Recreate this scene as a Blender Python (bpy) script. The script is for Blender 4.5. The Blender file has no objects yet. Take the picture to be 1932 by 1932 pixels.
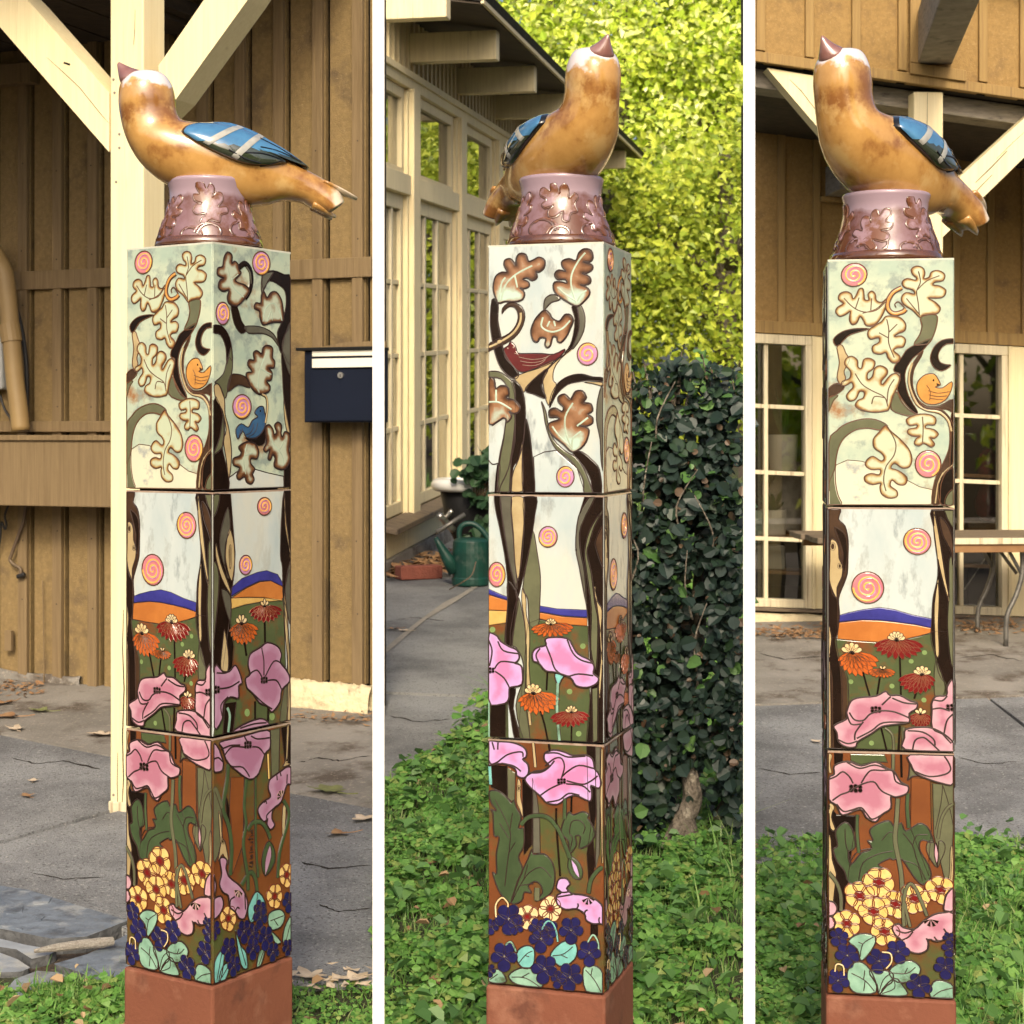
import bpy, bmesh, math, random
import numpy as np
from mathutils import Vector, Matrix
from mathutils.bvhtree import BVHTree

random.seed(7); np.random.seed(7)
R = math.radians
scene = bpy.context.scene
COL = scene.collection

# ------------------------------------------------------------------ camera, sky, sun, exposure
F = 3285.0          # focal length in pixels of a 1932 px wide picture
HZ = 820.0          # row of the horizon in that picture
CAMH = 1.6
SLOPE = 0.061       # the yard rises gently away from the viewer
cam_d = bpy.data.cameras.new('camera'); cam = bpy.data.objects.new('camera', cam_d); COL.objects.link(cam)
cam.location = (0, 0, CAMH); cam.rotation_euler = (R(90), 0, 0)
cam_d.sensor_width = 36; cam_d.lens = 36*F/1932
cam_d.shift_y = -(966-HZ)/1932
cam_d.clip_start = .1; cam_d.clip_end = 500
cam_d.dof.use_dof = True; cam_d.dof.focus_distance = 3.75; cam_d.dof.aperture_fstop = 14
scene.camera = cam

SUN_EL, SUN_AZ = R(34), R(0)      # azimuth: degrees to the left of straight behind the viewer
world = bpy.data.worlds.new('World'); scene.world = world; world.use_nodes = True
wn = world.node_tree.nodes; wl = world.node_tree.links
sky = wn.new('ShaderNodeTexSky'); sky.sky_type = 'NISHITA'; sky.sun_disc = False
sky.sun_elevation = SUN_EL; sky.sun_rotation = math.pi + SUN_AZ
sky.air_density = .8; sky.dust_density = 7.0; sky.ozone_density = .2
wn['Background'].inputs['Strength'].default_value = 0.15
wl.new(sky.outputs['Color'], wn['Background'].inputs['Color'])
sd = bpy.data.lights.new('sun', 'SUN'); sd.energy = 1.5; sd.angle = R(11); sd.color = (1.0, .88, .64)
sun = bpy.data.objects.new('sun', sd); COL.objects.link(sun)
sdir = Vector((-math.sin(SUN_AZ)*math.cos(SUN_EL), -math.cos(SUN_AZ)*math.cos(SUN_EL), math.sin(SUN_EL)))
sun.rotation_euler = sdir.to_track_quat('Z', 'Y').to_euler()
vs = scene.view_settings
vs.view_transform = 'Standard'; vs.look = 'None'; vs.exposure = 0.45; vs.gamma = 1; vs.use_curve_mapping = False

def gz(y): return SLOPE*y
def P(px, py, y): return Vector(((px-966)/F*y, y, CAMH-(py-HZ)/F*y))
def G(px, py):
    y = CAMH*F/(py-HZ+SLOPE*F)
    return ((px-966)/F*y, y)

# ------------------------------------------------------------------ materials
MATS = {}
def pm(name, c1, c2=None, scale=5, rough=.6, bump=0, bs=40, stretch=None, spec=.5, coat=0, c3=None, c3t=.6, c3s=2,
       lo=.35, hi=.65, c4=None, c4t=.6, c4s=9, bdist=.01, metal=0, detail=5, trans=0, bstretch=None):
    m = bpy.data.materials.new(name); m.use_nodes = True
    n = m.node_tree.nodes; l = m.node_tree.links; b = n['Principled BSDF']
    b.inputs['Roughness'].default_value = rough; b.inputs['Specular IOR Level'].default_value = spec
    b.inputs['Coat Weight'].default_value = coat; b.inputs['Coat Roughness'].default_value = .06; b.inputs['Coat IOR'].default_value = 1.5 if coat < .7 else 1.85
    b.inputs['Metallic'].default_value = metal
    tc = n.new('ShaderNodeTexCoord'); mp = n.new('ShaderNodeMapping'); l.new(tc.outputs['Object'], mp.inputs['Vector'])
    if stretch: mp.inputs['Scale'].default_value = stretch
    def noise(s, d=detail):
        t = n.new('ShaderNodeTexNoise'); t.inputs['Scale'].default_value = s; t.inputs['Detail'].default_value = d
        t.inputs['Roughness'].default_value = .62
        l.new(mp.outputs['Vector'], t.inputs['Vector']); return t
    def ramp(src, a, b_, ca, cb):
        r = n.new('ShaderNodeValToRGB'); r.color_ramp.elements[0].position = a; r.color_ramp.elements[1].position = b_
        r.color_ramp.elements[0].color = (*ca, 1); r.color_ramp.elements[1].color = (*cb, 1)
        l.new(src, r.inputs['Fac']); return r
    if c2 is None:
        c2 = tuple(x*.8 for x in c1)
    out = ramp(noise(scale).outputs['Fac'], lo, hi, c1, c2).outputs['Color']
    for c, t, s in ((c3, c3t, c3s), (c4, c4t, c4s)):
        if c is None: continue
        mk = ramp(noise(s).outputs['Fac'], t-.06, t+.06, (0, 0, 0), (1, 1, 1))
        mx = n.new('ShaderNodeMix'); mx.data_type = 'RGBA'; l.new(mk.outputs['Color'], mx.inputs['Factor'])
        l.new(out, mx.inputs['A']); mx.inputs['B'].default_value = (*c, 1); out = mx.outputs['Result']
    l.new(out, b.inputs['Base Color'])
    if bump:
        t = n.new('ShaderNodeTexNoise'); t.inputs['Scale'].default_value = bs; t.inputs['Detail'].default_value = 4
        mp2 = n.new('ShaderNodeMapping'); l.new(tc.outputs['Object'], mp2.inputs['Vector'])
        if bstretch or stretch: mp2.inputs['Scale'].default_value = bstretch or stretch
        l.new(mp2.outputs['Vector'], t.inputs['Vector'])
        bp = n.new('ShaderNodeBump'); bp.inputs['Strength'].default_value = bump; bp.inputs['Distance'].default_value = bdist
        l.new(t.outputs['Fac'], bp.inputs['Height']); l.new(bp.outputs['Normal'], b.inputs['Normal'])
    MATS[name] = m
    return m

def leaf_mat(name, cols, trans=.45, rough=.45, spec=.4):
    """foliage: every leaf its own tone, some light through it"""
    m = bpy.data.materials.new(name); m.use_nodes = True
    n = m.node_tree.nodes; l = m.node_tree.links; b = n['Principled BSDF']
    g = n.new('ShaderNodeNewGeometry'); r = n.new('ShaderNodeValToRGB')
    while len(r.color_ramp.elements) < len(cols): r.color_ramp.elements.new(.5)
    for i, c in enumerate(cols):
        r.color_ramp.elements[i].position = i/(len(cols)-1); r.color_ramp.elements[i].color = (*c, 1)
    l.new(g.outputs['Random Per Island'], r.inputs['Fac'])
    l.new(r.outputs['Color'], b.inputs['Base Color']); b.inputs['Roughness'].default_value = rough
    b.inputs['Specular IOR Level'].default_value = spec
    if trans:
        t = n.new('ShaderNodeBsdfTranslucent'); l.new(r.outputs['Color'], t.inputs['Color'])
        mx = n.new('ShaderNodeMixShader'); mx.inputs['Fac'].default_value = trans
        l.new(b.outputs['BSDF'], mx.inputs[1]); l.new(t.outputs['BSDF'], mx.inputs[2])
        l.new(mx.outputs['Shader'], n['Material Output'].inputs['Surface'])
    MATS[name] = m; return m

def glass_mat(name, tint=(.75, .8, .78), ior=1.52):
    m = bpy.data.materials.new(name); m.use_nodes = True
    n = m.node_tree.nodes; l = m.node_tree.links; n.remove(n['Principled BSDF'])
    t = n.new('ShaderNodeBsdfTransparent'); t.inputs['Color'].default_value = (*tint, 1)
    g = n.new('ShaderNodeBsdfGlossy'); g.inputs['Roughness'].default_value = .015
    f = n.new('ShaderNodeFresnel'); f.inputs['IOR'].default_value = ior
    mul = n.new('ShaderNodeMath'); mul.operation = 'MULTIPLY_ADD'; mul.inputs[1].default_value = 1.7; mul.inputs[2].default_value = .02; mul.use_clamp = True
    l.new(f.outputs['Fac'], mul.inputs[0])
    mx = n.new('ShaderNodeMixShader'); l.new(mul.outputs[0], mx.inputs['Fac'])
    l.new(t.outputs['BSDF'], mx.inputs[1]); l.new(g.outputs['BSDF'], mx.inputs[2])
    l.new(mx.outputs['Shader'], n['Material Output'].inputs['Surface'])
    MATS[name] = m; return m

def edge_mat(name, rim, mid, tip, rough=.3, coat=.35, hi=.9, pool=None):
    """glaze that breaks dark over the raised rim of a relief and pools pale inside (attribute 'edge': 0 rim .. 1 inside)"""
    m = bpy.data.materials.new(name); m.use_nodes = True
    n = m.node_tree.nodes; l = m.node_tree.links; b = n['Principled BSDF']
    at = n.new('ShaderNodeAttribute'); at.attribute_name = 'edge'
    tc = n.new('ShaderNodeTexCoord'); ns = n.new('ShaderNodeTexNoise'); ns.inputs['Scale'].default_value = 38; ns.inputs['Detail'].default_value = 3
    l.new(tc.outputs['Object'], ns.inputs['Vector'])
    a = n.new('ShaderNodeMath'); a.operation = 'MULTIPLY_ADD'; a.inputs[1].default_value = 1.5; a.inputs[2].default_value = -.75
    l.new(ns.outputs['Fac'], a.inputs[0])
    s = n.new('ShaderNodeMath'); s.operation = 'ADD'; l.new(at.outputs['Fac'], s.inputs[0]); l.new(a.outputs[0], s.inputs[1])
    r = n.new('ShaderNodeValToRGB'); e = r.color_ramp.elements
    e[0].position = .1; e[0].color = (*rim, 1); e[1].position = min(hi, 1.0); e[1].color = (*(tip if hi <= 1 else tuple(m_+(t_-m_)*.6 for m_, t_ in zip(mid, tip))), 1)
    k = e.new(.45 if hi <= 1 else .72); k.color = (*mid, 1)
    if pool:       # a second glaze lying in the lower lobes
        for i_, (p_, c_) in enumerate(((.05, rim), (.24, mid), (.52, tip))): e[i_].position = p_; e[i_].color = (*c_, 1)
        q_ = e.new(.85); q_.color = (*pool, 1)
        hf = n.new('ShaderNodeMath'); hf.operation = 'MULTIPLY'; hf.inputs[1].default_value = .5; l.new(s.outputs[0], hf.inputs[0]); l.new(hf.outputs[0], r.inputs['Fac'])
    if not pool: l.new(s.outputs[0], r.inputs['Fac'])
    l.new(r.outputs['Color'], b.inputs['Base Color'])
    b.inputs['Roughness'].default_value = rough; b.inputs['Coat Weight'].default_value = coat; b.inputs['Coat Roughness'].default_value = .08
    MATS[name] = m; return m

V = (30, 30, 1.2)      # grain along a standing board
pm('tan_paint', (.225, .157, .078), (.172, .118, .057), 3, .75, .35, 5, V, c3=(.15, .10, .045), c3t=.62, c3s=1.2, bdist=.006, c4=(.30, .21, .10), c4t=.68, c4s=2.2)
pm('tan_siding', (.255, .176, .073), (.20, .136, .056), 12, .8, .6, 55, (4, 4, 4), c3=(.13, .09, .045), c3t=.62, c3s=1.1, bdist=.004, c4=(.29, .205, .10), c4t=.64, c4s=22)
pm('tan_siding_lit', (.335, .208, .068), (.26, .16, .052), 12, .8, .6, 55, (4, 4, 4), c3=(.18, .11, .045), c3t=.62, c3s=1.1, bdist=.004, c4=(.38, .25, .10), c4t=.64, c4s=22)  # brighter copy of the tan siding: golden light put into its colour
pm('tan_paint_lit', (.34, .22, .075), (.27, .17, .058), 3, .75, .35, 5, V, c3=(.2, .125, .05), c3t=.62, c3s=1.2, bdist=.006)  # brighter copy of the tan paint, the same golden light in its colour
pm('dark_gap', (.010, .007, .005), (.016, .011, .007), 3, .9)
pm('cream_paint', (.86, .75, .47), (.80, .68, .40), 2.5, .6, .25, 6, V, c3=(.62, .50, .27), c3t=.72, c3s=1.5, bdist=.004)
pm('cream_aged', (.82, .71, .44), (.72, .61, .37), 2.5, .7, .4, 6, V, c3=(.42, .33, .20), c3t=.66, c3s=1.8, bdist=.005)
pm('pale_paint', (.74, .66, .46), (.62, .54, .37), 3, .6, .3, 8, V, c3=(.36, .28, .17), c3t=.62, c3s=1.4, bdist=.004)
pm('grey_wood', (.30, .27, .22), (.20, .18, .15), 4, .8, .6, 8, (3, 3, 20), c3=(.10, .09, .08), c3t=.64, c3s=3, bdist=.006)
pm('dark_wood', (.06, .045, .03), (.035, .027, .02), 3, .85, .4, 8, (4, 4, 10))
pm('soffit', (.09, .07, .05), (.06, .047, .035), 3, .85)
pm('shingle', (.05, .045, .04), (.03, .03, .028), 8, .9, .8, 60)
pm('plank_wood', (.20, .15, .10), (.12, .09, .06), 3, .7, .5, 10, (2, 14, 14), c3=(.07, .05, .035), c3t=.6, c3s=2)
pm('footing', (.78, .66, .42), (.62, .52, .33), 7, .9, 1.0, 25, c3=(.20, .17, .12), c3t=.63, c3s=9, bdist=.02)
pm('concrete_tan', (.28, .262, .235), (.18, .168, .148), 2.6, .85, .7, 90, c3=(.10, .08, .062), c3t=.585, c3s=4.2, bdist=.008, c4=(.34, .30, .25), c4t=.63, c4s=60)
pm('asphalt', (.285, .295, .305), (.155, .16, .168), 2.2, .75, 1.0, 190, c3=(.42, .415, .40), c3t=.63, c3s=85, bdist=.008, c4=(.07, .07, .072), c4t=.60, c4s=110, lo=.4, hi=.6)
pm('concrete_grey', (.255, .26, .255), (.13, .133, .135), 1.9, .8, .9, 150, c3=(.33, .32, .30), c3t=.64, c3s=120, bdist=.006, c4=(.06, .06, .06), c4t=.62, c4s=90, lo=.4, hi=.62)
pm('mortar', (.34, .31, .26), (.26, .24, .2), 20, .9, .8, 120)
pm('slate', (.17, .205, .255), (.105, .13, .17), 6, .55, .9, 22, c3=(.27, .29, .31), c3t=.58, c3s=9, bdist=.012, c4=(.075, .09, .115), c4t=.6, c4s=14)
pm('slate_pale', (.30, .33, .37), (.20, .225, .26), 5, .6, .7, 16, c3=(.36, .36, .34), c3t=.6, c3s=7, bdist=.012, c4=(.16, .16, .14), c4t=.62, c4s=5)
pm('slate_edge', (.12, .125, .13), (.07, .072, .075), 30, .8, .8, 60)
pm('soil', (.085, .062, .042), (.05, .036, .025), 6, .95, 1.0, 60, c3=(.16, .12, .08), c3t=.66, c3s=30, bdist=.02)
pm('lawn_soil', (.05, .055, .022), (.035, .04, .016), 6, .95, 1.0, 60, bdist=.02)
pm('stick', (.46, .43, .38), (.28, .25, .21), 8, .85, .8, 20, (20, 4, 20))
pm('dry_leaf', (.36, .22, .11), (.25, .13, .06), 20, .75, .3, 60)
pm('pale_leaf', (.62, .52, .40), (.45, .35, .24), 20, .75, .3, 60)
pm('green_leaf', (.20, .22, .08), (.14, .15, .06), 20, .7, .3, 60)
pm('navy_metal', (.004, .007, .018), (.006, .010, .024), 3, .5, .05, 60, spec=.22)
pm('black_metal', (.006, .007, .008), (.01, .01, .01), 3, .5, spec=.25)
pm('white_flap', (.88, .86, .76), (.84, .80, .68), 4, .4)
pm('steel', (.62, .60, .55), (.5, .48, .44), 5, .3, metal=.9)
pm('grey_metal', (.22, .21, .19), (.12, .115, .105), 20, .45, metal=.6)
pm('pipe_tan', (.34, .235, .10), (.29, .195, .082), 4, .5, .1, 30)
pm('cable', (.012, .011, .012), (.02, .02, .02), 3, .5)
pm('cable_brown', (.14, .10, .06), (.09, .06, .04), 8, .6)
pm('meter_grey', (.42, .44, .44), (.35, .37, .37), 5, .4)
pm('gap_board_white', (.90, .90, .89), (.88, .88, .87), 2, .5)
pm('enamel', (.86, .87, .86), (.80, .80, .78), 4, .25, coat=.3)
pm('tub_iron', (.007, .008, .010), (.014, .014, .015), 4, .5, .2, 20, spec=.3)
pm('can_green', (.004, .05, .036), (.007, .038, .028), 14, .45, .2, 30, c3=(.05, .08, .065), c3t=.64, c3s=9)
pm('red_brick', (.27, .085, .055), (.20, .06, .04), 12, .9, .6, 80)
pm('bark', (.21, .175, .135), (.10, .082, .062), 14, .9, 1.0, 30, (1.5, 1.5, 1), c3=(.34, .30, .24), c3t=.60, c3s=20, bdist=.03)
pm('curtain', (.36, .36, .36), (.28, .28, .29), 1, .8, 0, 5, (8, 8, .3))
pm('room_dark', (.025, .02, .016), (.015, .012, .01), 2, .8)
pm('shelf_wood', (.30, .16, .06), (.22, .11, .04), 5, .6)
pm('pot_white', (.78, .76, .68), (.7, .68, .6), 4, .3)
pm('pot_mint', (.45, .62, .52), (.4, .55, .46), 4, .3)
pm('box_grey', (.42, .41, .36), (.35, .34, .3), 4, .6)
pm('terracotta', (.215, .072, .038), (.18, .058, .031), 3.5, .82, .35, 120, c3=(.27, .115, .07), c3t=.57, c3s=6, c4=(.13, .045, .026), c4t=.59, c4s=9, bdist=.003)
glass_mat('pane_glass', (.78, .80, .80)); glass_mat('pane_glass_clear', (.85, .85, .83), 1.75)
# glazes
def gl(name, c1, c2=None, scale=22, rough=.22, coat=.4, **k):
    return pm(name, c1, c2, scale, rough, k.pop('bump', .12), k.pop('bs', 45), k.pop('stretch', None), .5, coat, bdist=.003, **k)
gl('sky_top', (.50, .56, .42), (.35, .45, .37), 14, .3, .3, c3=(.26, .32, .28), c3t=.565, c3s=26, c4=(.30, .15, .06), c4t=.635, c4s=11)
gl('sky_mid', (.56, .61, .59), (.42, .50, .51), 8, .25, .35, c3=(.24, .28, .29), c3t=.59, c3s=24, c4=(.56, .58, .52), c4t=.55, c4s=6, stretch=(1, 1, .4))
gl('hill_pale', (.66, .65, .48), (.58, .60, .46), 12, .3, .3, c3=(.34, .36, .34), c3t=.61, c3s=30)
gl('body_dark', (.020, .010, .006), (.035, .017, .01), 10)
gl('rim_pale', (.62, .64, .54), (.5, .5, .42), 20)
gl('line_daisy', (.16, .035, .014), (.11, .024, .01), 40)
gl('line_rust', (.30, .11, .06), (.22, .08, .04), 40)
gl('line_brown', (.135, .052, .018), (.07, .028, .011), 40, .5, 0)
gl('line_dark', (.03, .011, .008), (.02, .008, .006), 30, .5, 0)
gl('line_pale', (.42, .33, .26), (.3, .2, .15), 40)
edge_mat('oak', (.21, .085, .022), (.40, .27, .10), (.49, .55, .39))
edge_mat('oak_mid', (.075, .028, .010), (.20, .095, .04), (.46, .52, .40))
edge_mat('oak_brown', (.05, .02, .008), (.16, .066, .025), (.31, .16, .08), pool=(.46, .62, .52))
gl('oak_mint', (.50, .66, .54), (.36, .42, .32), 26)
gl('olive', (.135, .140, .078), (.10, .105, .06), 16)
gl('grey_olive', (.12, .115, .085), (.085, .08, .06), 16)
gl('dark', (.008, .0045, .003), (.016, .008, .005), 12, .22, 0)
MATS['dark'].node_tree.nodes['Principled BSDF'].inputs['Specular IOR Level'].default_value = .3
gl('umber', (.065, .034, .018), (.035, .018, .010), 26, .25, .1)
gl('beige', (.50, .40, .22), (.38, .28, .14), 16, c3=(.05, .025, .015), c3t=.72, c3s=24)
edge_mat('pinkA', (.56, .33, .39), (.50, .26, .33), (.42, .165, .235), .3, .3)
edge_mat('pinkB', (.44, .26, .38), (.40, .215, .33), (.34, .15, .25), .3, .3)
edge_mat('pinkC', (.56, .36, .65), (.54, .31, .60), (.56, .21, .42), .3, .3)
gl('navy', (.011, .010, .060), (.018, .016, .105), 25)
gl('yellow', (.80, .58, .23), (.68, .42, .11), 40)
gl('cream', (.80, .66, .38), (.70, .50, .24), 30)
gl('red', (.20, .010, .010), (.14, .007, .007), 20)
gl('redbird', (.13, .013, .016), (.09, .01, .012), 20)
gl('orange', (.55, .125, .022), (.42, .085, .016), 20)
gl('mint', (.30, .50, .38), (.16, .30, .22), 20, c3=(.08, .11, .06), c3t=.64, c3s=20)
gl('turq', (.22, .56, .52), (.14, .38, .36), 24)
gl('green', (.062, .098, .042), (.042, .068, .030), 18, c3=(.15, .22, .13), c3t=.70, c3s=20)
gl('rust', (.19, .062, .020), (.13, .042, .014), 9, c3=(.075, .090, .030), c3t=.56, c3s=6)
gl('meadow', (.085, .11, .045), (.06, .08, .032), 12, c3=(.17, .06, .02), c3t=.57, c3s=9)
gl('bandrust', (.23, .075, .022), (.17, .055, .017), 8)
gl('spot', (.22, .33, .12), (.17, .25, .09), 40)
gl('blue', (.045, .045, .28), (.03, .03, .20), 20)
gl('ochre', (.55, .20, .045), (.42, .14, .03), 12)
gl('straw', (.70, .48, .16), (.58, .36, .10), 14)
gl('sunpink', (.60, .22, .24), (.52, .16, .20), 30)
gl('sunlav', (.55, .27, .48), (.48, .22, .40), 30)
gl('sunyel', (.80, .45, .11), (.72, .36, .08), 30)
gl('bluebird', (.045, .12, .24), (.03, .08, .17), 25)
gl('tanbird', (.60, .30, .075), (.5, .23, .055), 25)
gl('white', (.82, .80, .72), (.75, .72, .62), 30)
gl('amber', (.53, .30, .09), (.31, .145, .036), 9, .2, .6, c3=(.24, .10, .028), c3t=.54, c3s=9, bs=18, bump=.1, c4=(.55, .35, .13), c4t=.58, c4s=14)
gl('beak_glaze', (.33, .19, .17), (.22, .095, .08), 14, .15, .7)
def crown(mat, c, z0, w, axis='Z', sign=1):
    n = mat.node_tree.nodes; l = mat.node_tree.links; b = n['Principled BSDF']; src = b.inputs['Base Color'].links[0].from_socket
    tc = n.new('ShaderNodeTexCoord'); sx = n.new('ShaderNodeSeparateXYZ'); l.new(tc.outputs['Object'], sx.inputs[0])
    ns = n.new('ShaderNodeTexNoise'); ns.inputs['Scale'].default_value = 22; ns.inputs['Detail'].default_value = 4; l.new(tc.outputs['Object'], ns.inputs['Vector'])
    ma = n.new('ShaderNodeMath'); ma.operation = 'MULTIPLY_ADD'; ma.inputs[1].default_value = w; l.new(ns.outputs['Fac'], ma.inputs[0]); sg = n.new('ShaderNodeMath'); sg.operation = 'MULTIPLY'; sg.inputs[1].default_value = sign; l.new(sx.outputs[axis], sg.inputs[0]); l.new(sg.outputs[0], ma.inputs[2])
    mr = n.new('ShaderNodeMapRange'); mr.inputs['From Min'].default_value = z0+w*.5; mr.inputs['From Max'].default_value = z0+w*.5+.012; l.new(ma.outputs[0], mr.inputs['Value'])
    mx = n.new('ShaderNodeMix'); mx.data_type = 'RGBA'; l.new(mr.outputs[0], mx.inputs['Factor']); l.new(src, mx.inputs['A']); mx.inputs['B'].default_value = (*c, 1)
    l.new(mx.outputs['Result'], b.inputs['Base Color'])
crown(MATS['amber'], (.70, .64, .64), .338, .12)  # pale top of the head: sky reflection put into the glaze colour
crown(MATS['amber'], (.66, .56, .42), .262, .06, 'X', -1)
gl('wing_blue', (.075, .23, .42), (.04, .13, .28), 12, .15, .6)
gl('wing_low', (.035, .048, .028), (.022, .03, .02), 12, .1, .9)
gl('wing_line', (.42, .42, .38), (.3, .3, .28), 40)
gl('black_glaze', (.006, .006, .008), (.01, .01, .012), 12)
gl('mauve', (.25, .155, .18), (.17, .085, .085), 14, .24, .4, c3=(.12, .043, .022), c3t=.53, c3s=13)
crown(MATS['mauve'], (.34, .25, .30), 1.555+.105, .04)
gl('rustglaze', (.13, .046, .018), (.075, .026, .011), 26, .12, .8)
gl('relief_mauve', (.30, .19, .22), (.16, .062, .03), 22, .14, .5, lo=.42, hi=.54)

# ------------------------------------------------------------------ mesh helpers
class MB:
    def __init__(s): s.v = []; s.f = []; s.m = []; s.slots = []; s.e = None
    def slot(s, mat):
        if mat not in s.slots: s.slots.append(mat)
        return s.slots.index(mat)
    def add(s, vs_, fs, mat):
        o = len(s.v); s.v += [tuple(v) for v in vs_]; k = s.slot(mat)
        for f in fs: s.f.append([i+o for i in f]); s.m.append(k)
        if s.e is not None: s.e += [0.0]*len(vs_)
    def hexa(s, c, mat):     # c: 8 corners, bottom ring then top ring
        s.add(c, [(3, 2, 1, 0), (4, 5, 6, 7), (0, 1, 5, 4), (1, 2, 6, 5), (2, 3, 7, 6), (3, 0, 4, 7)], mat)
    def box(s, x0, x1, y0, y1, z0, z1, mat):
        s.hexa([(x0, y0, z0), (x1, y0, z0), (x1, y1, z0), (x0, y1, z0), (x0, y0, z1), (x1, y0, z1), (x1, y1, z1), (x0, y1, z1)], mat)
    def prism(s, poly, off, mat, side=None):   # poly: 3d points, extruded by off
        n = len(poly); a = [Vector(p) for p in poly]; b = [p+Vector(off) for p in a]
        s.add(a+b, [list(range(n))[::-1], list(range(n, 2*n))], mat)
        s.add(a+b, [(i, (i+1) % n, n+(i+1) % n, n+i) for i in range(n)], side or mat)
    def tube(s, pts, r, mat, seg=8, caps=True):
        pts = [Vector(p) for p in pts]; rs = r if isinstance(r, (list, tuple)) else [r]*len(pts)
        rings = []; up = None
        for i, p in enumerate(pts):
            t = (pts[min(i+1, len(pts)-1)]-pts[max(i-1, 0)]).normalized()
            if up is None: up = t.orthogonal().normalized()
            up = (up - t*up.dot(t)).normalized(); w = t.cross(up)
            rings.append([p+(up*math.cos(2*math.pi*k/seg)+w*math.sin(2*math.pi*k/seg))*rs[i] for k in range(seg)])
        vs_ = [v for g in rings for v in g]; fs = []
        for i in range(len(pts)-1):
            for k in range(seg):
                a = i*seg+k; b = i*seg+(k+1) % seg; fs.append((a, b, b+seg, a+seg))
        if caps: fs += [list(range(seg))[::-1], list(range((len(pts)-1)*seg, len(pts)*seg))]
        s.add(vs_, fs, mat)
    def lathe(s, prof, mat, seg=32, c=(0, 0, 0)):
        vs_ = []; fs = []
        for r, z in prof:
            for k in range(seg):
                a = 2*math.pi*k/seg; vs_.append((c[0]+r*math.cos(a), c[1]+r*math.sin(a), c[2]+z))
        for i in range(len(prof)-1):
            for k in range(seg):
                a = i*seg+k; b = i*seg+(k+1) % seg; fs.append((a, b, b+seg, a+seg))
        fs += [list(range(seg))[::-1], list(range((len(prof)-1)*seg, len(prof)*seg))]
        s.add(vs_, fs, mat)
    def build(s, name, parent=None, smooth=False, bevel=0, angle=None):
        me = bpy.data.meshes.new(name); me.from_pydata(s.v, [], s.f); me.update()
        for mt in s.slots: me.materials.append(MATS[mt])
        me.polygons.foreach_set('material_index', s.m)
        if smooth: me.polygons.foreach_set('use_smooth', [True]*len(me.polygons))
        if s.e is not None:
            at = me.attributes.new('edge', 'FLOAT', 'POINT'); at.data.foreach_set('value', s.e)
        bm = bmesh.new(); bm.from_mesh(me); bmesh.ops.recalc_face_normals(bm, faces=bm.faces) if s.e is None else None
        bm.to_mesh(me); bm.free()
        o = bpy.data.objects.new(name, me); COL.objects.link(o)
        if parent: adopt(o, parent)
        if bevel:
            b = o.modifiers.new('bevel', 'BEVEL'); b.width = bevel; b.segments = 2; b.limit_method = 'ANGLE'
        return o

WM = {}
def adopt(o, parent):      # geometry given in yard coordinates, hung under a thing whose origin is at its base
    o.parent = parent; o.matrix_parent_inverse = WM.get(parent.name, Matrix.Identity(4)).inverted()
def empty(name, loc=(0, 0, 0), rz=0, local=False):
    o = bpy.data.objects.new(name, None); COL.objects.link(o); o.location = loc; o.rotation_euler = (0, 0, rz); o.empty_display_size = .1
    if not local: WM[o.name] = Matrix.Translation(Vector(loc)) @ Matrix.Rotation(rz, 4, 'Z')
    return o
def tag(o, label=None, cat=None, group=None, kind=None):
    if label: o['label'] = label
    if cat: o['category'] = cat
    if group: o['group'] = group
    if kind: o['kind'] = kind
    return o
def np_mesh(name, v, faces, mat, parent=None, smooth=False):
    me = bpy.data.meshes.new(name); me.from_pydata(v.tolist(), [], faces.tolist() if hasattr(faces, 'tolist') else faces)
    me.materials.append(MATS[mat]); me.update()
    if smooth: me.polygons.foreach_set('use_smooth', [True]*len(me.polygons))
    o = bpy.data.objects.new(name, me); COL.objects.link(o)
    if parent: adopt(o, parent)
    return o
class Fr:      # a building's own frame: u along the wall, z up, d outwards
    def __init__(s, O, eu, n): s.O = Vector(O); s.eu = Vector(eu); s.n = Vector(n)
    def p(s, u, z, d=0): return s.O+s.eu*u+Vector((0, 0, z))+s.n*d
    def hit(s, px, py, d=0):
        r = Vector(((px-966)/F, 1, -(py-HZ)/F)); o = s.O+s.n*d
        # solve  cam + t r = o + u eu + z Z
        A = np.array([[r.x, -s.eu.x, 0], [r.y, -s.eu.y, 0], [r.z, -s.eu.z, -1]]); b = np.array([o.x, o.y, o.z-CAMH])
        t, u, z = np.linalg.solve(A, b); return u, z
    def box(s, mb, u0, u1, z0, z1, d0, d1, mat, z0b=None, z1b=None):
        z0b = z0 if z0b is None else z0b; z1b = z1 if z1b is None else z1b
        mb.hexa([s.p(u0, z0, d0), s.p(u1, z0b, d0), s.p(u1, z0b, d1), s.p(u0, z0, d1), s.p(u0, z1, d0), s.p(u1, z1b, d0), s.p(u1, z1b, d1), s.p(u0, z1, d1)], mat)
    def piece(s, name, parent, u0, u1, z0, z1, d0, d1, mat, bevel=0, z0b=None, z1b=None):
        mb = MB(); s.box(mb, u0, u1, z0, z1, d0, d1, mat, z0b, z1b); return mb.build(name, parent, bevel=bevel)
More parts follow.
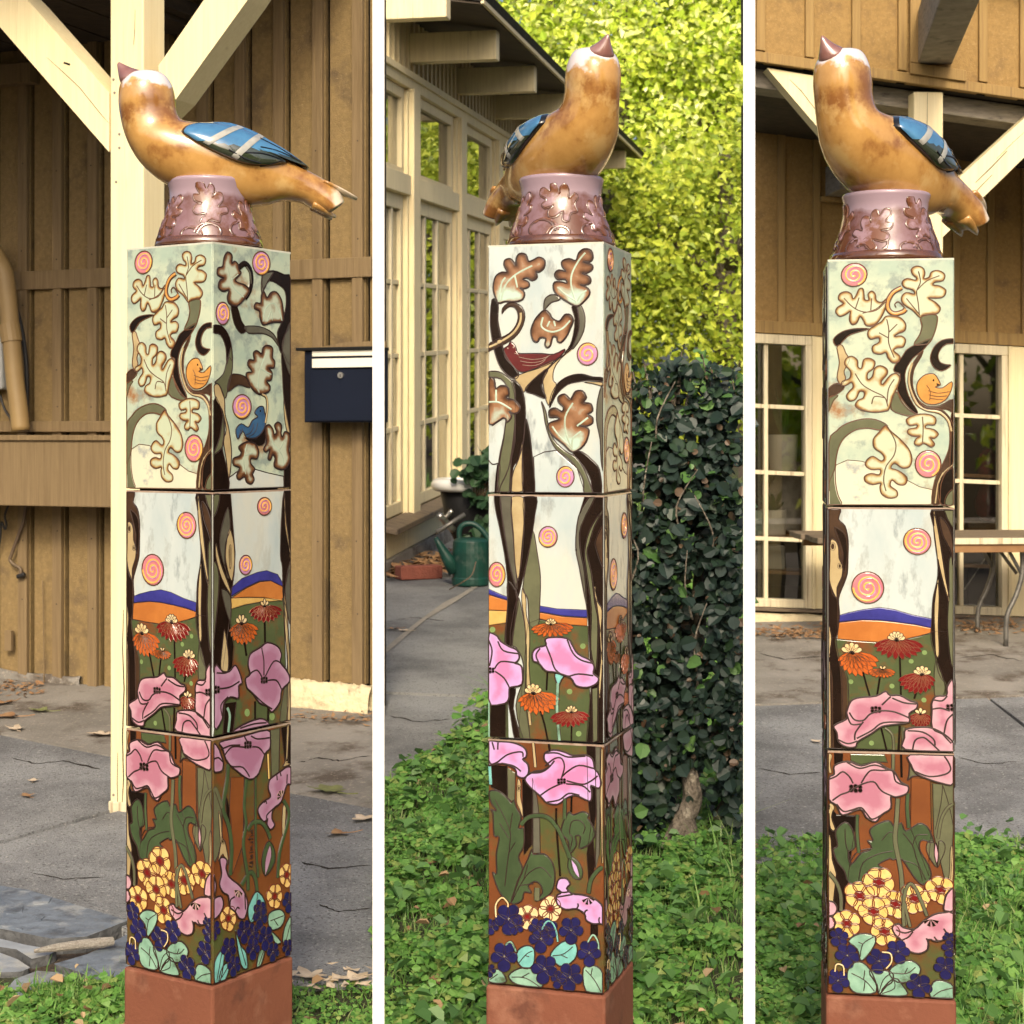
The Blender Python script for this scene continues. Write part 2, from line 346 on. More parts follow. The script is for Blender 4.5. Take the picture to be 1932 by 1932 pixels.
def spline(pts, closed=False, n=4):
    pts = [tuple(p) for p in pts]; m = len(pts); out = []
    rng = range(m) if closed else range(m-1)
    for i in rng:
        if closed: a, b, c, d = pts[i-1], pts[i], pts[(i+1) % m], pts[(i+2) % m]
        else: a, b, c, d = pts[max(i-1, 0)], pts[i], pts[i+1], pts[min(i+2, m-1)]
        for k in range(n):
            t = k/n; t2 = t*t; t3 = t2*t
            out.append(tuple(.5*((2*b[j])+(-a[j]+c[j])*t+(2*a[j]-5*b[j]+4*c[j]-d[j])*t2+(-a[j]+3*b[j]-3*c[j]+d[j])*t3) for j in range(len(b))))
    if not closed: out.append(pts[-1])
    return out
# ================================================================== ground and pavings
def strip_ground():
    xs = [-60, -20, -8, -4, -2, 0, 2, 4, 8, 20, 60]; ys = [-30, -10, -3, 0, 3, 6, 9, 12, 16, 22, 30, 45, 80]
    v = [(x, y, gz(y)-.012) for y in ys for x in xs]; n = len(xs)
    f = [(j*n+i, j*n+i+1, (j+1)*n+i+1, (j+1)*n+i) for j in range(len(ys)-1) for i in range(n-1)]
    me = bpy.data.meshes.new('ground'); me.from_pydata(v, [], f); me.materials.append(MATS['soil'])
    o = bpy.data.objects.new('ground', me); COL.objects.link(o); tag(o, 'bare brown soil under the paving and the grass', 'ground', kind='structure')
strip_ground()

def slab(name, poly, mat, parent, top=.02, thick=.08, bevel=.004, side=None):
    mb = MB(); pts = [(x, y, gz(y)+top-thick) for x, y in poly]
    a = sum(poly[i][0]*poly[(i+1) % len(poly)][1]-poly[(i+1) % len(poly)][0]*poly[i][1] for i in range(len(poly)))
    if a < 0: pts = pts[::-1]
    mb.prism(pts, (0, 0, thick), mat, side); return mb.build(name, parent, bevel=bevel)
def shrink(poly, g):
    c = [sum(p[k] for p in poly)/len(poly) for k in (0, 1)]
    out = []
    for p in poly:
        d = math.hypot(p[0]-c[0], p[1]-c[1]); out.append((p[0]-(p[0]-c[0])/d*g, p[1]-(p[1]-c[1])/d*g))
    return out

pav = tag(empty('pavement'), 'worn concrete and asphalt slabs in front of the tan house wall', 'pavement', kind='structure')
slab('slab', [G(-330, 1255), G(-330, 1325), (-.447, 5.72), (-.515, 6.65), (-.52, 7.4)], 'concrete_tan', pav)
slab('slab', [G(-330, 1331), G(-330, 1692), G(418, 1480)], 'asphalt', pav)
slab('slab', [G(-330, 1699), G(425, 1484), G(716, 1540), G(716, 1866), G(556, 1874), G(400, 1830), G(240, 1766), G(130, 1730), G(0, 1696), G(-330, 1730)], 'asphalt', pav)
pav2 = tag(empty('path'), 'grey concrete path running beside the paned windows', 'path', kind='structure')
slab('slab', [G(712, 1313), G(940, 1322), (.25, 8.6), (.9, 14), (1.7, 21), (.75, 21), (-.9, 11.0)], 'concrete_grey', pav2)
slab('slab', [G(712, 1318), G(940, 1327), G(905, 1368), G(790, 1452), G(712, 1494)], 'concrete_grey', pav2)
sm = []
for px, py, w in [(716, 1246, 5), (745, 1222, 6), (775, 1196, 5), (805, 1172, 4), (838, 1150, 6), (870, 1132, 4), (905, 1108, 4)]:
    sm.append((G(px, py-w), G(px, py+w)))
mb = MB()
for (a, b), (c, d) in zip(sm[:-1], sm[1:]):
    mb.add([(q[0], q[1], gz(q[1])+.0245) for q in (a, b, d, c)], [(0, 1, 2, 3)], 'mortar')
mb.build('mortar_seam', pav2)
pav3 = tag(empty('pavement'), 'cracked grey asphalt apron below the porch with the bench', 'pavement', kind='structure')
slab('slab', [G(1406, 1338), G(2300, 1305), G(2300, 1125), G(1406, 1160)], 'concrete_tan', pav3)
slab('slab', [G(1406, 1342), G(1862, 1326), G(1960, 1405), G(2300, 1560), G(1700, 1640), G(1406, 1640)], 'asphalt', pav3)
slab('slab', [G(1868, 1326), G(2300, 1309), G(2300, 1552), G(1960, 1396)], 'asphalt', pav3)

flag = tag(empty('flagstone_path'), 'blue grey slate flagstones laid in soil at the edge of the grass', 'path', kind='structure')
def Z4(x, y): return G(x/3.847, 1429.7+y/3.847)     # spots read off the lower left corner
for pts, top in (([(-180, 990), (0, 1005), (200, 1035), (380, 1090), (560, 1150), (930, 1262), (630, 1382), (375, 1398), (250, 1372), (0, 1322), (-180, 1290)], .030),
                 ([(-180, 1345), (0, 1352), (200, 1400), (420, 1435), (360, 1468), (230, 1500), (120, 1430), (-180, 1385)], .014),
                 ([(-180, 1440), (0, 1460), (130, 1510), (220, 1570), (150, 1600), (-180, 1610)], .016),
                 ([(30, 1740), (110, 1650), (270, 1590), (420, 1600), (540, 1650), (480, 1760), (300, 1800), (100, 1790)], .015),
                 ([(390, 1545), (640, 1470), (920, 1330), (1250, 1400), (1250, 1700), (950, 1690), (700, 1660), (540, 1590)], .0165)):
    slab('flagstone', [Z4(*p) for p in pts], 'slate' if top in (.030, .0165) else 'slate_pale', flag, top, .07, .008, 'slate_edge')
# flaked layers on the big stone
for pts in ([(0, 1100), (60, 1090), (100, 1140), (170, 1160), (160, 1205), (40, 1220), (20, 1180), (50, 1150)], [(210, 1060), (290, 1075), (375, 1100), (350, 1140), (240, 1150), (230, 1095)], [(255, 1240), (300, 1220), (320, 1240), (300, 1265)], [(0, 1270), (150, 1310), (160, 1335), (0, 1305)]):
    slab('flagstone_flake', [Z4(*p) for p in pts], 'slate', flag, .0330, .012, .001)

# ================================================================== house of the first bay (wall turned to the left)
A1 = Vector((.9277, -.3733, 0)); N1 = Vector((-.3733, -.9277, 0))
H1 = Fr((-2.323, 7.9, 0), A1, N1)
house1 = tag(empty('house', H1.O+Vector((0, 0, gz(H1.O.y)))), 'tan board and batten house wall with cream porch post and navy mailbox on it', 'house')
UE = H1.hit(706.5, 900)[0]           # its right hand end
def g1(u): return gz((H1.O+A1*u).y)
H1.piece('backing_wall', house1, -1.6, UE, .2, 3.63, -.11, -.098, 'dark_gap')
useam = H1.hit(189, 450)[0]; sp = .187
ks = range(-13, 14)
ug = [useam+sp*k for k in ks]
box_top = 1.585
for k in range(len(ug)-1):
    a, b = ug[k], min(ug[k+1], UE)
    if a > UE or b < -1.5: continue
    for z0, z1 in ((None, 2.262), (2.318, 3.62)):
        lo = (g1((a+b)/2)+.0 if a < 1.2 else g1((a+b)/2)+.125) if z0 is None else z0
        H1.piece('siding_board', house1, a+.022, b, lo, z1, -.028, 0, 'tan_siding')
        if b-.052 < UE and ug[k+1] <= UE+.05: H1.piece('batten', house1, b-.052, b-.004, lo-(.02 if z0 is None and a > 1.2 else 0), z1, 0, .024, 'tan_paint', .002)
H1.piece('trim_board', house1, -1.6, UE, 2.25, 2.333, .001, .03, 'tan_paint', .003)
uB0, uB1 = -1.6, H1.hit(216, 860, .27)[0]
H1.piece('boxed_ledge', house1, uB0, uB1, 1.292, 1.575, 0, .27, 'tan_paint', .004)
H1.piece('ledge_cap', house1, uB0, uB1, 1.575, 1.598, .001, .285, 'tan_paint', .003)
H1.piece('trim_board', house1, uB0, uB1, 1.612, 1.66, .025, .045, 'tan_paint', .003)
# footing: rough painted concrete
def rough_bar(fr, name, parent, u0, u1, zf, h, d1, mat, nu=44, amp=.005):
    v = []; f = []; prof = [(.0, .0), (.0, 1.0), (.35, 1.15), (.75, .95), (1.0, .6), (1.05, 0.05), (1.1, -.4)]
    rnd = random.Random(3)
    for i in range(nu+1):
        u = u0+(u1-u0)*i/nu
        for q, (d, z) in enumerate(prof):
            v.append(fr.p(u, zf(u)+h*z+rnd.uniform(-amp, amp)*(q > 1), d1*d+rnd.uniform(-amp, amp)*(q > 1)))
    m = len(prof)
    for i in range(nu):
        for q in range(m-1): a = i*m+q; f.append((a, a+m, a+m+1, a+1))
    mb = MB(); mb.add(v, f, mat); return mb.build(name, parent, smooth=True)
rough_bar(H1, 'footing', house1, H1.hit(500, 1330)[0], UE, lambda u: gz((H1.O+A1*u).y)+.02, .095, .06, 'footing')
rough_bar(H1, 'footing', house1, -1.5, .45, lambda u: gz((H1.O+A1*u).y)+.02, .03, .03, 'concrete_tan', 40, .008)
# porch roof over the wall
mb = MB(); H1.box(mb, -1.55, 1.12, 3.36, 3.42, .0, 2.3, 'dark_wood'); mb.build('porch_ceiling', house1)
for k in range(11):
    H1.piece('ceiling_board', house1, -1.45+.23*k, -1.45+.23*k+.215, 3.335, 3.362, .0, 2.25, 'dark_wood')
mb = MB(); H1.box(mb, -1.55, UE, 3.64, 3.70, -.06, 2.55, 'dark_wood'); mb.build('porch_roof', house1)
H1.piece('eave_beam', house1, -1.55, UE, 3.42, 3.62, 1.96, 2.1, 'cream_paint', .004)
# post and braces, squared with the wall
pc = Vector((*G(270, 1547), 0)); HP = Fr(pc, A1, N1)
postz = gz(pc.y)
mb = MB(); HP.box(mb, -.128, 0, postz+.03, 3.62, -.128, 0, 'cream_paint'); mb.build('porch_post', house1, bevel=.006)
mb = MB(); HP.box(mb, -.133, .004, postz+.012, postz+.052, -.133, .004, 'pale_paint'); mb.build('post_foot', house1, bevel=.004)
def slant(name, fr, pix, thick, d0, mat, parent, extra=0):
    q = [fr.hit(px, py, d0) for px, py in pix]
    mb = MB(); mb.prism([fr.p(u, z, d0) for u, z in q], fr.n*-thick, mat); return mb.build(name, parent, bevel=.005)
slant('brace', HP, [(-60, -58), (22, -30), (52, 0), (206, 175), (206, 287), (0, 51)], .115, -.006, 'cream_paint', house1)
slant('brace', HP, [(299, 124), (400, -22), (484, -26), (467, 0), (332, 187), (304, 215)], .115, -.006, 'cream_paint', house1)
# ledger at the top left and a rafter end at the top right
H1.piece('ledger', house1, -1.6, H1.hit(62, 105, .05)[0], 3.20, 3.29, .0, .07, 'tan_paint', .003, z0b=3.17, z1b=3.26)
# downpipe, cable and meter
mb = MB(); path = []
for px, py in [(-22, 455), (-6, 486), (8, 516), (14, 560), (18, 600), (23, 660), (29, 724), (35, 770), (39, 812)]:
    u, z = H1.hit(px, py, .14); path.append(H1.p(u, z, .14))
mb.tube(spline(path, n=4), .040, 'pipe_tan', 16)
pipe = mb.build('downpipe', house1, smooth=True)
mb = MB(); cpath = []
for px, py in [(17, 612), (22, 645)]:
    u, z = H1.hit(px, py, .14); cpath.append(H1.p(u, z, .14))
mb.tube(cpath, .046, 'pipe_tan', 16); mb.build('pipe_collar', pipe, smooth=False)
mb = MB(); path = []
for px, py in [(-5, 560), (20, 560), (36, 600), (47, 660), (51, 720), (50, 780), (48, 808)]:
    u, z = H1.hit(px, py, .05); path.append(H1.p(u, z, .05))
mb.tube(spline(path, n=4), .010, 'cable', 8); mb.build('cable', house1, smooth=True)
u0, zt = H1.hit(6, 635, .08); u1, zb = H1.hit(6, 735, .08)
mb = MB(); H1.box(mb, -.5, u0, zb, zt, .02, .09, 'meter_grey'); mt = mb.build('electric_meter', house1, bevel=.012)
for q in (0.2, .5, .8):
    H1.piece('meter_clip', mt, u0-.01, u0+.03, zb+(zt-zb)*q-.012, zb+(zt-zb)*q+.012, .03, .06, 'black_metal')
def cab(pix, d, r, mat, name='cable'):
    path = []
    for px, py in pix:
        u, z = H1.hit(px, py, d); path.append(H1.p(u, z, d))
    mb = MB(); mb.tube(spline(path, n=5), r, mat, 7); return mb.build(name, house1, smooth=True)
cab([(0, 745), (6, 765), (12, 778), (19, 788), (22, 798)], .06, .006, 'cable')
cab([(49, 951), (44, 985), (33, 1015), (22, 1045), (19, 1057), (28, 1066), (38, 1072), (39, 1082), (33, 1088)], .04, .008, 'cable_brown')
cab([(18, 950), (12, 962), (9, 975), (12, 990), (9, 998), (3, 985), (1, 1010), (-2, 1035)], .04, .005, 'cable')
cab([(33, 1088), (40, 1086), (46, 1083)], .045, .010, 'cable')
cab([(80, 1095), (82, 1180), (83, 1290)], .03, .0028, 'tan_paint', 'conduit')
H1.piece('patch_board', house1, *[H1.hit(20, 1150)[0], H1.hit(33, 1150)[0]], H1.hit(26, 1226)[1], H1.hit(26, 1188)[1], .025, .045, 'tan_paint', .002)

# mailbox on the wall
mbx = empty('mailbox', H1.p(H1.hit(632, 800)[0], H1.hit(632, 800)[1])); tag(mbx, 'navy metal mailbox with two white flaps hanging on the tan wall', 'mailbox')
bu0, bz0 = H1.hit(574, 797, .14); bz1 = H1.hit(574, 662, .14)[1]; bu1 = H1.hit(709, 797, .14)[0]
def mpart(name, *a, **k):
    return H1.piece(name, mbx, *a, **k)
mpart('body', bu0, bu1, bz0, bz1, .025, .14, 'navy_metal', .004)
lid = mpart('lid', bu0-.028, bu1+.004, bz1, bz1+.012, .024, .165, 'black_metal', .003)
mb = MB(); mb.prism([H1.p(bu0-.02, bz1+.012, .03), H1.p(bu1-.002, bz1+.012, .03), H1.p(bu1-.004, bz1+.04, .03), H1.p(bu0+.14, bz1+.037, .03)], H1.n*.02, 'tan_paint'); mb.build('wall_bracket', mbx)
hgt = bz1-bz0
mpart('slot_flap', bu0+.042, bu1-.003, bz1-.024, bz1-.002, .1405, .150, 'white_flap', .001)
mpart('slot_flap', bu0+.044, bu1-.003, bz1-.071, bz1-.034, .1405, .155, 'white_flap', .001)
mpart('door_panel', bu0+.032, bu1-.003, bz0+.006, bz1-.080, .1405, .147, 'navy_metal', .002)
uk, zk = H1.hit(643, 708, .15)
mb = MB(); mb.tube([H1.p(uk, zk, .146), H1.p(uk, zk, .156)], .0125, 'steel', 20); lk = mb.build('lock', mbx)
mb = MB(); H1.box(mb, uk-.0015, uk+.0015, zk-.008, zk+.004, .1555, .157, 'black_metal'); mb.build('keyhole', lk)

# ================================================================== building of the middle bay: paned windows running away from the viewer
dx = .174
ln = math.hypot(dx, 1); E2 = Vector((dx/ln, 1/ln, SLOPE/ln)); N2 = Vector((1/ln, -dx/ln, 0))
Y0 = 11.02
H2 = Fr((-2.77+dx*Y0, Y0, gz(Y0)), E2, N2)
UL = (21.0-Y0)*ln
def up(y): return (y-Y0)*ln
house2 = tag(empty('house', H2.O), 'long cream building with tall many-paned windows and rafter tails under its eave', 'house')
H2.piece('foundation', house2, 0, UL, -.05, .12, -.3, .06, 'concrete_tan', .01)
H2.piece('base_board', house2, 0, UL, .12, .33, -.2, .03, 'cream_aged', .005)
mb = MB(); mb.hexa([H2.p(0, .315, 0), H2.p(UL, .315, 0), H2.p(UL, .29, .13), H2.p(0, .29, .13), H2.p(0, .36, 0), H2.p(UL, .36, 0), H2.p(UL, .33, .13), H2.p(0, .33, .13)], 'plank_wood'); mb.build('sill_ledge', house2, bevel=.006)
H2.piece('transom_rail', house2, 0, UL, 2.50, 2.635, -.06, .035, 'cream_aged', .004)
H2.piece('header', house2, 0, UL, 3.225, 3.31, -.06, .03, 'cream_aged', .004)
H2.piece('frieze', house2, 0, UL, 3.31, 3.78, -.08, -.035, 'tan_siding')
nb = int(UL/.14)
for k in range(nb):
    if k*.14 < 6.2 or k % 1 == 0: H2.piece('batten', house2, k*.14+.03, k*.14+.08, 3.31, 3.77, -.035, 0.0, 'cream_aged')
H2.piece('trim_board', house2, 0, UL, 3.29, 3.335, .0305, .05, 'cream_aged', .003)
posts = [12.0+1.6*i for i in range(-1, 6)]
W = .20
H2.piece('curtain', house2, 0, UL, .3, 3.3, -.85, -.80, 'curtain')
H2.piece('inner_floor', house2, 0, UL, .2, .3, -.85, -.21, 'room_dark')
for i, y in enumerate(posts):
    u = up(y)
    if u-W > 0: 
        H2.piece('post', house2, u-W, u, .33, 3.225, -.08, .055, 'cream_aged', .006)
        mbp = MB(); H2.box(mbp, u-W-.045, u-W, .35, 3.2, -.06, .02, 'cream_aged'); mbp.build('post_casing', house2, bevel=.003)
    # the window after this post
    a, b = u+.002, up(y+1.6)-W-.047
    if a < 0: a = .002
    if a > UL-1 or b < .1: continue
    mbf = MB()
    for u0, u1, z0, z1 in ((a, b, .362, .44), (a, b, 2.40, 2.498), (a, a+.055, .44, 2.40), (b-.075, b, .44, 2.40)):
        H2.box(mbf, u0, u1, z0, z1, -.07, -.01, 'cream_aged')
    win = mbf.build('window', house2, bevel=.003)
    c0, c1, r0, r1 = a+.055, b-.075, .44, 2.40
    for c in (1, 2):
        uu = c0+(c1-c0)*c/3; H2.piece('muntin', win, uu-.018, uu+.018, r0, r1, -.055, -.018, 'pale_paint', .003)
    for r in (1, 2, 3):
        zz = r0+(r1-r0)*r/4; H2.piece('muntin', win, c0, c1, zz-.016, zz+.016, -.052, -.022, 'cream_aged', .003)
    for c in range(3):
        for r in range(4):
            if i > 4: continue
            H2.piece('pane', win, c0+(c1-c0)*c/3+.002, c0+(c1-c0)*(c+1)/3-.002, r0+(r1-r0)*r/4+.002, r0+(r1-r0)*(r+1)/4-.002, -.042, -.038, 'pane_glass')
    mbf = MB()
    for u0, u1, z0, z1 in ((a, b, 2.637, 2.68), (a, b, 3.15, 3.222), (a, a+.04, 2.68, 3.15), (b-.065, b, 2.68, 3.15)):
        H2.box(mbf, u0, u1, z0, z1, -.06, -.005, 'cream_aged')
    tw = mbf.build('transom_window', house2, bevel=.003)
    H2.piece('pane', tw, a+.041, b-.066, 2.681, 3.149, -.042, -.038, 'pane_glass')
for i, y in enumerate(posts):
    u = up(y)+.03
    mbt = MB(); H2.box(mbt, u-.12, u, 3.42, 3.62, -.1, .60, 'cream_aged'); mbt.build('rafter_tail', house2, bevel=.006)
mbt = MB(); mbt.prism([H2.p(-.02, 3.625, .69), H2.p(UL, 3.625, .69), H2.p(UL, 3.66, .69), H2.p(-.02, 3.66, .69)], H2.n*-.02, 'cream_aged'); mbt.build('eave_fascia', house2)
rf = MB()
rf.hexa([H2.p(-.02, 3.64, .68), H2.p(UL, 3.64, .68), H2.p(UL, 4.3, -3.2), H2.p(-.02, 4.3, -3.2), H2.p(-.02, 3.69, .72), H2.p(UL, 3.69, .72), H2.p(UL, 4.36, -3.2), H2.p(-.02, 4.36, -3.2)], 'shingle'); rf.build('roof', house2)
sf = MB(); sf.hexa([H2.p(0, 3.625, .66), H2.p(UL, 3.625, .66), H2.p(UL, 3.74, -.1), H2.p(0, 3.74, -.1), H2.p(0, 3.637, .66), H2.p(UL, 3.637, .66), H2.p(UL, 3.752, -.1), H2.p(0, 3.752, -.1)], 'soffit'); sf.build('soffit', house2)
H2.piece('end_wall', house2, -.06, -.002, 0, 3.6, -.9, .02, 'cream_aged')
# rear wall far end
H2.piece('end_wall', house2, UL, UL+.05, 0, 3.75, -3.2, .02, 'tan_siding')

# ================================================================== porch building of the right bay
th = R(5); k3 = -.120
E3 = Vector((math.cos(th), math.sin(th), k3)); N3 = Vector((math.sin(th), -math.cos(th), 0))
H3 = Fr((1.09, 7.85, 0), E3, N3)               # plane of the porch front (it sags to the right)
E3b = Vector((math.cos(th), math.sin(th), -.045))
B3 = Fr((1.30, 9.42, 0), E3b, N3)                 # back wall of the porch
house3 = tag(empty('house', B3.O+Vector((0, 0, gz(B3.O.y)))), 'tan house with an open porch on cream posts and paned windows behind the bench', 'house')
ul = H3.hit(1407, 120)[0]; ur = 3.6
zw = H3.hit(1425, 117)[1]
uw0 = H3.hit(1425, 117)[0]
# upper wall over the porch
H3.piece('backing_wall', house3, ul, ur, zw+.0, 3.86, -.10, -.03, 'dark_gap')
bz = [(1434, 1), (1526, 1), (1614, 1), (1701, 1), (1853, 1), (1930, 1)]
us = [H3.hit(px, 100)[0] for px, _ in bz]
us_all = [ul-.2]+us+[ur]
for a, b in zip(us_all[:-1], us_all[1:]):
    a = max(a, ul)
    H3.piece('siding_board', house3, a+.022, b-.02, zw+.0, 3.86, -.028, 0, 'tan_siding_lit')
for u in us:
    H3.piece('batten', house3, u-.02, u+.02, zw+.052, 3.86, -.03, .02, 'tan_paint_lit', .003)
H3.piece('trim_board', house3, ul, ur, zw-.002, zw+.045, .001, .024, 'tan_paint_lit', .003)

# big rafter pushing out of the wall
ra, za = H3.hit(1733, 122, .0); z2 = za
w0 = H3.p(ra, za, -.02); rd_ = Vector((-.15, -.99, .02)); rs_ = Vector((.99, -.15, -.0))
q = [w0, w0+rs_*.155, w0+rs_*.155+rd_*1.9, w0+rd_*1.9]
mb = MB(); mb.hexa(q+[p+Vector((0, 0, .24)) for p in q], 'grey_wood'); mb.build('rafter_end', house3, bevel=.006)
H3.piece('trim_board', house3, ra-.05, ra+.21, z2-.055, z2-.004, .0245, .04, 'tan_paint_lit', .003)
H3.piece('trim_board', house3, ra-.05, ra-.004, z2-.003, 3.86, .021, .04, 'tan_paint_lit', .003)
# ceiling
def lu(fr, d): return fr.hit(1411, 400, d)[0]      # left end of this bay at depth d
mb = MB(); q = [(lu(H3, -.26), -.26), (ur, -.26), (ur, -1.75), (lu(H3, -1.75), -1.75)]
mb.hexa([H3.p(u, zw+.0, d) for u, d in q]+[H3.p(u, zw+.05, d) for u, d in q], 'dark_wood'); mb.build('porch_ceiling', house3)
mb = MB(); q = [(lu(H3, -.105), -.105), (ur, -.105), (ur, -.26), (lu(H3, -.26), -.26)]
mb.hexa([H3.p(u, zw-.09, d) for u, d in q]+[H3.p(u, zw-.004, d) for u, d in q], 'grey_wood'); mb.build('porch_beam', house3, bevel=.004)
mb = MB(); q = [(lu(H3, .2), .2), (ur, .2), (ur, -1.9), (lu(H3, -1.9), -1.9)]
mb.hexa([H3.p(u, 3.86, d) for u, d in q]+[H3.p(u, 3.92, d) for u, d in q], 'shingle'); mb.build('roof', house3)
# post and braces
H3v = Fr(H3.O, Vector((math.cos(th), math.sin(th), 0)), N3)
pu0 = H3v.hit(1722, 300, -.03)[0]; pu1 = H3v.hit(1777, 300, -.03)[0]
pz = gz(H3v.p(pu0, 0).y)
mb = MB(); H3v.box(mb, pu0, pu1, pz, H3.p(pu0, zw-.03).z+.0, -.10, -.012, 'cream_paint'); mb.build('porch_post', house3, bevel=.005)
slant('brace', H3v, [(1447, 128), (1537, 143), (1724, 350), (1724, 452)], .09, -.012, 'cream_paint', house3)
slant('brace', H3v, [(1776, 366), (1932, 224), (1985, 176), (1985, 245), (1932, 297), (1776, 450)], .09, -.012, 'cream_paint', house3)
slant('brace', H3v, [(1682, 168), (1718, 190), (1672, 262), (1640, 255)], .10, -.55, 'grey_wood', house3)
# back wall
def gb(u): return gz(B3.p(u, 0).y)
bl = B3.hit(1409, 900)[0]; br = B3.hit(2290, 900)[0]
zs = B3.hit(1425, 628)[1]; zt = B3.hit(1425, 606)[1]
wins = []          # (u0,u1) openings
la = bl; lb = B3.hit(1536, 900)[0]; rc = B3.hit(1800, 900)[0]; rd = B3.hit(1905, 900)[0]
B3.piece('backing_wall', house3, bl, br, zt+.01, 3.4, -.14, -.03, 'dark_gap')
k = 0; u = bl
while u < br:
    B3.piece('siding_board', house3, u+.016, min(u+.178, br), zt, 3.35, -.028, 0, 'tan_siding_lit')
    B3.piece('batten', house3, u+.168, min(u+.208, br+.03), zt, 3.35, 0, .02, 'tan_paint_lit', .003); u += .194
B3.piece('trim_board', house3, bl, br, zs, zt+.004, -.02, .03, 'tan_paint_lit', .003)
# a porch beam end on the back wall
q0 = B3.hit(1555, 372, .0)
B3.piece('corbel', house3, q0[0], q0[0]+.17, q0[1], q0[1]+.16, .021, .30, 'grey_wood', .005)
B3.piece('trim_board', house3, q0[0]-.03, q0[0]+.2, q0[1]-.03, q0[1]-.002, .021, .05, 'tan_paint_lit', .003)
zsill = B3.hit(1490, 1136)[1]
for a, b in ((lb, rc), (rd, br)):
    B3.piece('wall_panel', house3, a+.002, b-.002, zsill-.03, zs-.002, -.06, .015, 'cream_paint', .004)
B3.piece('sill_board', house3, bl, br, zsill-.05, zsill-.032, -.1, .04, 'plank_wood', .003)
rough_bar(B3, 'footing', house3, bl, br, lambda u: gb(u)+.02, zsill-.05-gb(.5)-.035, .05, 'footing', 40, .005)
def window3(a, b, cols, c_off=0):
    mbf = MB(); zb = zsill-.03
    for u0, u1, z0, z1 in ((a, b, zs-.055, zs-.003), (b-.052, b, zb, zs-.055), (a, b-.052, zb, zb+.045)):
        B3.box(mbf, u0, u1, z0, z1, -.07, .02, 'pale_paint')
    w = mbf.build('window', house3, bevel=.004)
    B3.piece('casing', w, b-.018, b-.001, zb, zs-.004, .0205, .034, 'cream_aged', .002)
    c0, c1, r0, r1 = a, b-.052, zb+.045, zs-.055
    for uc in cols: B3.piece('muntin', w, uc-.011, uc+.011, r0, r1, -.05, -.005, 'pale_paint', .002)
    zz = [B3.hit(1480, p)[1] for p in (768, 893, 1018)]
    for z in zz: B3.piece('muntin', w, c0, c1, z-.011, z+.011, -.046, -.009, 'pale_paint', .002)
    ce = [c0]+list(cols)+[c1]; re = [r0]+zz[::-1]+[r1]
    for i in range(len(ce)-1):
        for j in range(4): B3.piece('pane', w, ce[i]+.002, ce[i+1]-.002, re[j]+.002, re[j+1]-.002, -.032, -.028, 'pane_glass_clear')
    return w
window3(la, lb, [B3.hit(1446, 900)[0]])
window3(rc, rd, [B3.hit(1815, 900)[0]])
# the room behind
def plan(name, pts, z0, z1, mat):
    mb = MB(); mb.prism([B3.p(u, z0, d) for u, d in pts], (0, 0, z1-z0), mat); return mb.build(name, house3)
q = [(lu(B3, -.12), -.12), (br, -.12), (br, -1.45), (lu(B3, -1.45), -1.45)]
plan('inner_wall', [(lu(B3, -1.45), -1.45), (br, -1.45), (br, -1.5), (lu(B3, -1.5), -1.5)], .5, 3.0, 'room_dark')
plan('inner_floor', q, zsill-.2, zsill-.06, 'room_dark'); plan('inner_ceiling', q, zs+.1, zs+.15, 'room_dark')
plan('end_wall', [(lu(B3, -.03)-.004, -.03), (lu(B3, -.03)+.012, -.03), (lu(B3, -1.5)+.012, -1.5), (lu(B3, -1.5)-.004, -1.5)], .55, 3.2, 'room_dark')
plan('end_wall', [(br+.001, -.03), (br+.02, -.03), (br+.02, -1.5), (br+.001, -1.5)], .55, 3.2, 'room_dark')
shelf_z = [B3.hit(1480, p, -.2)[1] for p in (888, 1011, 1076)]
shl = []
for nm, (a, b), zsh in (('left', (lu(B3, -.42), lb+.05), shelf_z[0]), ('left', (lu(B3, -.42), lb+.05), shelf_z[1]), ('left', (lu(B3, -.42), lb+.05), shelf_z[2]), ('right', (rc-.1, rd+.05), B3.hit(1850, 1064, -.2)[1]), ('right', (rc-.1, rd+.05), B3.hit(1850, 895, -.2)[1])):
    B3.piece('shelf', house3, a+.01, b, zsh-.018, zsh, -.42, -.13, 'shelf_wood', .002)

# checks in the old timber, nail heads
def check(fr, pix, d, w, parent, mat='dark_gap'):
    q = [fr.hit(px, py, d) for px, py in pix]; mb = MB(); n = len(q); vs_ = []
    for i, (u, z) in enumerate(q):
        a_, c_ = q[max(i-1, 0)], q[min(i+1, n-1)]; tx_, tz_ = c_[0]-a_[0], c_[1]-a_[1]; l = math.hypot(tx_, tz_) or 1e-6; ww = w*(.25+.75*math.sin(math.pi*(i+.4)/n))
        vs_ += [fr.p(u-tz_/l*ww, z+tx_/l*ww, d), fr.p(u+tz_/l*ww, z-tx_/l*ww, d)]
    mb.add(vs_, [(2*i, 2*i+1, 2*i+3, 2*i+2) for i in range(n-1)], mat); return mb.build('check_crack', parent)
for pix, w in (([(233, 1150), (231, 1220), (234, 1300), (231, 1390), (233, 1470), (230, 1525)], .0022), ([(243, 640), (242, 760), (240, 900)], .0010), ([(222, 1420), (221, 1480), (222, 1528)], .0012), ([(255, 18), (254, 60), (252, 85)], .001)): check(HP, pix, .0012, w, house1)
for pix, w in (([(88, 108), (118, 135), (150, 165), (190, 215), (205, 232)], .001), ([(120, 118), (132, 122)], .004)): check(HP, pix, -.0048, w, house1)
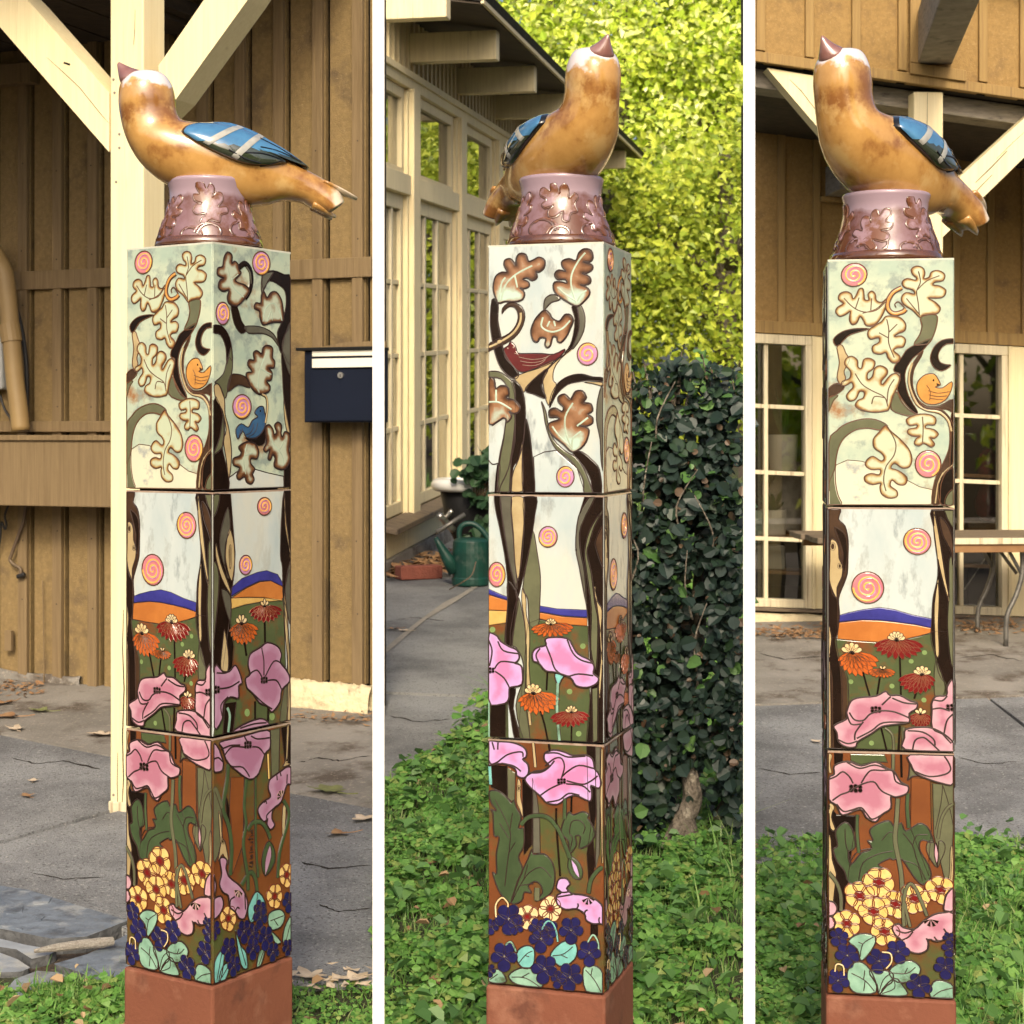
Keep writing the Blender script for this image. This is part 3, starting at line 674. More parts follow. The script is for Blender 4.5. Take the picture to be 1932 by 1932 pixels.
for px, py in ((225, 253), (225, 279), (219, 343), (214, 150), (216, 175), (262, 1500), (214, 1500)):
    u, z = HP.hit(px, py, .001); mb = MB(); mb.tube([HP.p(u, z, -.001), HP.p(u, z, .0018)], .0045, 'grey_wood', 8); mb.build('nail_head', house1)
for pix, w in (([(1490, 150), (1512, 172), (1545, 215)], .0018), ([(1840, 345), (1868, 318), (1900, 285)], .0024), ([(1826, 380), (1850, 352), (1872, 330)], .0018), ([(1880, 300), (1910, 270), (1932, 250)], .0012)): check(H3v, pix, -.0112, w, house3)
check(H3v, [(1750, 175), (1749, 240), (1750, 330)], -.0112, .0012, house3)
rn = random.Random(4)
for k in range(len(ug)-1):      # nails down the battens of the tan wall
    if ug[k+1] > UE or ug[k] < -.3: continue
    for z in (2.40, 2.8, 2.2, 1.9, 1.72, 1.15, .85):
        if z < 1.62 and ug[k] < 1.0 and z > 1.28: continue
        uu = ug[k+1]-.028+rn.uniform(-.006, .006); zz = z+rn.uniform(-.03, .03); mb = MB(); mb.tube([H1.p(uu, zz, .0235), H1.p(uu, zz, .0252)], .0035, 'dark_wood', 6); mb.build('nail_head', house1)

# cracks and stains in the paving
def pcrack(pix, w, parent, top=.0212):
    rn_ = random.Random(int(pix[0][0])); pts = []
    for (ax_, ay_), (bx_, by_) in zip(pix[:-1], pix[1:]):
        for k in range(6): t = k/6; pts.append((ax_+(bx_-ax_)*t+rn_.uniform(-2.5, 2.5), ay_+(by_-ay_)*t+rn_.uniform(-1.2, 1.2)))
    pts.append(pix[-1]); v = []; n = len(pts)
    for i, p in enumerate(pts):
        x, y = G(*p); ww = w*rn_.uniform(.4, 1.3)*(1 if 0 < i < n-1 else .1); v += [(x-ww*.4, y-ww, gz(y-ww)+top), (x+ww*.4, y+ww, gz(y+ww)+top)]
    mb = MB(); mb.add(v, [(2*i, 2*i+1, 2*i+3, 2*i+2) for i in range(n-1)], 'dark_gap'); return mb.build('crack', parent)
pcrack([(20, 1440), (70, 1452), (120, 1446), (190, 1462)], .006, pav); pcrack([(570, 1640), (620, 1652), (700, 1646)], .005, pav); pcrack([(560, 1450), (600, 1441), (640, 1446), (700, 1436)], .006, pav)
pcrack([(60, 1660), (120, 1672), (200, 1668)], .004, pav); pcrack([(600, 1720), (640, 1735), (700, 1728)], .004, pav)
pcrack([(730, 1180), (780, 1172), (840, 1178)], .008, pav2); pcrack([(735, 1360), (790, 1372), (850, 1366)], .006, pav2)
pcrack([(1430, 1240), (1480, 1252), (1550, 1246)], .008, pav3); pcrack([(1810, 1250), (1870, 1243), (1930, 1256)], .008, pav3); pcrack([(1430, 1460), (1490, 1472), (1550, 1468)], .005, pav3); pcrack([(1810, 1440), (1860, 1452), (1925, 1447)], .005, pav3)
# ================================================================== things standing about
def ob_leaf(name, x, y, size, rz, mat, label, cat='leaf', group='leaves fallen on the paving', curl=.5, lobes=5, z=.022):
    """a curled fallen leaf with lobes and a stem"""
    rnd = random.Random(int((x*97+y*31)*1000)); mb = MB(); n = lobes*4; ring = []
    for k in range(n):
        a = 2*math.pi*k/n; r = size*(.62+.38*math.cos(a*lobes/1.0)*.6)*(1.15 if abs(a-math.pi/2) < 1 else .9)*rnd.uniform(.85, 1.1)
        px, py = r*math.cos(a), r*math.sin(a)*1.1
        ring.append((px, py, curl*((px/size)**2*.5+(py/size)**2*.25)*size+rnd.uniform(0, .08)*size))
    v = [(0, 0, .06*size)]+[(.5*a, .5*b, .35*c+.03*size) for a, b, c in ring]+ring
    f = [(0, 1+k, 1+(k+1) % n) for k in range(n)]+[(1+k, 1+n+k, 1+n+(k+1) % n, 1+(k+1) % n) for k in range(n)]
    mb.add(v, f, mat); mb.tube([(0, -.5*size, .03*size), (0, -1.1*size, .05*size), (.1*size, -1.6*size, .12*size)], .03*size, mat, 5)
    o = mb.build(name, None); o.location = (x, y, gz(y)+z+.004); o.rotation_euler = (0, 0, rz)
    tag(o, label, cat, group); return o
for px, py, s, rz, mat, lab, lob in [
        (30, 1388, .055, .4, 'pale_leaf', 'pale curled leaf lying on the tan slab below the hanging cable', 5),
        (193, 1399, .065, 2.0, 'pale_leaf', 'pale crumpled leaf lying against the foot of the cream post', 5),
        (76, 1353, .06, 1.2, 'green_leaf', 'flat grey green leaf on the tan slab under the boxed ledge', 4),
        (8, 1338, .06, 2.6, 'dry_leaf', 'small brown leaf at the left end of the tan slab', 4),
        (14, 1364, .07, 1.5, 'dry_leaf', 'long brown leaf lying below the small brown leaf on the tan slab', 3),
        (622, 1507, .085, .8, 'green_leaf', 'big crumpled olive leaf on the slab joint right of the tall post', 5),
        (688, 1560, .055, 2.4, 'pale_leaf', 'pale brown leaf on asphalt at the right of the crumpled olive leaf', 4),
        (638, 1589, .05, 1.9, 'dry_leaf', 'narrow brown leaf on asphalt below the crumpled olive leaf', 3),
        (51, 1516, .035, .6, 'dry_leaf', 'small rust leaf standing up on the dark asphalt beside the post', 4),
        (62, 1487, .03, .2, 'pale_leaf', 'tiny white leaf on the dark asphalt above the rust leaf', 4),
        (586, 1862, .055, .9, 'pale_leaf', 'whitish leaf where asphalt meets grass right of the terracotta base', 5),
        (672, 1866, .05, 2.2, 'pale_leaf', 'pale leaf at the grass edge beside the white gap board', 5),
        (1540, 1412, .03, .5, 'pale_leaf', 'single pale leaf on the asphalt below the porch', 4),
        (763, 1199, .04, 1.1, 'pale_leaf', 'pale leaf on the concrete path near the red brick', 4),
        (742, 1196, .045, 2.1, 'dry_leaf', 'brown leaf on the concrete path left of the pale one', 4)]:
    x, y = G(px, py); ob_leaf('fallen_leaf', x, y, s, rz, MATS[mat].name, lab, lobes=lob)
# leaf litter (heaps nobody could count)
def litter(name, pts, n, spread, size, label, mats=('dry_leaf',)):
    v = []; f = []; rnd = random.Random(5)
    for _ in range(n):
        px, py = rnd.choice(pts); x, y = G(px, py); x += rnd.gauss(0, spread); y += rnd.gauss(0, spread); z = gz(y)+.022+abs(rnd.gauss(0, size*.6))
        a = rnd.uniform(0, 6.3); b = rnd.uniform(-.7, .7); s = size*rnd.uniform(.5, 1.2); o = len(v)
        ca, sa = math.cos(a), math.sin(a)
        for p, q, h in ((-1, 0, 0), (0, -.5, .25*b), (1, 0, .3), (0, .5, -.25*b)):
            v.append((x+s*(p*ca-q*sa), y+s*(p*sa+q*ca), z+s*(h+b*p*.4)))
        f.append((o, o+1, o+2, o+3))
    mb = MB(); mb.add(v, f, mats[0]); ob = mb.build(name); tag(ob, label, 'leaf litter', kind='stuff')
litter('leaf_litter', [(735, 1085), (745, 1092), (725, 1088)], 260, .10, .05, 'heap of dry tan leaves against the foundation beside the red brick')
litter('leaf_litter', [(830, 1075), (850, 1080), (840, 1060)], 220, .15, .05, 'dry brown leaves under the bathtub planter')
litter('leaf_litter', [(1430+k*9, 1196+(k % 5)*4) for k in range(15)]+[(1810+k*12, 1186+(k % 4)*5) for k in range(11)], 420, .07, .022, 'crumbled dead leaves along the foot of the porch footing')
litter('leaf_litter', [(2+k*5, 1300+(k % 3)*9) for k in range(12)]+[(560+k*14, 1364+(k % 3)*3) for k in range(11)], 150, .05, .018, 'crumbled dead leaves along the foot of the tan wall')
litter('leaf_litter', [(560+k*12, 1862+(k % 3)*8) for k in range(12)], 22, .03, .02, 'pale dead leaves caught along the edge of the grass', ('pale_leaf',))

# driftwood stick on the flagstones
x, y = G(152, 1810); mb = MB()
mb.tube([(-.12, -.012, 0), (-.06, -.006, .004), (0, 0, .006), (.06, .006, .004), (.085, .012, .004)], [.008, .017, .019, .021, .017], 'stick', 9)
o = mb.build('stick', None, smooth=False); o.location = (x, y, gz(y)+.034); o.rotation_euler = (0, R(-2), R(12)); o.scale = (.95, .62, .62); tag(o, 'split grey stick lying across the flagstones by the tall post', 'stick')

# red brick, bathtub planter, watering can
x, y = G(790, 1098); mb = MB(); mb.box(-.14, .14, -.06, .06, 0, .085, 'red_brick'); o = mb.build('brick', bevel=.008); o.location = (x, y, gz(y)+.02); o.rotation_euler = (0, 0, R(24)); tag(o, 'old red brick lying on the path by the foundation', 'brick')

tx, ty = -.02, 11.55
tub = tag(empty('bathtub', (tx, ty, gz(ty)+.02)), 'black footed bathtub with white enamel rim used as a planter', 'bathtub')
def oval(a, b, z, n=40):
    out = []
    for k in range(n):
        t = 2*math.pi*k/n; c, s_ = math.cos(t), math.sin(t)
        out.append((tx+a*math.copysign(abs(c)**.62, c), ty+b*math.copysign(abs(s_)**.62, s_), gz(ty)+.02+z))
    return out
def loft(mb, rings, mat, cap=True):
    n = len(rings[0]); vs_ = [v for g in rings for v in g]; fs = []
    for i in range(len(rings)-1):
        for k in range(n): a = i*n+k; b = i*n+(k+1) % n; fs.append((a, b, b+n, a+n))
    if cap: fs += [list(range(n))[::-1], list(range((len(rings)-1)*n, len(rings)*n))]
    mb.add(vs_, fs, mat)
mb = MB(); loft(mb, [oval(.26, .20, .10), oval(.34, .27, .13), oval(.42, .32, .30), oval(.46, .35, .53), oval(.44, .33, .53), oval(.38, .29, .30), oval(.3, .24, .2)], 'tub_iron'); mb.build('basin', tub, smooth=True)
mb = MB(); ring = spline(oval(.475, .365, .545, 40), True, 1); mb.tube(ring+[ring[0], ring[1]], .042, 'enamel', 10, False); mb.build('rim', tub, smooth=True)
mb = MB(); loft(mb, [oval(.44, .33, .44), oval(.05, .05, .47)], 'soil'); mb.build('potting_soil', tub)
for sx in (-1, 1):
    for sy in (-1, 1):
        mb = MB(); mb.tube([(tx+sx*.24, ty+sy*.18, gz(ty)+.17), (tx+sx*.28, ty+sy*.2, gz(ty)+.09), (tx+sx*.27, ty+sy*.2, gz(ty)+.0)], [.05, .035, .045], 'tub_iron', 8); mb.build('foot', tub, smooth=True)
fx = P(838, 970, 11.1)
mb = MB(); b0 = P(856, 1000, 11.12); mb.tube([b0, P(846, 992, 11.1), P(836, 978, 11.08), P(829, 973, 11.0)], .022, 'steel', 10); mb.tube([P(838, 980, 11.08), P(850, 966, 11.08), P(854, 963, 11.08)], .015, 'steel', 8); mb.build('faucet', tub, smooth=True)
tubz = gz(ty)+.02
# watering can
wy = 10.72; wx = P(888, 1100, wy).x; wz = gz(wy)+.02
can = tag(empty('watering_can', (wx, wy, wz)), 'dark green plastic watering can with a long spout in front of the bathtub', 'watering can')
WS = 1/307.0
mb = MB(); mb.lathe([(.112, 0), (.116, .01), (.116, .045), (.110, .05), (.112, .20), (.108, .27), (.095, .285), (.07, .292)], 'can_green', 28, (wx, wy, wz)); mb.build('body', can, smooth=False, bevel=.003)
mb = MB(); mb.tube([(wx-.09, wy-.02, wz+.09), (wx-.145, wy-.03, wz+.17), (wx-.19, wy-.04, wz+.25), (wx-.215, wy-.045, wz+.295)], [.052, .036, .022, .014], 'can_green', 14); mb.build('spout', can, smooth=True)
mb = MB(); mb.tube(spline([(wx-.07, wy, wz+.28), (wx-.068, wy, wz+.34), (wx-.035, wy, wz+.375), (wx+.03, wy, wz+.37), (wx+.10, wy, wz+.30), (wx+.14, wy, wz+.2), (wx+.11, wy, wz+.1)], n=4), .017, 'can_green', 10); mb.build('handle', can, smooth=True)
mb = MB(); mb.tube([(wx-.215, wy+.05, wz+.32), (wx-.04, wy+.12, wz+.43)], .014, 'grey_metal', 8); o = mb.build('hose_wand', None, smooth=True); tag(o, 'thin grey watering wand resting above the green can spout', 'hose wand')
mb = MB(); mb.tube(spline([P(898, 1060, 10.5), P(890, 1085, 10.4), P(870, 1100, 10.4), P(848, 1112, 10.5)], n=4), .004, 'cable_brown', 5); o = mb.build('twig', None); tag(o, 'thin bare twig hanging in front of the watering can', 'twig')

# folding bench under the windows of the right bay
lx = P(1503, 1000, 8.95).x
yb0, yb1 = 8.35, 9.22; bz = P(1600, 1018, yb0).z
u_tab = Vector((math.cos(th), math.sin(th), 0)); T3 = Fr((lx, 8.75, 0), u_tab, N3)
bench = tag(empty('folding_table', T3.p(.8, gz(9.0), 0)), 'low weathered plank folding table on bent metal legs beside the paned windows', 'table')
for k in range(4):
    T3.piece('plank', bench, .02-.02*(k % 2), 1.7, bz-.028, bz, -.36+.16*k, -.36+.16*k+.155, 'plank_wood', .003)
T3.piece('edge_strip', bench, .04, 1.68, bz-.034, bz-.004, .282, .296, 'pale_paint', .002)
T3.piece('apron', bench, .08, 1.6, bz-.075, bz-.034, .255, .28, 'shelf_wood', .002)
T3.piece('apron', bench, .08, 1.6, bz-.075, bz-.034, -.33, -.305, 'shelf_wood', .002)
lg = T3.hit(1905, 1040, .1)[0]
for d in (.18, -.22):
    zg = gz(T3.p(lg, 0, d).y)+.02
    mb = MB(); mb.tube(spline([T3.p(lg+.03, bz-.03, d), T3.p(lg+.035, bz-.18, d), T3.p(lg-.0, bz-.30, d), T3.p(lg-.045, bz-.40, d), T3.p(lg-.05, zg, d)], n=3), .013, 'grey_metal', 8); mb.build('leg', bench, smooth=True)
    mb = MB(); mb.tube([T3.p(lg-.06, bz-.03, d), T3.p(lg+.03, bz-.19, d)], .009, 'grey_metal', 8); mb.tube([T3.p(lg+.03, bz-.05, d), T3.p(lg+.16, bz-.22, d)], .009, 'grey_metal', 8); mb.build('leg_brace', bench, smooth=True)
    mb = MB(); q = T3.p(.28, bz-.03, d); zq = gz(q.y)+.02; mb.tube([q, T3.p(.30, bz-.3, d), T3.p(.28, zq, d)], .013, 'grey_metal', 8); mb.build('leg', bench, smooth=True)

# what stands on the shelves behind the panes
def onshelf(px, py, d): u, z = B3.hit(px, py, d); return B3.p(u, z, d)
def pot(px, zsh, d, r, h, mat, label, taper=.8):
    u = B3.hit(px, 900, d)[0]; p = B3.p(u, zsh, d); mb = MB(); mb.lathe([(r*taper, 0), (r*.95, h*.5), (r, h), (r*.86, h), (r*.8, h*.85)], mat, 24)
    o = mb.build('pot', smooth=False); o.location = p; tag(o, label, 'pot'); return p
def shoots(p, n, h, spread, label, mat='houseleaf', wide=.02):
    rnd = random.Random(int(abs(p[0])*1000)); mb = MB()
    for k in range(n):
        a = rnd.uniform(0, 6.3); l = h*rnd.uniform(.5, 1); sp_ = spread*rnd.uniform(.2, 1)
        w = Vector((-math.sin(a), math.cos(a), 0))*wide; base = Vector(p)
        c = [base+Vector((math.cos(a)*sp_*t, math.sin(a)*sp_*t, l*(t-.25*t*t*spread*4))) for t in (0, .4, .75, 1)]
        v = [c[0]-w*.3, c[0]+w*.3, c[1]-w, c[1]+w, c[2]-w*.8, c[2]+w*.8, c[3]]
        mb.add(v, [(0, 1, 3, 2), (2, 3, 5, 4), (4, 5, 6)], mat)
    o = mb.build('potted_plant'); tag(o, label, 'plant')
leaf_mat('houseleaf', [(.03, .10, .03), (.06, .16, .05), (.10, .20, .06)], .3)
p = pot(1477, shelf_z[0], -.28, .085, .20, 'pot_white', 'tall white pot on the upper shelf behind the left window', .85)
shoots(p+Vector((0, 0, .18)), 9, .34, .10, 'long leaved plant growing from the tall white pot', wide=.022)
p = pot(1459, shelf_z[1], -.26, .075, .14, 'pot_white', 'short white pot on the middle shelf behind the left window', .9)
shoots(p+Vector((0, 0, .12)), 22, .16, .14, 'small bushy plant growing from the short white pot', wide=.014)
pot(1427, shelf_z[1], -.26, .06, .13, 'pot_mint', 'mint green jar at the left end of the middle shelf')
u = B3.hit(1512, 900, -.3)[0]; mb = MB()
mb.tube([(0, -.012, 0), (0, .012, 0)], .20, 'grey_metal', 36); o = mb.build('metal_tray', smooth=False, bevel=.004); o.location = B3.p(u, shelf_z[1]+.20, -.27); o.rotation_euler = (R(-8), 0, th); tag(o, 'round dark metal tray leaning on the middle shelf', 'tray')
u = B3.hit(1435, 900, -.3)[0]; mb = MB(); mb.box(-.14, .11, -.08, .08, 0, .13, 'box_grey'); o = mb.build('storage_box', bevel=.005); o.location = B3.p(u, shelf_z[2]+.002, -.26); o.rotation_euler = (0, 0, th); tag(o, 'grey storage box on the lowest shelf behind the left window', 'box')
u = B3.hit(1484, 900, -.3)[0]; mb = MB(); mb.lathe([(.03, 0), (.055, .015), (.06, .03), (.05, .03)], 'white', 20); o = mb.build('saucer'); o.location = B3.p(u+.05, shelf_z[1]+.001, -.2); tag(o, 'small white saucer beside the leaning round tray', 'saucer')
u = B3.hit(1836, 900, -.3)[0]; mb = MB(); mb.box(-.10, .10, -.05, .05, 0, .06, 'pot_white'); o = mb.build('carton', bevel=.004); o.location = B3.p(u, zsill-.06, -.25); o.rotation_euler = (0, 0, th); tag(o, 'low white carton on the floor behind the right window', 'box')
mb = MB(); mb.tube([onshelf(1820, 1112, -.2), onshelf(1858, 1054, -.2)], .004, 'pot_white', 6); o = mb.build('rod'); tag(o, 'thin white rod leaning behind the right window', 'rod')
u = B3.hit(1852, 900, -.4)[0]; mb = MB(); mb.lathe([(.03, 0), (.075, .05), (.08, .12), (.045, .22), (.06, .30), (.055, .38), (.02, .42)], 'redbird', 24); o = mb.build('vase', smooth=True); o.location = B3.p(u, B3.hit(1850, 985, -.3)[1], -.3); tag(o, 'dark red tall vase behind the right window', 'vase')
u = B3.hit(1852, 900, -.4)[0]; B3.piece('stand', None, u-.15, u+.15, zsill-.06, B3.hit(1850, 985, -.3)[1]-.001, -.4, -.2, 'room_dark')
tag(bpy.data.objects['stand'], 'dark stand carrying the red vase behind the right window', 'stand')

# added white boards standing in for the blank gaps between the three views
for px, lab in ((714, 'added thin white board for the gap between the tan wall bay and the paned window bay'), (1413.5, 'added thin white board for the gap between the hedge and the porch bay')):
    y = 3.0; w = 22.5/F*y; x = (px-966)/F*y
    mb = MB(); mb.box(-w/2, w/2, 0, .045, 0, 2.62-gz(y), 'gap_board_white'); o = mb.build('gap_board', bevel=.0012); o.location = (x, y, gz(y)-.01)
    o.rotation_euler = (0, 0, -math.atan2(x, y)); tag(o, lab, 'board', 'added white boards for the gaps between bays')

# ================================================================== greenery
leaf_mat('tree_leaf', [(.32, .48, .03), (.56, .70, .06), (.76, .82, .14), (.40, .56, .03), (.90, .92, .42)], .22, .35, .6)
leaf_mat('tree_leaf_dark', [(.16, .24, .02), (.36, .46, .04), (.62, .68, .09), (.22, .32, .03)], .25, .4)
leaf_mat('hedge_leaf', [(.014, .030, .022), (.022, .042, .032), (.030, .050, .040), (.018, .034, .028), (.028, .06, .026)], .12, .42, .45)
leaf_mat('hedge_dry', [(.10, .055, .03), (.17, .12, .08), (.06, .045, .03)], .2)
leaf_mat('clover', [(.075, .20, .04), (.14, .33, .06), (.23, .43, .10), (.10, .25, .05), (.32, .40, .11)], .35, .45)
leaf_mat('blade', [(.08, .20, .04), (.15, .33, .06), (.24, .42, .10), (.36, .42, .18)], .35, .45)
leaf_mat('tub_leaf', [(.02, .055, .025), (.035, .085, .035), (.055, .11, .05)], .2, .45)

leaf_mat('litter_leaf', [(.20, .12, .06), (.32, .20, .10), (.45, .34, .2), (.14, .08, .04)], .1, .7)
leaf_mat('weed', [(.06, .14, .04), (.10, .22, .06), (.14, .26, .08)], .25, .45)
def rot_frames(nrm, spin):
    nrm = nrm/np.linalg.norm(nrm, axis=1, keepdims=True)
    ref = np.where(np.abs(nrm[:, 2:3]) > .9, np.array([[1., 0, 0]]), np.array([[0, 0, 1.]]))
    a = np.cross(nrm, ref); a /= np.linalg.norm(a, axis=1, keepdims=True); b = np.cross(nrm, a)
    c, s_ = np.cos(spin)[:, None], np.sin(spin)[:, None]
    return a*c+b*s_, -a*s_+b*c, nrm
def leaves(name, pos, nrm, size, mat, shape, parent=None, bend=.25, rnd=np.random):
    """many leaves: shape = list of (along, across) of a half outline from stem to tip"""
    n = len(pos); ax, bx, nx = rot_frames(nrm, rnd.uniform(0, 2*np.pi, n)); S = size[:, None]
    cols = []
    mid = [shape[0], shape[-1]]
    outline = [(u, w) for u, w in shape]+[(u, -w) for u, w in shape[-2:0:-1]]
    for u, w in outline: cols.append(pos+ax*(S*u)+bx*(S*w)+nx*(S*(abs(w)*bend*1.6-bend*u*u*.6)))
    v = np.stack(cols, 1).reshape(-1, 3); m = len(outline); k = len(shape)
    base = (np.arange(n)*m)[:, None]
    f1 = base+np.arange(k)[None]; f2 = base+np.array([0]+list(range(k-1, m)))[None]
    return np_mesh(name, v, f1.tolist()+f2.tolist(), mat, parent)
OVAL = [(0, 0), (.3, .36), (.72, .34), (1, 0)]
ROUND = [(0, 0), (.12, .30), (.45, .46), (.8, .34), (1, 0)]
DIAM = [(0, 0), (.45, .34), (1, 0)]

def tree(label, base, h, rx, ry, n, mat, seed, size=.10, cz=.58, lean=0, rz=.44):
    rs = np.random.RandomState(seed); rnd = random.Random(seed)
    t = tag(empty('tree', (base[0], base[1], gz(base[1]))), label, 'tree', 'trees behind the paned building' if base[1] > 0 else 'yard trees and added unseen trees behind the viewer')
    g0 = gz(base[1]); C = np.array([base[0]+lean, base[1], g0+h*cz])
    mb = MB(); mb.tube(spline([(base[0], base[1], g0-.1), (base[0]+.05, base[1], g0+h*.2), (base[0]+lean*.5, base[1]+.05, g0+h*.45), (base[0]+lean, base[1], g0+h*.85)], n=3), [.22-.015*k for k in range(10)], 'bark', 9); mb.build('trunk', t, smooth=True)
    for k in range(9):
        a = rnd.uniform(0, 6.3); z0 = g0+h*rnd.uniform(.2, .6); r = rnd.uniform(.5, .85)
        e = Vector((C[0]+math.cos(a)*rx*r, C[1]+math.sin(a)*ry*r, z0+h*rnd.uniform(.1, .3)))
        s0 = Vector((base[0]+lean*.4, base[1], z0)); mb = MB(); mb.tube([s0, (s0+e)/2+Vector((0, 0, -.1)), e], [.07, .045, .015], 'bark', 6); mb.build('branch', t, smooth=True)
    nc = max(50, n//95); d = rs.normal(size=(nc, 3)); d /= np.linalg.norm(d, axis=1, keepdims=True)
    rad = rs.uniform(.45, 1.0, nc)**.6; lump = 1+.22*np.sin(d[:, 0]*5+seed)*np.cos(d[:, 2]*6+seed*2)
    cc = C+d*rad[:, None]*lump[:, None]*np.array([rx, ry, h*rz])
    idx = rs.randint(0, nc, n); sp_ = np.array([.33, .33, .23])*(.6+.8*rs.rand(nc))[idx][:, None]
    pos = cc[idx]+rs.normal(size=(n, 3))*sp_
    nr = d[idx]*.35+rs.normal(size=(n, 3))*.55+np.array([0, -.75, .6])
    leaves('crown', pos, nr, size*(.45+1.1*rs.rand(n)**1.6), mat, DIAM, t, .3, rs)
tree('tall yellow green tree in full sun above the far eave', (-.6, 25.5), 8.6, 2.3, 1.8, 26000, 'tree_leaf', 3, .105)
tree('broad sunlit yellow tree right behind the bird of the middle bay', (1.5, 24.0), 8.4, 2.4, 1.7, 32000, 'tree_leaf', 5, .105)
tree('sunlit leafy tree beside the white gap board of the porch bay', (3.6, 24.6), 8.8, 2.2, 1.8, 26000, 'tree_leaf', 8, .105)
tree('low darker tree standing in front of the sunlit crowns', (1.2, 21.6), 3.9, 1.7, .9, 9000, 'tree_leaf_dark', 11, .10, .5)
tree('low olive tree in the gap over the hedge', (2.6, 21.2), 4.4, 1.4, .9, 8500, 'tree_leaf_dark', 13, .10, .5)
tree('distant tall yellow tree closing the gap between the crowns', (.6, 29.5), 11.0, 4.6, 1.6, 20000, 'tree_leaf', 17, .16, .55)
tree('distant green tree far behind the porch', (4.8, 29.0), 11.0, 3.2, 1.8, 14000, 'tree_leaf', 19, .16, .55)

for lab, b_, h_, rx_, n_, sd_ in (('pale trunked tree standing in the sunny yard opposite the porch', (8.2, -7.5), 7.0, 2.2, 5000, 23), ('second yard tree farther back opposite the porch', (12.5, -11.0), 8.0, 2.8, 4500, 27),
        ('unseen broad tree added straight behind the viewer', (-1.0, -13.5), 7.5, 3.2, 4500, 39), ('unseen tree added behind the viewer to the left', (-7.5, -14.5), 7.5, 3.2, 4500, 43), ('unseen tree added far left behind the viewer', (-14.0, -10.0), 6.5, 3.0, 4500, 47)):  # unseen trees added to cut sky fill and darken what glass and glaze mirror
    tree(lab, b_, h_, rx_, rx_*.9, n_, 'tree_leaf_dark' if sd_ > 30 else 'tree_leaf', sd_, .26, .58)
# hedge of round dark leaves with bare grey stems
rs = np.random.RandomState(21)
hy = 5.45; hx = (1300-966)/F*hy; hg = gz(hy)
hedge = tag(empty('hedge', (hx, hy, hg)), 'dark hedge of round blue green leaves on gnarled grey stems', 'hedge')
def stem(name, pix, y0, r, parent=hedge):
    mb = MB(); pts = [P(px, py, y0+dy) for px, py, dy in pix]; mb.tube(spline(pts, n=4), [r[0]+(r[1]-r[0])*k/((len(pts)-1)*4) for k in range((len(pts)-1)*4+1)], 'bark', 10); mb.build(name, parent, smooth=True)
stem('trunk', [(1262, 1632, 0), (1272, 1592, 0), (1288, 1552, .02), (1306, 1512, .02), (1303, 1475, .03), (1300, 1440, .05), (1315, 1380, .08), (1305, 1250, .12), (1320, 1050, .15), (1310, 850, .2)], 5.33, (.040, .014))
stem('root', [(1318, 1618, .0), (1308, 1588, -.005), (1294, 1550, .015)], 5.33, (.018, .030))
stem('root', [(1238, 1622, .0), (1256, 1600, -.005), (1280, 1565, .015)], 5.33, (.012, .026))
stem('branch', [(1332, 1570, .15), (1362, 1530, .1), (1392, 1492, .05), (1406, 1478, .02)], 5.4, (.022, .02))
stem('branch', [(1298, 1440, .03), (1350, 1385, .05), (1400, 1350, .08)], 5.4, (.02, .014))
stem('branch', [(1315, 1300, .1), (1325, 1180, .12), (1345, 1000, .12)], 5.4, (.016, .01))
stem('branch', [(1215, 1590, .1), (1222, 1500, .1), (1235, 1350, .12)], 5.4, (.014, .010))
rndh = random.Random(9)
for k in range(7):
    px = rndh.uniform(1190, 1400); py = rndh.uniform(720, 1350)
    stem('twig', [(px, py+60, 0), (px+rndh.uniform(-15, 15), py, -.03), (px+rndh.uniform(-40, 40), py-70, -.05)], 5.32, (.004, .0015))
def hedge_leaves(n, matname, seed, dry=False):
    r = np.random.RandomState(seed); m = n*3
    px = r.uniform(1130, 1404, m); py = r.uniform(688, 1600, m)
    top = 712+24*np.sin(px/19.)+16*np.sin(px/7.+1)-30*np.exp(-((px-1335)/40.)**2)+20*(px < 1240)-28*r.rand(m)**3+10*np.sin(px/3.1)
    dens = np.ones(m); dens *= (py > top)
    # open underneath: stems show
    low = np.clip((py-1400)/150, 0, 1); hole = np.exp(-((px-1318)/40.)**2)
    dens *= 1-low*(.25+.6*hole); dens *= 1-.93*((py > 1455) & (np.abs(px-1296-(1520-py)*.08) < 30)); dens *= 1-.55*((py > 1500) & (px > 1300))
    dens *= np.where((np.abs(px-1310) < 24) & (np.abs(py-1150) < 80), .25, 1)
    clump = .5+.5*np.sin(px/23.+py/31.)*np.sin(py/27.-px/40.)
    k = r.rand(m) < dens*clump; px, py = px[k][:n], py[k][:n]; n2 = len(px)
    depth = hy-.16+np.abs(r.normal(0, .17, n2))
    x = (px-966)/F*depth; z = CAMH-(py-HZ)/F*depth
    pos = np.stack([x, depth, z], 1); nr = np.stack([r.normal(-.2, .6, n2), r.normal(-.75, .4, n2), r.normal(.55, .45, n2)], 1)
    leaves('foliage', pos, nr, (.5+1.0*r.rand(n2)**1.5)*(.022 if dry else .036), matname, ROUND, hedge, .2, r)
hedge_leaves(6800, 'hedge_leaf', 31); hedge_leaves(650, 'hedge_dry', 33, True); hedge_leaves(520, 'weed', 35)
rsh = random.Random(12)
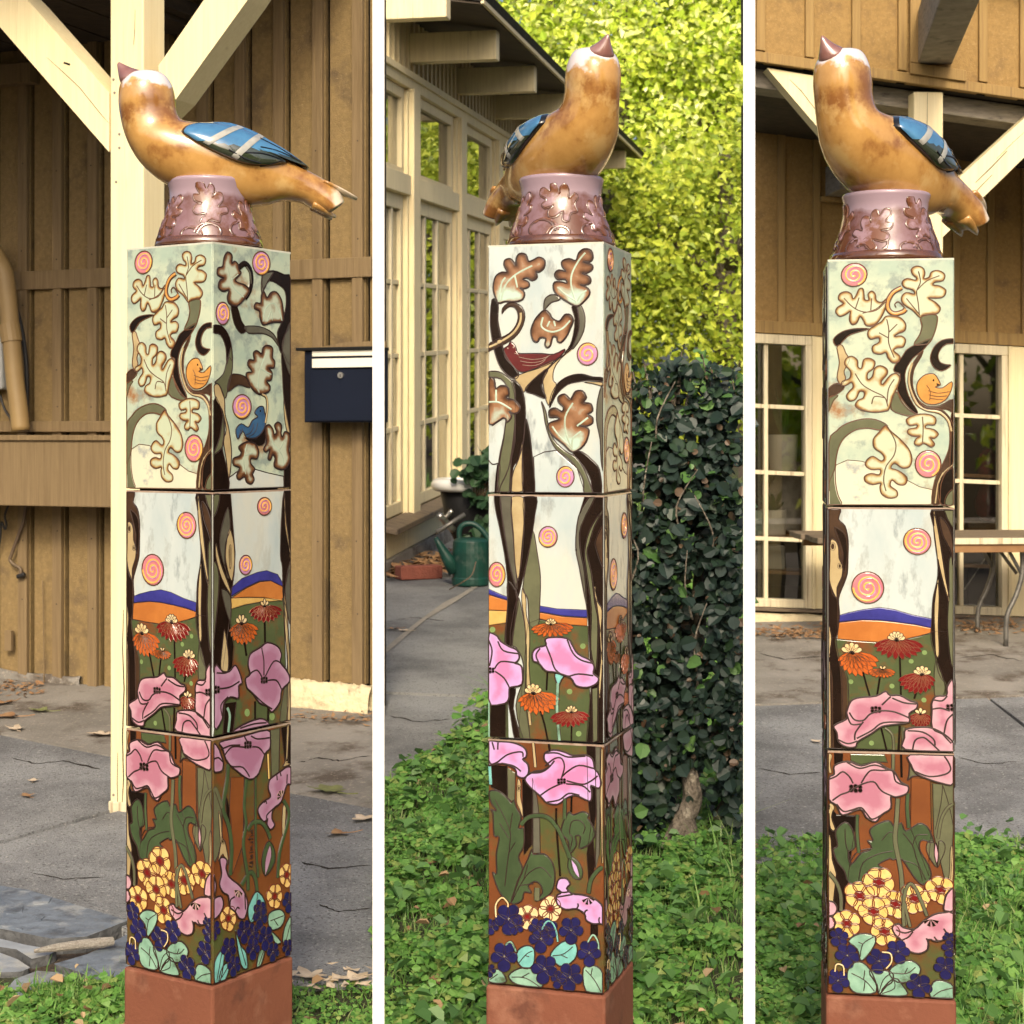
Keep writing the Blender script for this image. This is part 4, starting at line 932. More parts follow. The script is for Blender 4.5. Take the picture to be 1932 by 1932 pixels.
for k in range(15):
    px = rsh.uniform(1200, 1400); py = 712+rsh.uniform(-5, 30); a_ = P(px, py+40, 5.36); e_ = P(px+rsh.uniform(-22, 22), py-rsh.uniform(10, 48), 5.34); mb = MB(); mb.tube([a_, (a_+e_)/2, e_], [.004, .003, .0015], 'bark', 5); mb.build('shoot', hedge)
    q = np.array([(a_+(e_-a_)*t)[:] for t in np.linspace(.3, 1.05, 7)]); q += np.random.RandomState(k).normal(0, .008, q.shape); rr_ = np.random.RandomState(100+k); leaves('foliage', q, rr_.normal(size=(7, 3))+np.array([0, -.7, .5]), rr_.uniform(.02, .036, 7), 'hedge_leaf' if k % 3 else 'weed', ROUND, hedge, .2, rr_)

# plant in the bathtub
tp = tag(empty('tub_plant', (tx-.28, ty-.1, tubz+.46)), 'dark leafy plant growing out of the bathtub and trailing over its rim', 'plant')
r = np.random.RandomState(41); pos = []
for _ in range(150):
    px, py = (r.normal(905, 17), r.normal(888, 14)) if r.rand() < .55 else (r.normal(908, 13), r.uniform(935, 1080))
    d = 11.1+r.normal(0, .06); pos.append(P(px, py, d)[:])
pos = np.array(pos); leaves('foliage', pos, np.stack([r.normal(-.1, .5, 150), r.normal(-.7, .4, 150), r.normal(.7, .4, 150)], 1), r.uniform(.05, .085, 150), 'tub_leaf', ROUND, tp, .2, r)
for k in range(7):
    a = P(895+k*4, 935, 11.15); b = P(885+k*7, 880+10*(k % 3), 11.1); mb = MB(); mb.tube([a, (a+b)/2+Vector((.01, 0, .02)), b], .006, 'cable_brown', 5); mb.build('stem', tp)

# ground cover
def clover_patch(name, label, xy, seed, size=.028, mat='clover', hmax=.07):
    r = np.random.RandomState(seed); n = len(xy); x, y = xy[:, 0], xy[:, 1]
    h = r.uniform(.01, hmax, n)*(1+.5*np.sin(x*9)*np.sin(y*7)); c = np.stack([x, y, gz(y)+h], 1)
    P_, N_, S_ = [], [], []
    a0 = r.uniform(0, 6.28, n); s = size*r.uniform(.4, 1.5, n)*(1+.3*np.sin(x*6+1)*np.sin(y*5))
    verts = []; tilt = np.stack([r.normal(0, .38, n), r.normal(-.25, .38, n), np.ones(n)], 1)
    ax, bx, nx = rot_frames(tilt, a0)
    V_ = []
    for q in range(3):
        ca, sa = math.cos(q*2.094), math.sin(q*2.094); dx_ = ax*ca+bx*sa; dy_ = -ax*sa+bx*ca; S = s[:, None]
        for u, w, e in ((0, 0, 0), (.55, -.48, .12), (1.0, -.22, .02), (.9, 0, .0), (1.0, .22, .02), (.55, .48, .12)):
            V_.append(c+dx_*S*u+dy_*S*w+nx*S*e)
    v = np.stack(V_, 1).reshape(-1, 3); m = 18; base = np.arange(n)*m
    f = np.concatenate([base[:, None]+6*q+np.arange(6)[None] for q in range(3)])
    o = np_mesh(name, v, f, mat); tag(o, label, 'ground cover', kind='stuff'); return o
def blades(name, label, xy, seed, h=(.04, .12), w=.004, mat='blade', tall=None):
    r = np.random.RandomState(seed); n = len(xy); x, y = xy[:, 0], xy[:, 1]
    a = r.uniform(0, 6.28, n); L = r.uniform(h[0], h[1], n)*(1 if tall is None else tall); bend = r.uniform(.2, 1.0, n)
    d = np.stack([np.cos(a), np.sin(a), 0*a], 1); s = np.stack([-np.sin(a), np.cos(a), 0*a], 1); b = np.stack([x, y, gz(y)-.005], 1); U = np.array([0, 0, 1.])
    def at(t): return b+d*(L*bend*t*t)[:, None]+U*(L*(t-.35*bend*t*t))[:, None]
    W = (w*r.uniform(.6, 1.3, n))[:, None]
    v = np.stack([at(0)-s*W, at(0)+s*W, at(.5)-s*W*.8, at(.5)+s*W*.8, at(1)], 1).reshape(-1, 3); base = (np.arange(n)*5)[:, None]
    f = (base+np.array([[0, 1, 3, 2]])).tolist()+(base+np.array([[2, 3, 4]])).tolist()
    o = np_mesh(name, v, f, mat); tag(o, label, 'grass', kind='stuff'); return o
def scatter(n, y0, y1, xl, xr, seed, power=1.0, patch=0):
    r = np.random.RandomState(seed); y = y0+(y1-y0)*r.rand(n)**power
    a = np.array([xl(t) for t in y]); b = np.array([xr(t) for t in y]); x = a+(b-a)*r.rand(n); k = b > a
    if patch: k &= r.rand(n) < (1-patch)+patch*(.5+.5*np.sin(x*11+y*5)*np.sin(y*9-x*4)+.2)
    return np.stack([x[k], y[k]], 1)
def lawn(name, poly, label):
    mb = MB(); mb.add([(x, y, gz(y)+.002) for x, y in poly], [list(range(len(poly)))], 'lawn_soil'); o = mb.build(name); tag(o, label, 'ground', kind='structure')
ray = lambda px: (lambda y: (px-966)/F*y)
lawn('lawn', [(-2.6, 3.0), (-.24, 3.0), (-.335, 4.3), (-2.6, 4.3)], 'narrow lawn at the foot of the pillar by the flagstones')
lawn('lawn', [(-.235, 3.0), (.40, 3.0), (2.6, 20), (.5, 20), (.3, 12), (.02, 8.5), (-.131, 7.05), (-.339, 6.33), (-.46, 6.04)], 'lawn of clover and grass running along the path and under the hedge')
lawn('lawn', [(.412, 3.0), (2.2, 3.0), (2.9, 5.75), (1.75, 5.6), (.74, 5.35)], 'lawn in front of the asphalt apron of the porch')
edge1 = lambda y: 4.27
cl = lambda *a, **k: clover_patch('clover', *a, **k); gr = lambda *a, **k: blades('grass', *a, **k)
s1 = scatter(3400, 3.3, 4.22, ray(-250), ray(701), 51); gr('fine green grass in front of the tan wall bay', s1, 52, (.015, .05), .0026)
s1b = np.array([G(px, py) for px, py in zip(np.random.RandomState(5).normal(150, 60, 900), np.random.RandomState(6).normal(1895, 18, 900))]); gr('longer tuft of grass in front of the flagstones', s1b, 54, (.03, .075), .0024)
cl('clover among the grass of the tan wall bay', scatter(3400, 3.3, 4.2, ray(-250), ray(701), 53), 53, .016, hmax=.025)
def bl2(y):
    k = [(3.0, -.235), (6.04, -.45), (6.33, -.335), (7.05, -.125), (8.5, .03), (12, .32), (20, .6)]
    for (a, b), (c, d) in zip(k[:-1], k[1:]):
        if y <= c: return b+(d-b)*(y-a)/(c-a)
    return .6
cl('green clover covering the yard of the middle bay', scatter(15500, 3.75, 7.3, bl2, ray(1399), 55, 1.0, 1.5), 56, .021, hmax=.06)
cl('clover thinning out under the hedge and beyond', scatter(4500, 6.5, 13, bl2, ray(1399), 57, 1.0, .2), 58, .035, hmax=.12)
gr('thin grass among the clover of the middle bay', scatter(21000, 3.75, 7.2, bl2, ray(1399), 59, 1.0, .5), 60, (.02, .085), .0022)
gr('long grass standing around the hedge foot', scatter(90, 4.6, 5.6, lambda y: (1310-966)/F*y, ray(1399), 61), 62, (.08, .20), .003)
gr('far grass beyond the hedge', scatter(5000, 7.2, 18, bl2, ray(1399), 63), 64, (.06, .2), .006)
s3l, s3r = ray(1427), ray(2120)
cl('clover in front of the porch apron', scatter(12500, 3.4, 5.38, s3l, s3r, 65, 1.0, 1.1), 66, .021, hmax=.04)
gr('grass among the clover in front of the porch apron', scatter(15000, 3.4, 5.42, s3l, s3r, 67, 1.0, .3), 68, (.02, .065), .0024)
gr('long pale grass right of the porch pillar', scatter(1900, 3.4, 4.9, ray(1800), s3r, 69), 70, (.05, .13), .0026)

def xlitter(xy, size, label, mat, seed, z=(.01, .06)):
    r = np.random.RandomState(seed); n = len(xy); pos = np.stack([xy[:, 0], xy[:, 1], gz(xy[:, 1])+r.uniform(z[0], z[1], n)], 1)
    o = leaves('leaf_litter', pos, np.stack([r.normal(0, .4, n), r.normal(0, .4, n), np.ones(n)], 1), size*r.uniform(.4, 1.3, n), mat, OVAL, None, .4, r); tag(o, label, 'leaf litter', kind='stuff')
xlitter(scatter(170, 3.8, 7.2, bl2, ray(1399), 81), .035, 'dead leaves and chips lying in the clover of the middle bay', 'litter_leaf', 82)
xlitter(scatter(90, 3.4, 5.4, s3l, s3r, 83), .03, 'dead leaves lying in the grass of the porch bay', 'litter_leaf', 84)
xlitter(scatter(90, 3.4, 4.25, ray(-25), ray(701), 85), .03, 'dead leaves lying in the narrow lawn of the tan wall bay', 'litter_leaf', 86)
xlitter(scatter(1300, 3.8, 7.0, bl2, ray(1399), 87, 1.0, .9), .045, 'broad weed leaves among the clover of the middle bay', 'weed', 88, (.03, .09))
xlitter(scatter(700, 3.4, 5.4, s3l, s3r, 89, 1.0, .9), .04, 'broad weed leaves among the grass of the porch bay', 'weed', 90, (.03, .09))
# ================================================================== the glazed pillars: one is built, three stand in the yard
PA, PH = .25, 1.555
ZB = [PH, PH*(1-.3366), PH*(1-.6676), 0.0]
proto = empty('ceramic_pillar', local=True)
def rbox(mb, x0, x1, y0, y1, z0, z1, mat): mb.box(x0, x1, y0, y1, z0, z1, mat)
blocks = []
for k in range(3):
    mb = MB(); h = PA/2-.0012; z1, z0 = ZB[k]-.0022, ZB[k+1]+.0022
    rbox(mb, -h, h, -h, h, z0, z1, 'body_dark'); b = mb.build('tile_block', proto, bevel=.004)
    blocks.append(b)
    mb = MB()        # pale unglazed rim along the upper edge
    for (xa, xb, ya, yb) in ((-h-.0015, h+.0015, -h-.0015, -h+.004), (-h-.0015, h+.0015, h-.004, h+.0015), (-h-.0015, -h+.004, -h+.004, h-.004), (h-.004, h+.0015, -h+.004, h-.004)):
        mb.box(xa, xb, ya, yb, z1-.0035, z1+.0012, 'rim_pale' if k == 0 else 'line_pale')
    mb.build('edge_rim', b)
mb = MB(); h = PA/2+.0045; mb.box(-h, h, -h, h, -.42, -.001, 'terracotta'); mb.build('base', proto, bevel=.006)
mb = MB(); h = PA/2-.02; mb.box(-h, h, -h, h, -.01, PH-.01, 'body_dark'); mb.build('core', proto)

def homog(q):      # pixel quad TL TR BR BL -> unit square
    A = []; B = []
    for (x, y), (s, t) in zip(q, ((0, 0), (1, 0), (1, 1), (0, 1))):
        A += [[x, y, 1, 0, 0, 0, -s*x, -s*y], [0, 0, 0, x, y, 1, -t*x, -t*y]]; B += [s, t]
    h_ = np.linalg.solve(np.array(A, float), np.array(B, float)); return np.append(h_, 1).reshape(3, 3)
FACES = {'A': ((-PA/2, -PA/2), (1, 0), (0, -1)), 'B': ((PA/2, -PA/2), (0, 1), (1, 0)), 'C': ((-PA/2, PA/2), (0, -1), (-1, 0))}
from mathutils.geometry import delaunay_2d_cdt
def inside(p, poly):
    c_ = False; n = len(poly)
    for i in range(n):
        (x0, y0), (x1, y1) = poly[i-1], poly[i]
        if (y0 > p[1]) != (y1 > p[1]) and p[0] < (x1-x0)*(p[1]-y0)/(y1-y0)+x0: c_ = not c_
    return c_
def bdist_(p, poly):
    a_ = np.array(poly); b_ = np.roll(a_, -1, 0); d_ = b_-a_; q = np.array([p[0], p[1]])
    t = np.clip(((q-a_)*d_).sum(1)/np.maximum((d_*d_).sum(1), 1e-12), 0, 1); return float(np.sqrt((((a_+d_*t[:, None])-q)**2).sum(1).min()))
class Panel:
    """one side of one block: drawings in picture units, laid on as raised glaze fields and trailed lines"""
    def __init__(s, face, k, quad, asp=1.0, line='line_dark', lw=.0026):
        s.H = homog(quad); s.fc = FACES[face]; s.k = k; s.h = ZB[k]-ZB[k+1]-.006; s.zt = ZB[k]-.003; s.L = .0004; s.asp = asp; s.line = line; s.lw = lw; s.mb = None
    def m2(s, p):
        v = s.H @ np.array([p[0], p[1], 1]); a, b = v[0]/v[2], v[1]/v[2]
        return (min(max(a, .006), .994)*PA, -min(max(b, .002), .998)*s.h)
    def to3(s, p, h):
        (ox, oy), (ex, ey), (nx, ny) = s.fc
        return (ox+ex*p[0]+nx*h, oy+ey*p[0]+ny*h, s.zt+p[1])
    def begin(s, name): s.mb = MB(); s.mb.e = []; s.nm = name; return s
    def end(s): o = s.mb.build(s.nm, blocks[s.k]); s.mb = None; return o
    def fill(s, pts, mat, sm=True, line=None, lw=None, inset=.0022, closed=True, lift=.0009):
        p = spline(pts, True, 3) if sm and len(pts) > 2 else list(pts)
        q = [s.m2(t) for t in p]; r = [q[0]]
        for t in q[1:]:
            if math.hypot(t[0]-r[-1][0], t[1]-r[-1][1]) > .0005: r.append(t)
        if math.hypot(r[0][0]-r[-1][0], r[0][1]-r[-1][1]) < .0005: r.pop()
        n = len(r)
        if n < 3: return s
        if sum(r[i][0]*r[(i+1) % n][1]-r[(i+1) % n][0]*r[i][1] for i in range(n)) < 0: r = r[::-1]
        s.L += .000012; ins = []
        for i in range(n):
            a, b, c = r[i-1], r[i], r[(i+1) % n]; tx_, ty_ = c[0]-a[0], c[1]-a[1]; l = math.hypot(tx_, ty_) or 1e-9
            ins.append((b[0]-ty_/l*inset, b[1]+tx_/l*inset))
        wide = (.0065 if mat == 'oak' else .013) if mat.startswith('oak') else (.024 if mat.startswith('pink') else 0)
        pts2 = [Vector(t) for t in ins]
        if wide:       # interior points so the glaze can run from rim to middle
            g_ = .0042; xs_ = [t[0] for t in ins]; ys_ = [t[1] for t in ins]
            y_ = min(ys_)+g_*.5
            while y_ < max(ys_):
                x_ = min(xs_)+g_*.5
                while x_ < max(xs_):
                    if inside((x_, y_), ins) and bdist_((x_, y_), ins) > .0016: pts2.append(Vector((x_, y_)))
                    x_ += g_
                y_ += g_
        cv, _, cf, _, _, _ = delaunay_2d_cdt(pts2, [], [list(range(n))], 1, 1e-7)
        e0 = len(s.mb.v); base_e = [min(1.0, bdist_(t, r)/wide) if wide else 1.0 for t in cv]
        if mat == 'oak_brown':
            lo_y, hi_y = min(t[1] for t in cv), max(t[1] for t in cv)
            base_e = [e_+1.1*min(1, max(0, ((hi_y-t[1])/(hi_y-lo_y)-.60)/.32)) for e_, t in zip(base_e, cv)]
        top_i = [s.to3(t, s.L+lift) for t in ins]
        s.mb.add([s.to3(t, s.L) for t in r]+top_i, [(i, (i+1) % n, n+(i+1) % n, n+i) for i in range(n)], mat)
        for i in range(n, 2*n): s.mb.e[e0+i] = min(1.0, inset/wide) if wide else 1.0
        e1 = len(s.mb.v)
        s.mb.add([s.to3(t, s.L+lift) for t in cv], [list(f_) for f_ in cf], mat)
        for i, ev in enumerate(base_e): s.mb.e[e1+i] = ev
        if line is not False: s.stroke(r+[r[0]], line or s.line, lw or s.lw)
        return s
    def stroke(s, r, mat, w, closed=True):
        s.L += .000008; n = len(r); vs_ = []; hh = s.L+.0013
        cl_ = lambda q: (min(max(q[0], .0008), PA-.0008), min(max(q[1], -s.h+.0005), -.0005))
        for i in range(n):
            if closed: a, c = r[i-1 if i > 0 else n-2], r[(i+1) if i < n-1 else 1]
            else: a, c = r[max(i-1, 0)], r[min(i+1, n-1)]
            tx_, ty_ = c[0]-a[0], c[1]-a[1]; l = math.hypot(tx_, ty_) or 1e-9; nx, ny = -ty_/l*w/2, tx_/l*w/2; b = r[i]
            for f_, h_ in ((1, -.0012), (.86, 0), (0, .00035), (-.86, 0), (-1, -.0012)): vs_.append(s.to3(cl_((b[0]+nx*f_, b[1]+ny*f_)), hh+h_))
        s.mb.add(vs_, [(5*i+j, 5*i+5+j, 5*i+6+j, 5*i+1+j) for i in range(n-1) for j in range(4)], mat)
    def line_(s, pts, mat=None, w=None, sm=True, up=0):
        s.L += up; p = spline(pts, False, 4) if sm and len(pts) > 2 else pts
        s.stroke([s.m2(t) for t in p], mat or s.line, w or s.lw, False); s.L -= up; return s
    def one(s, name, pts, mat, **k): s.begin(name).fill(pts, mat, **k); return s.end()
    def bg(s, mat):
        s.begin('glaze_field'); q = [(.0, .0), (PA, 0), (PA, -s.h), (0, -s.h)]
        i = .0016; qq = [(.001, -.0005), (PA-.001, -.0005), (PA-.001, -s.h+.0005), (.001, -s.h+.0005)]; ii = [(.001+i, -.0005-i), (PA-.001-i, -.0005-i), (PA-.001-i, -s.h+.0005+i), (.001+i, -s.h+.0005+i)]
        s.mb.add([s.to3(t, -.0008) for t in qq]+[s.to3(t, .0005) for t in ii], [(j, (j+1) % 4, 4+(j+1) % 4, 4+j) for j in range(4)]+[(4, 5, 6, 7)], mat); return s.end()
    def ell(s, cx, cy, rx, ry, n=22): return [(cx+rx*math.cos(6.2832*k/n), cy+ry*math.sin(6.2832*k/n)) for k in range(n)]
    def sun(s, cx, cy, rx, ry, c='sunpink', halo='line_brown', turns=2.1, ph=0.6):
        s.begin('spiral_sun').fill(s.ell(cx, cy, rx, ry), c, False, line=halo, lw=.0026, inset=.003)
        sp_ = []
        N = 44
        for k in range(N+1):
            t = k/N; a = ph+t*turns*6.2832; r = .08+.84*t; sp_.append((cx+rx*r*math.cos(a), cy+ry*r*math.sin(a)))
        s.line_(sp_, 'sunyel', .0045, False); s.line_([(x+rx*.08, y+ry*.07) for x, y in sp_[4:-6]], 'sunpink' if c != 'sunpink' else 'sunlav', .0022, False)
        return s.end()
    def petal(s, cx, cy, a, r0, r1, w, mat, lw=None, line=None):
        pts = []
        for t, q in ((0, .35), (.25, .75), (.55, 1), (.85, .8), (1, .0), (.85, -.8), (.55, -1), (.25, -.75), (0, -.35)):
            r = r0+(r1-r0)*t; x, y = r*math.cos(a)-w*q*math.sin(a), r*math.sin(a)+w*q*math.cos(a)
            pts.append((cx+x*s.asp, cy+y))
        s.fill(pts, mat, True, line=line, lw=lw or .0016, inset=.0012)
    def violet(s, cx, cy, r, rot=0, mat='navy', dot='white', sq=1.0):
        s.begin('violet')
        for k, (da, rr, w) in enumerate(((-2.15, .95, .36), (-1.0, .95, .36), (.12, .92, .34), (3.02, .92, .34), (1.57, 1.0, .44))):
            s.petal(cx, cy, da+rot, r*.06, r*rr, r*w, mat, .0010, 'line_dark' if k % 2 else 'umber')
        s.fill(s.ell(cx, cy, r*.10*s.asp, r*.10, 10), dot, False, line=False, inset=.0008); return s.end()
    def daisy(s, cx, cy, r, n=6, mat='yellow', rot=.3, c='red', sq=1.0):
        s.begin('daisy')
        for k in range(n): s.petal(cx, cy, rot+6.2832*k/n, r*.22, r*(1.0 if k % 2 else .92), r*.40, mat, .0024, 'line_daisy')
        s.fill(s.ell(cx, cy, r*.36*s.asp, r*.32, 14), c, False, lw=.0014, inset=.001); return s.end()
    def cone(s, cx, cy, x0, x1, y1, mat, tilt=0, top=5):
        """drooping coneflower: rows of pointed petals fanned below a crown of pale florets"""
        s.begin('coneflower'); rx = (x1-x0)/2; h = y1-cy; mx_ = (x0+x1)/2-cx
        for row, (rr, n) in enumerate(((1.0, 10), (.72, 8), (.44, 5))):
            for k in range(n):
                a = math.pi*(k+.5*(row % 2)+.3)/(n-.2)*.98+.03; ex = cx+mx_*rr+rx*rr*math.cos(a)*1.0; ey = cy+h*rr*(.22+.78*math.sin(a))
                bx, by = cx+mx_*rr*.3+rx*rr*.28*math.cos(a), cy+h*rr*.20*math.sin(a)
                d = math.hypot(ex-bx, ey-by); an = math.atan2(ey-by, (ex-bx)); w = d*.17+2
                ux, uy = (ex-bx)/d, (ey-by)/d; px_, py_ = -uy*w, ux*w
                s.fill([(bx+px_*.5, by+py_*.5), ((bx+ex)/2+px_, (by+ey)/2+py_), (bx+(ex-bx)*.82+px_*.7, by+(ey-by)*.82+py_*.7), (ex, ey), (bx+(ex-bx)*.82-px_*.7, by+(ey-by)*.82-py_*.7), ((bx+ex)/2-px_, (by+ey)/2-py_), (bx-px_*.5, by-py_*.5)], mat, False, line='line_brown' if mat == 'orange' else 'line_rust', lw=.0009, inset=.0009)
        for k in range(top):
            a = -math.pi*(k+.7)/(top+.4); s.petal(cx, cy, a, h*.05, h*.42+3, h*.09+2.5, 'cream' , .0011)
        s.fill(s.ell(cx, cy, h*.13, h*.09, 10), 'dark', False, line=False, inset=.0008); return s.end()
    def poppy(s, out, inner, dots, mat, name='poppy', fan=None):
        s.begin(name).fill(out, mat, lw=.0040)
        for l in inner: s.line_(l, None, .0038)
        if dots:
            cx, cy, r = dots
            for dx_, dy_ in ((-1.5, -.55), (0, -.8), (1.5, -.6), (-1.5, .7), (.0, .8), (1.5, .6)): s.fill(s.ell(cx+dx_*r*s.asp, cy+dy_*r, r*.8*s.asp, r*.8, 9), 'dark', False, line='line_dark', lw=.0008, inset=.0008)
        if fan:
            cx, cy, r, a0 = fan
            for k in range(4):
                a = a0+k*.75; s.fill([(cx, cy), (cx+r*math.cos(a)*s.asp, cy+r*math.sin(a)), (cx+r*math.cos(a+.5)*s.asp, cy+r*math.sin(a+.5))], 'dark', False, line='line_pale', lw=.0008, inset=.0008)
        return s.end()
    def oak(s, out, veins, mat='oak'):
        s.begin('oak_leaf').fill(out, mat, lw=.0026 if mat == 'oak' else .0034, inset=.0024, lift=.0012)
        for v in veins: s.line_(v, 'line_brown' if mat == 'oak' else 'oak_mint', .0026 if mat != 'oak_brown' else .0042)
        return s.end()
    def leaf(s, out, veins, mat, name='leaf', vm=None):
        s.begin(name).fill(out, mat, lw=.0032)
        for v in veins: s.line_(v, vm, .0022)
        return s.end()
    def stem(s, pts, w, mat='green', name='stem', edge=True):
        s.begin(name)
        if edge: s.line_(pts, None, w+.0022)
        s.L += .0004; s.line_(pts, mat, w); s.L -= .0004; return s.end()

# ---------------------------------------------------------------- side A, upper block
a = Panel('A', 0, [(75, 38), (983, 68), (980, 1880), (92, 1872)], 1.0, 'line_brown', .0026); a.bg('sky_top')
a.one('hill', [(95, 1870), (100, 1700), (150, 1575), (230, 1540), (330, 1550), (480, 1600), (650, 1690), (740, 1740), (830, 1762), (822, 1870)], 'hill_pale', sm=False, lw=.0016)
a.one('branch', [(92, 1420), (150, 1325), (220, 1272), (330, 1240), (430, 1245), (515, 1292), (470, 1325), (380, 1308), (290, 1318), (210, 1372), (165, 1450), (145, 1560), (145, 1700), (165, 1800), (190, 1868), (94, 1868)], 'olive')
a.one('branch', [(750, 492), (855, 480), (862, 550), (835, 640), (805, 690), (760, 700), (700, 695), (740, 625), (756, 560)], 'olive')
a.one('branch', [(555, 1060), (585, 1050), (610, 1110), (660, 1175), (715, 1212), (660, 1222), (540, 1172)], 'olive')
a.one('branch', [(820, 658), (740, 685), (655, 728), (615, 785), (565, 850), (560, 892), (602, 912), (592, 965), (584, 1030), (612, 1092), (655, 1152), (712, 1205), (725, 1190), (685, 1120), (655, 1050), (638, 965), (642, 885), (690, 800), (765, 738)], 'dark', lw=.002)
a.one('branch', [(765, 740), (715, 800), (668, 885), (658, 975), (678, 1060), (715, 1140), (780, 1185), (870, 1208), (930, 1260), (950, 1340), (944, 1470), (890, 1600), (845, 1700), (825, 1860), (880, 1865), (890, 1720), (940, 1610), (975, 1560), (978, 1330), (950, 1240), (890, 1180), (790, 1165), (735, 1110), (698, 1030), (690, 950), (705, 870), (750, 790)], 'umber', lw=.002)
a.begin('branch').line_([(690, 830), (668, 900), (665, 980), (690, 1070), (735, 1150), (800, 1185), (880, 1200), (940, 1260), (962, 1340)], 'beige', .0048).line_([(905, 1640), (870, 1720), (850, 1860)], 'beige', .003).line_([(975, 1580), (900, 1650), (860, 1760)], 'beige', .002).end()
a.one('branch', [(735, 1112), (790, 1150), (880, 1150), (977, 1105), (977, 1200), (930, 1180), (850, 1180), (770, 1170)], 'umber', lw=.0016)
a.one('branch', [(960, 1240), (977, 1200), (978, 1560), (950, 1600), (958, 1400)], 'dark', lw=.0016)
a.one('branch', [(880, 1690), (940, 1625), (978, 1610), (978, 1870), (895, 1870), (870, 1790)], 'dark', lw=.002)
a.one('branch', [(930, 1800), (978, 1760), (978, 1870), (915, 1870)], 'olive', lw=.0014)
a.one('branch', [(120, 640), (180, 585), (270, 563), (382, 567), (290, 592), (220, 622), (152, 692)], 'dark', lw=.002)
a.one('branch', [(148, 692), (185, 685), (212, 745), (238, 800), (200, 880), (212, 935), (178, 980), (150, 925), (165, 820), (155, 750)], 'beige', lw=.002)
a.one('branch', [(90, 1005), (150, 968), (205, 1000), (150, 1050), (90, 1072)], 'umber', lw=.002)
a.one('branch', [(90, 1180), (125, 1100), (160, 1060), (90, 1075)], 'olive', lw=.0014)
a.one('swirl', [(978, 662), (900, 670), (842, 720), (815, 800), (842, 870), (900, 897), (960, 858), (925, 850), (882, 830), (870, 780), (892, 730), (930, 700), (978, 695)], 'dark', lw=.002)
a.begin('tendril').line_([(612, 268), (550, 302), (512, 370), (518, 430), (560, 462), (620, 450), (640, 430)], None, .011).line_([(612, 268), (550, 302), (512, 370), (518, 430), (560, 462), (620, 450), (640, 430)], 'tanbird', .0055, up=.0004).line_([(500, 350), (430, 420), (330, 450)], None, .003).line_([(572, 415), (563, 390), (585, 372), (607, 388), (640, 430)], None, .0026).end()
a.begin('relief_bird').fill([(732, 965), (780, 922), (840, 918), (872, 960), (886, 1000), (850, 1014), (900, 1022), (966, 978), (962, 1040), (920, 1112), (850, 1142), (782, 1132), (735, 1082), (719, 1020)], 'tanbird', lw=.002)
for q in ([(800, 1040), (870, 1060), (950, 1050)], [(805, 1070), (870, 1085), (935, 1080)], [(812, 1095), (860, 1105), (905, 1108)], [(790, 1000), (815, 1045), (810, 1110)]): a.line_(q, None, .0014)
a.fill(a.ell(838, 965, 10, 12, 8), 'dark', False, line=False, inset=.001).fill([(858, 985), (890, 1000), (862, 1008)], 'umber', False, lw=.001, inset=.001).end()
a.oak([(740, 495), (690, 440), (625, 392), (610, 342), (642, 306), (702, 318), (688, 286), (632, 266), (614, 226), (650, 200), (708, 216), (716, 196), (690, 172), (680, 132), (715, 110), (760, 124), (777, 165), (770, 206), (806, 196), (822, 160), (870, 150), (916, 180), (906, 226), (852, 236), (834, 256), (880, 266), (925, 300), (910, 346), (860, 356), (800, 352), (850, 386), (886, 430), (866, 470), (800, 476), (760, 482)], [[(738, 480), (728, 380), (718, 300), (745, 230), (730, 150)], [(735, 470), (690, 410), (645, 350)], [(722, 290), (790, 225), (880, 190)]])
a.oak([(505, 345), (470, 372), (430, 356), (422, 308), (395, 284), (370, 308), (376, 350), (346, 346), (340, 300), (332, 264), (305, 264), (284, 310), (262, 338), (248, 300), (210, 280), (165, 295), (155, 336), (190, 370), (150, 396), (135, 430), (165, 466), (215, 450), (242, 430), (235, 490), (255, 530), (290, 520), (312, 474), (336, 500), (355, 540), (400, 546), (440, 520), (474, 470), (496, 410)], [[(495, 370), (430, 430), (340, 440), (260, 400), (195, 330)], [(280, 410), (305, 330)], [(390, 430), (395, 340)]])
a.oak([(498, 480), (545, 478), (602, 492), (640, 540), (634, 590), (588, 610), (560, 632), (610, 630), (640, 660), (624, 710), (580, 716), (556, 738), (600, 780), (590, 820), (550, 826), (515, 790), (500, 750), (460, 760), (410, 746), (404, 700), (450, 672), (446, 636), (390, 646), (368, 610), (380, 574), (430, 540), (470, 515)], [[(505, 500), (520, 580), (520, 680), (560, 790)], [(520, 600), (580, 540)], [(515, 640), (450, 600)]])
a.oak([(525, 1168), (500, 1182), (420, 1190), (330, 1172), (284, 1140), (300, 1102), (340, 1082), (346, 1042), (314, 1034), (286, 1090), (240, 1102), (218, 1066), (240, 1030), (266, 1000), (254, 964), (215, 986), (180, 986), (190, 955), (240, 935), (246, 880), (204, 830), (215, 786), (255, 770), (296, 800), (300, 850), (326, 862), (340, 800), (380, 788), (422, 815), (410, 866), (370, 900), (372, 946), (404, 924), (420, 866), (460, 846), (506, 870), (510, 910), (470, 960), (478, 986), (530, 922), (575, 908), (602, 945), (582, 1010), (550, 1080)], [[(515, 1150), (490, 1080), (400, 1030), (330, 980), (280, 900)], [(510, 1120), (520, 1020), (560, 950)], [(490, 1085), (420, 1075), (400, 1130)]])
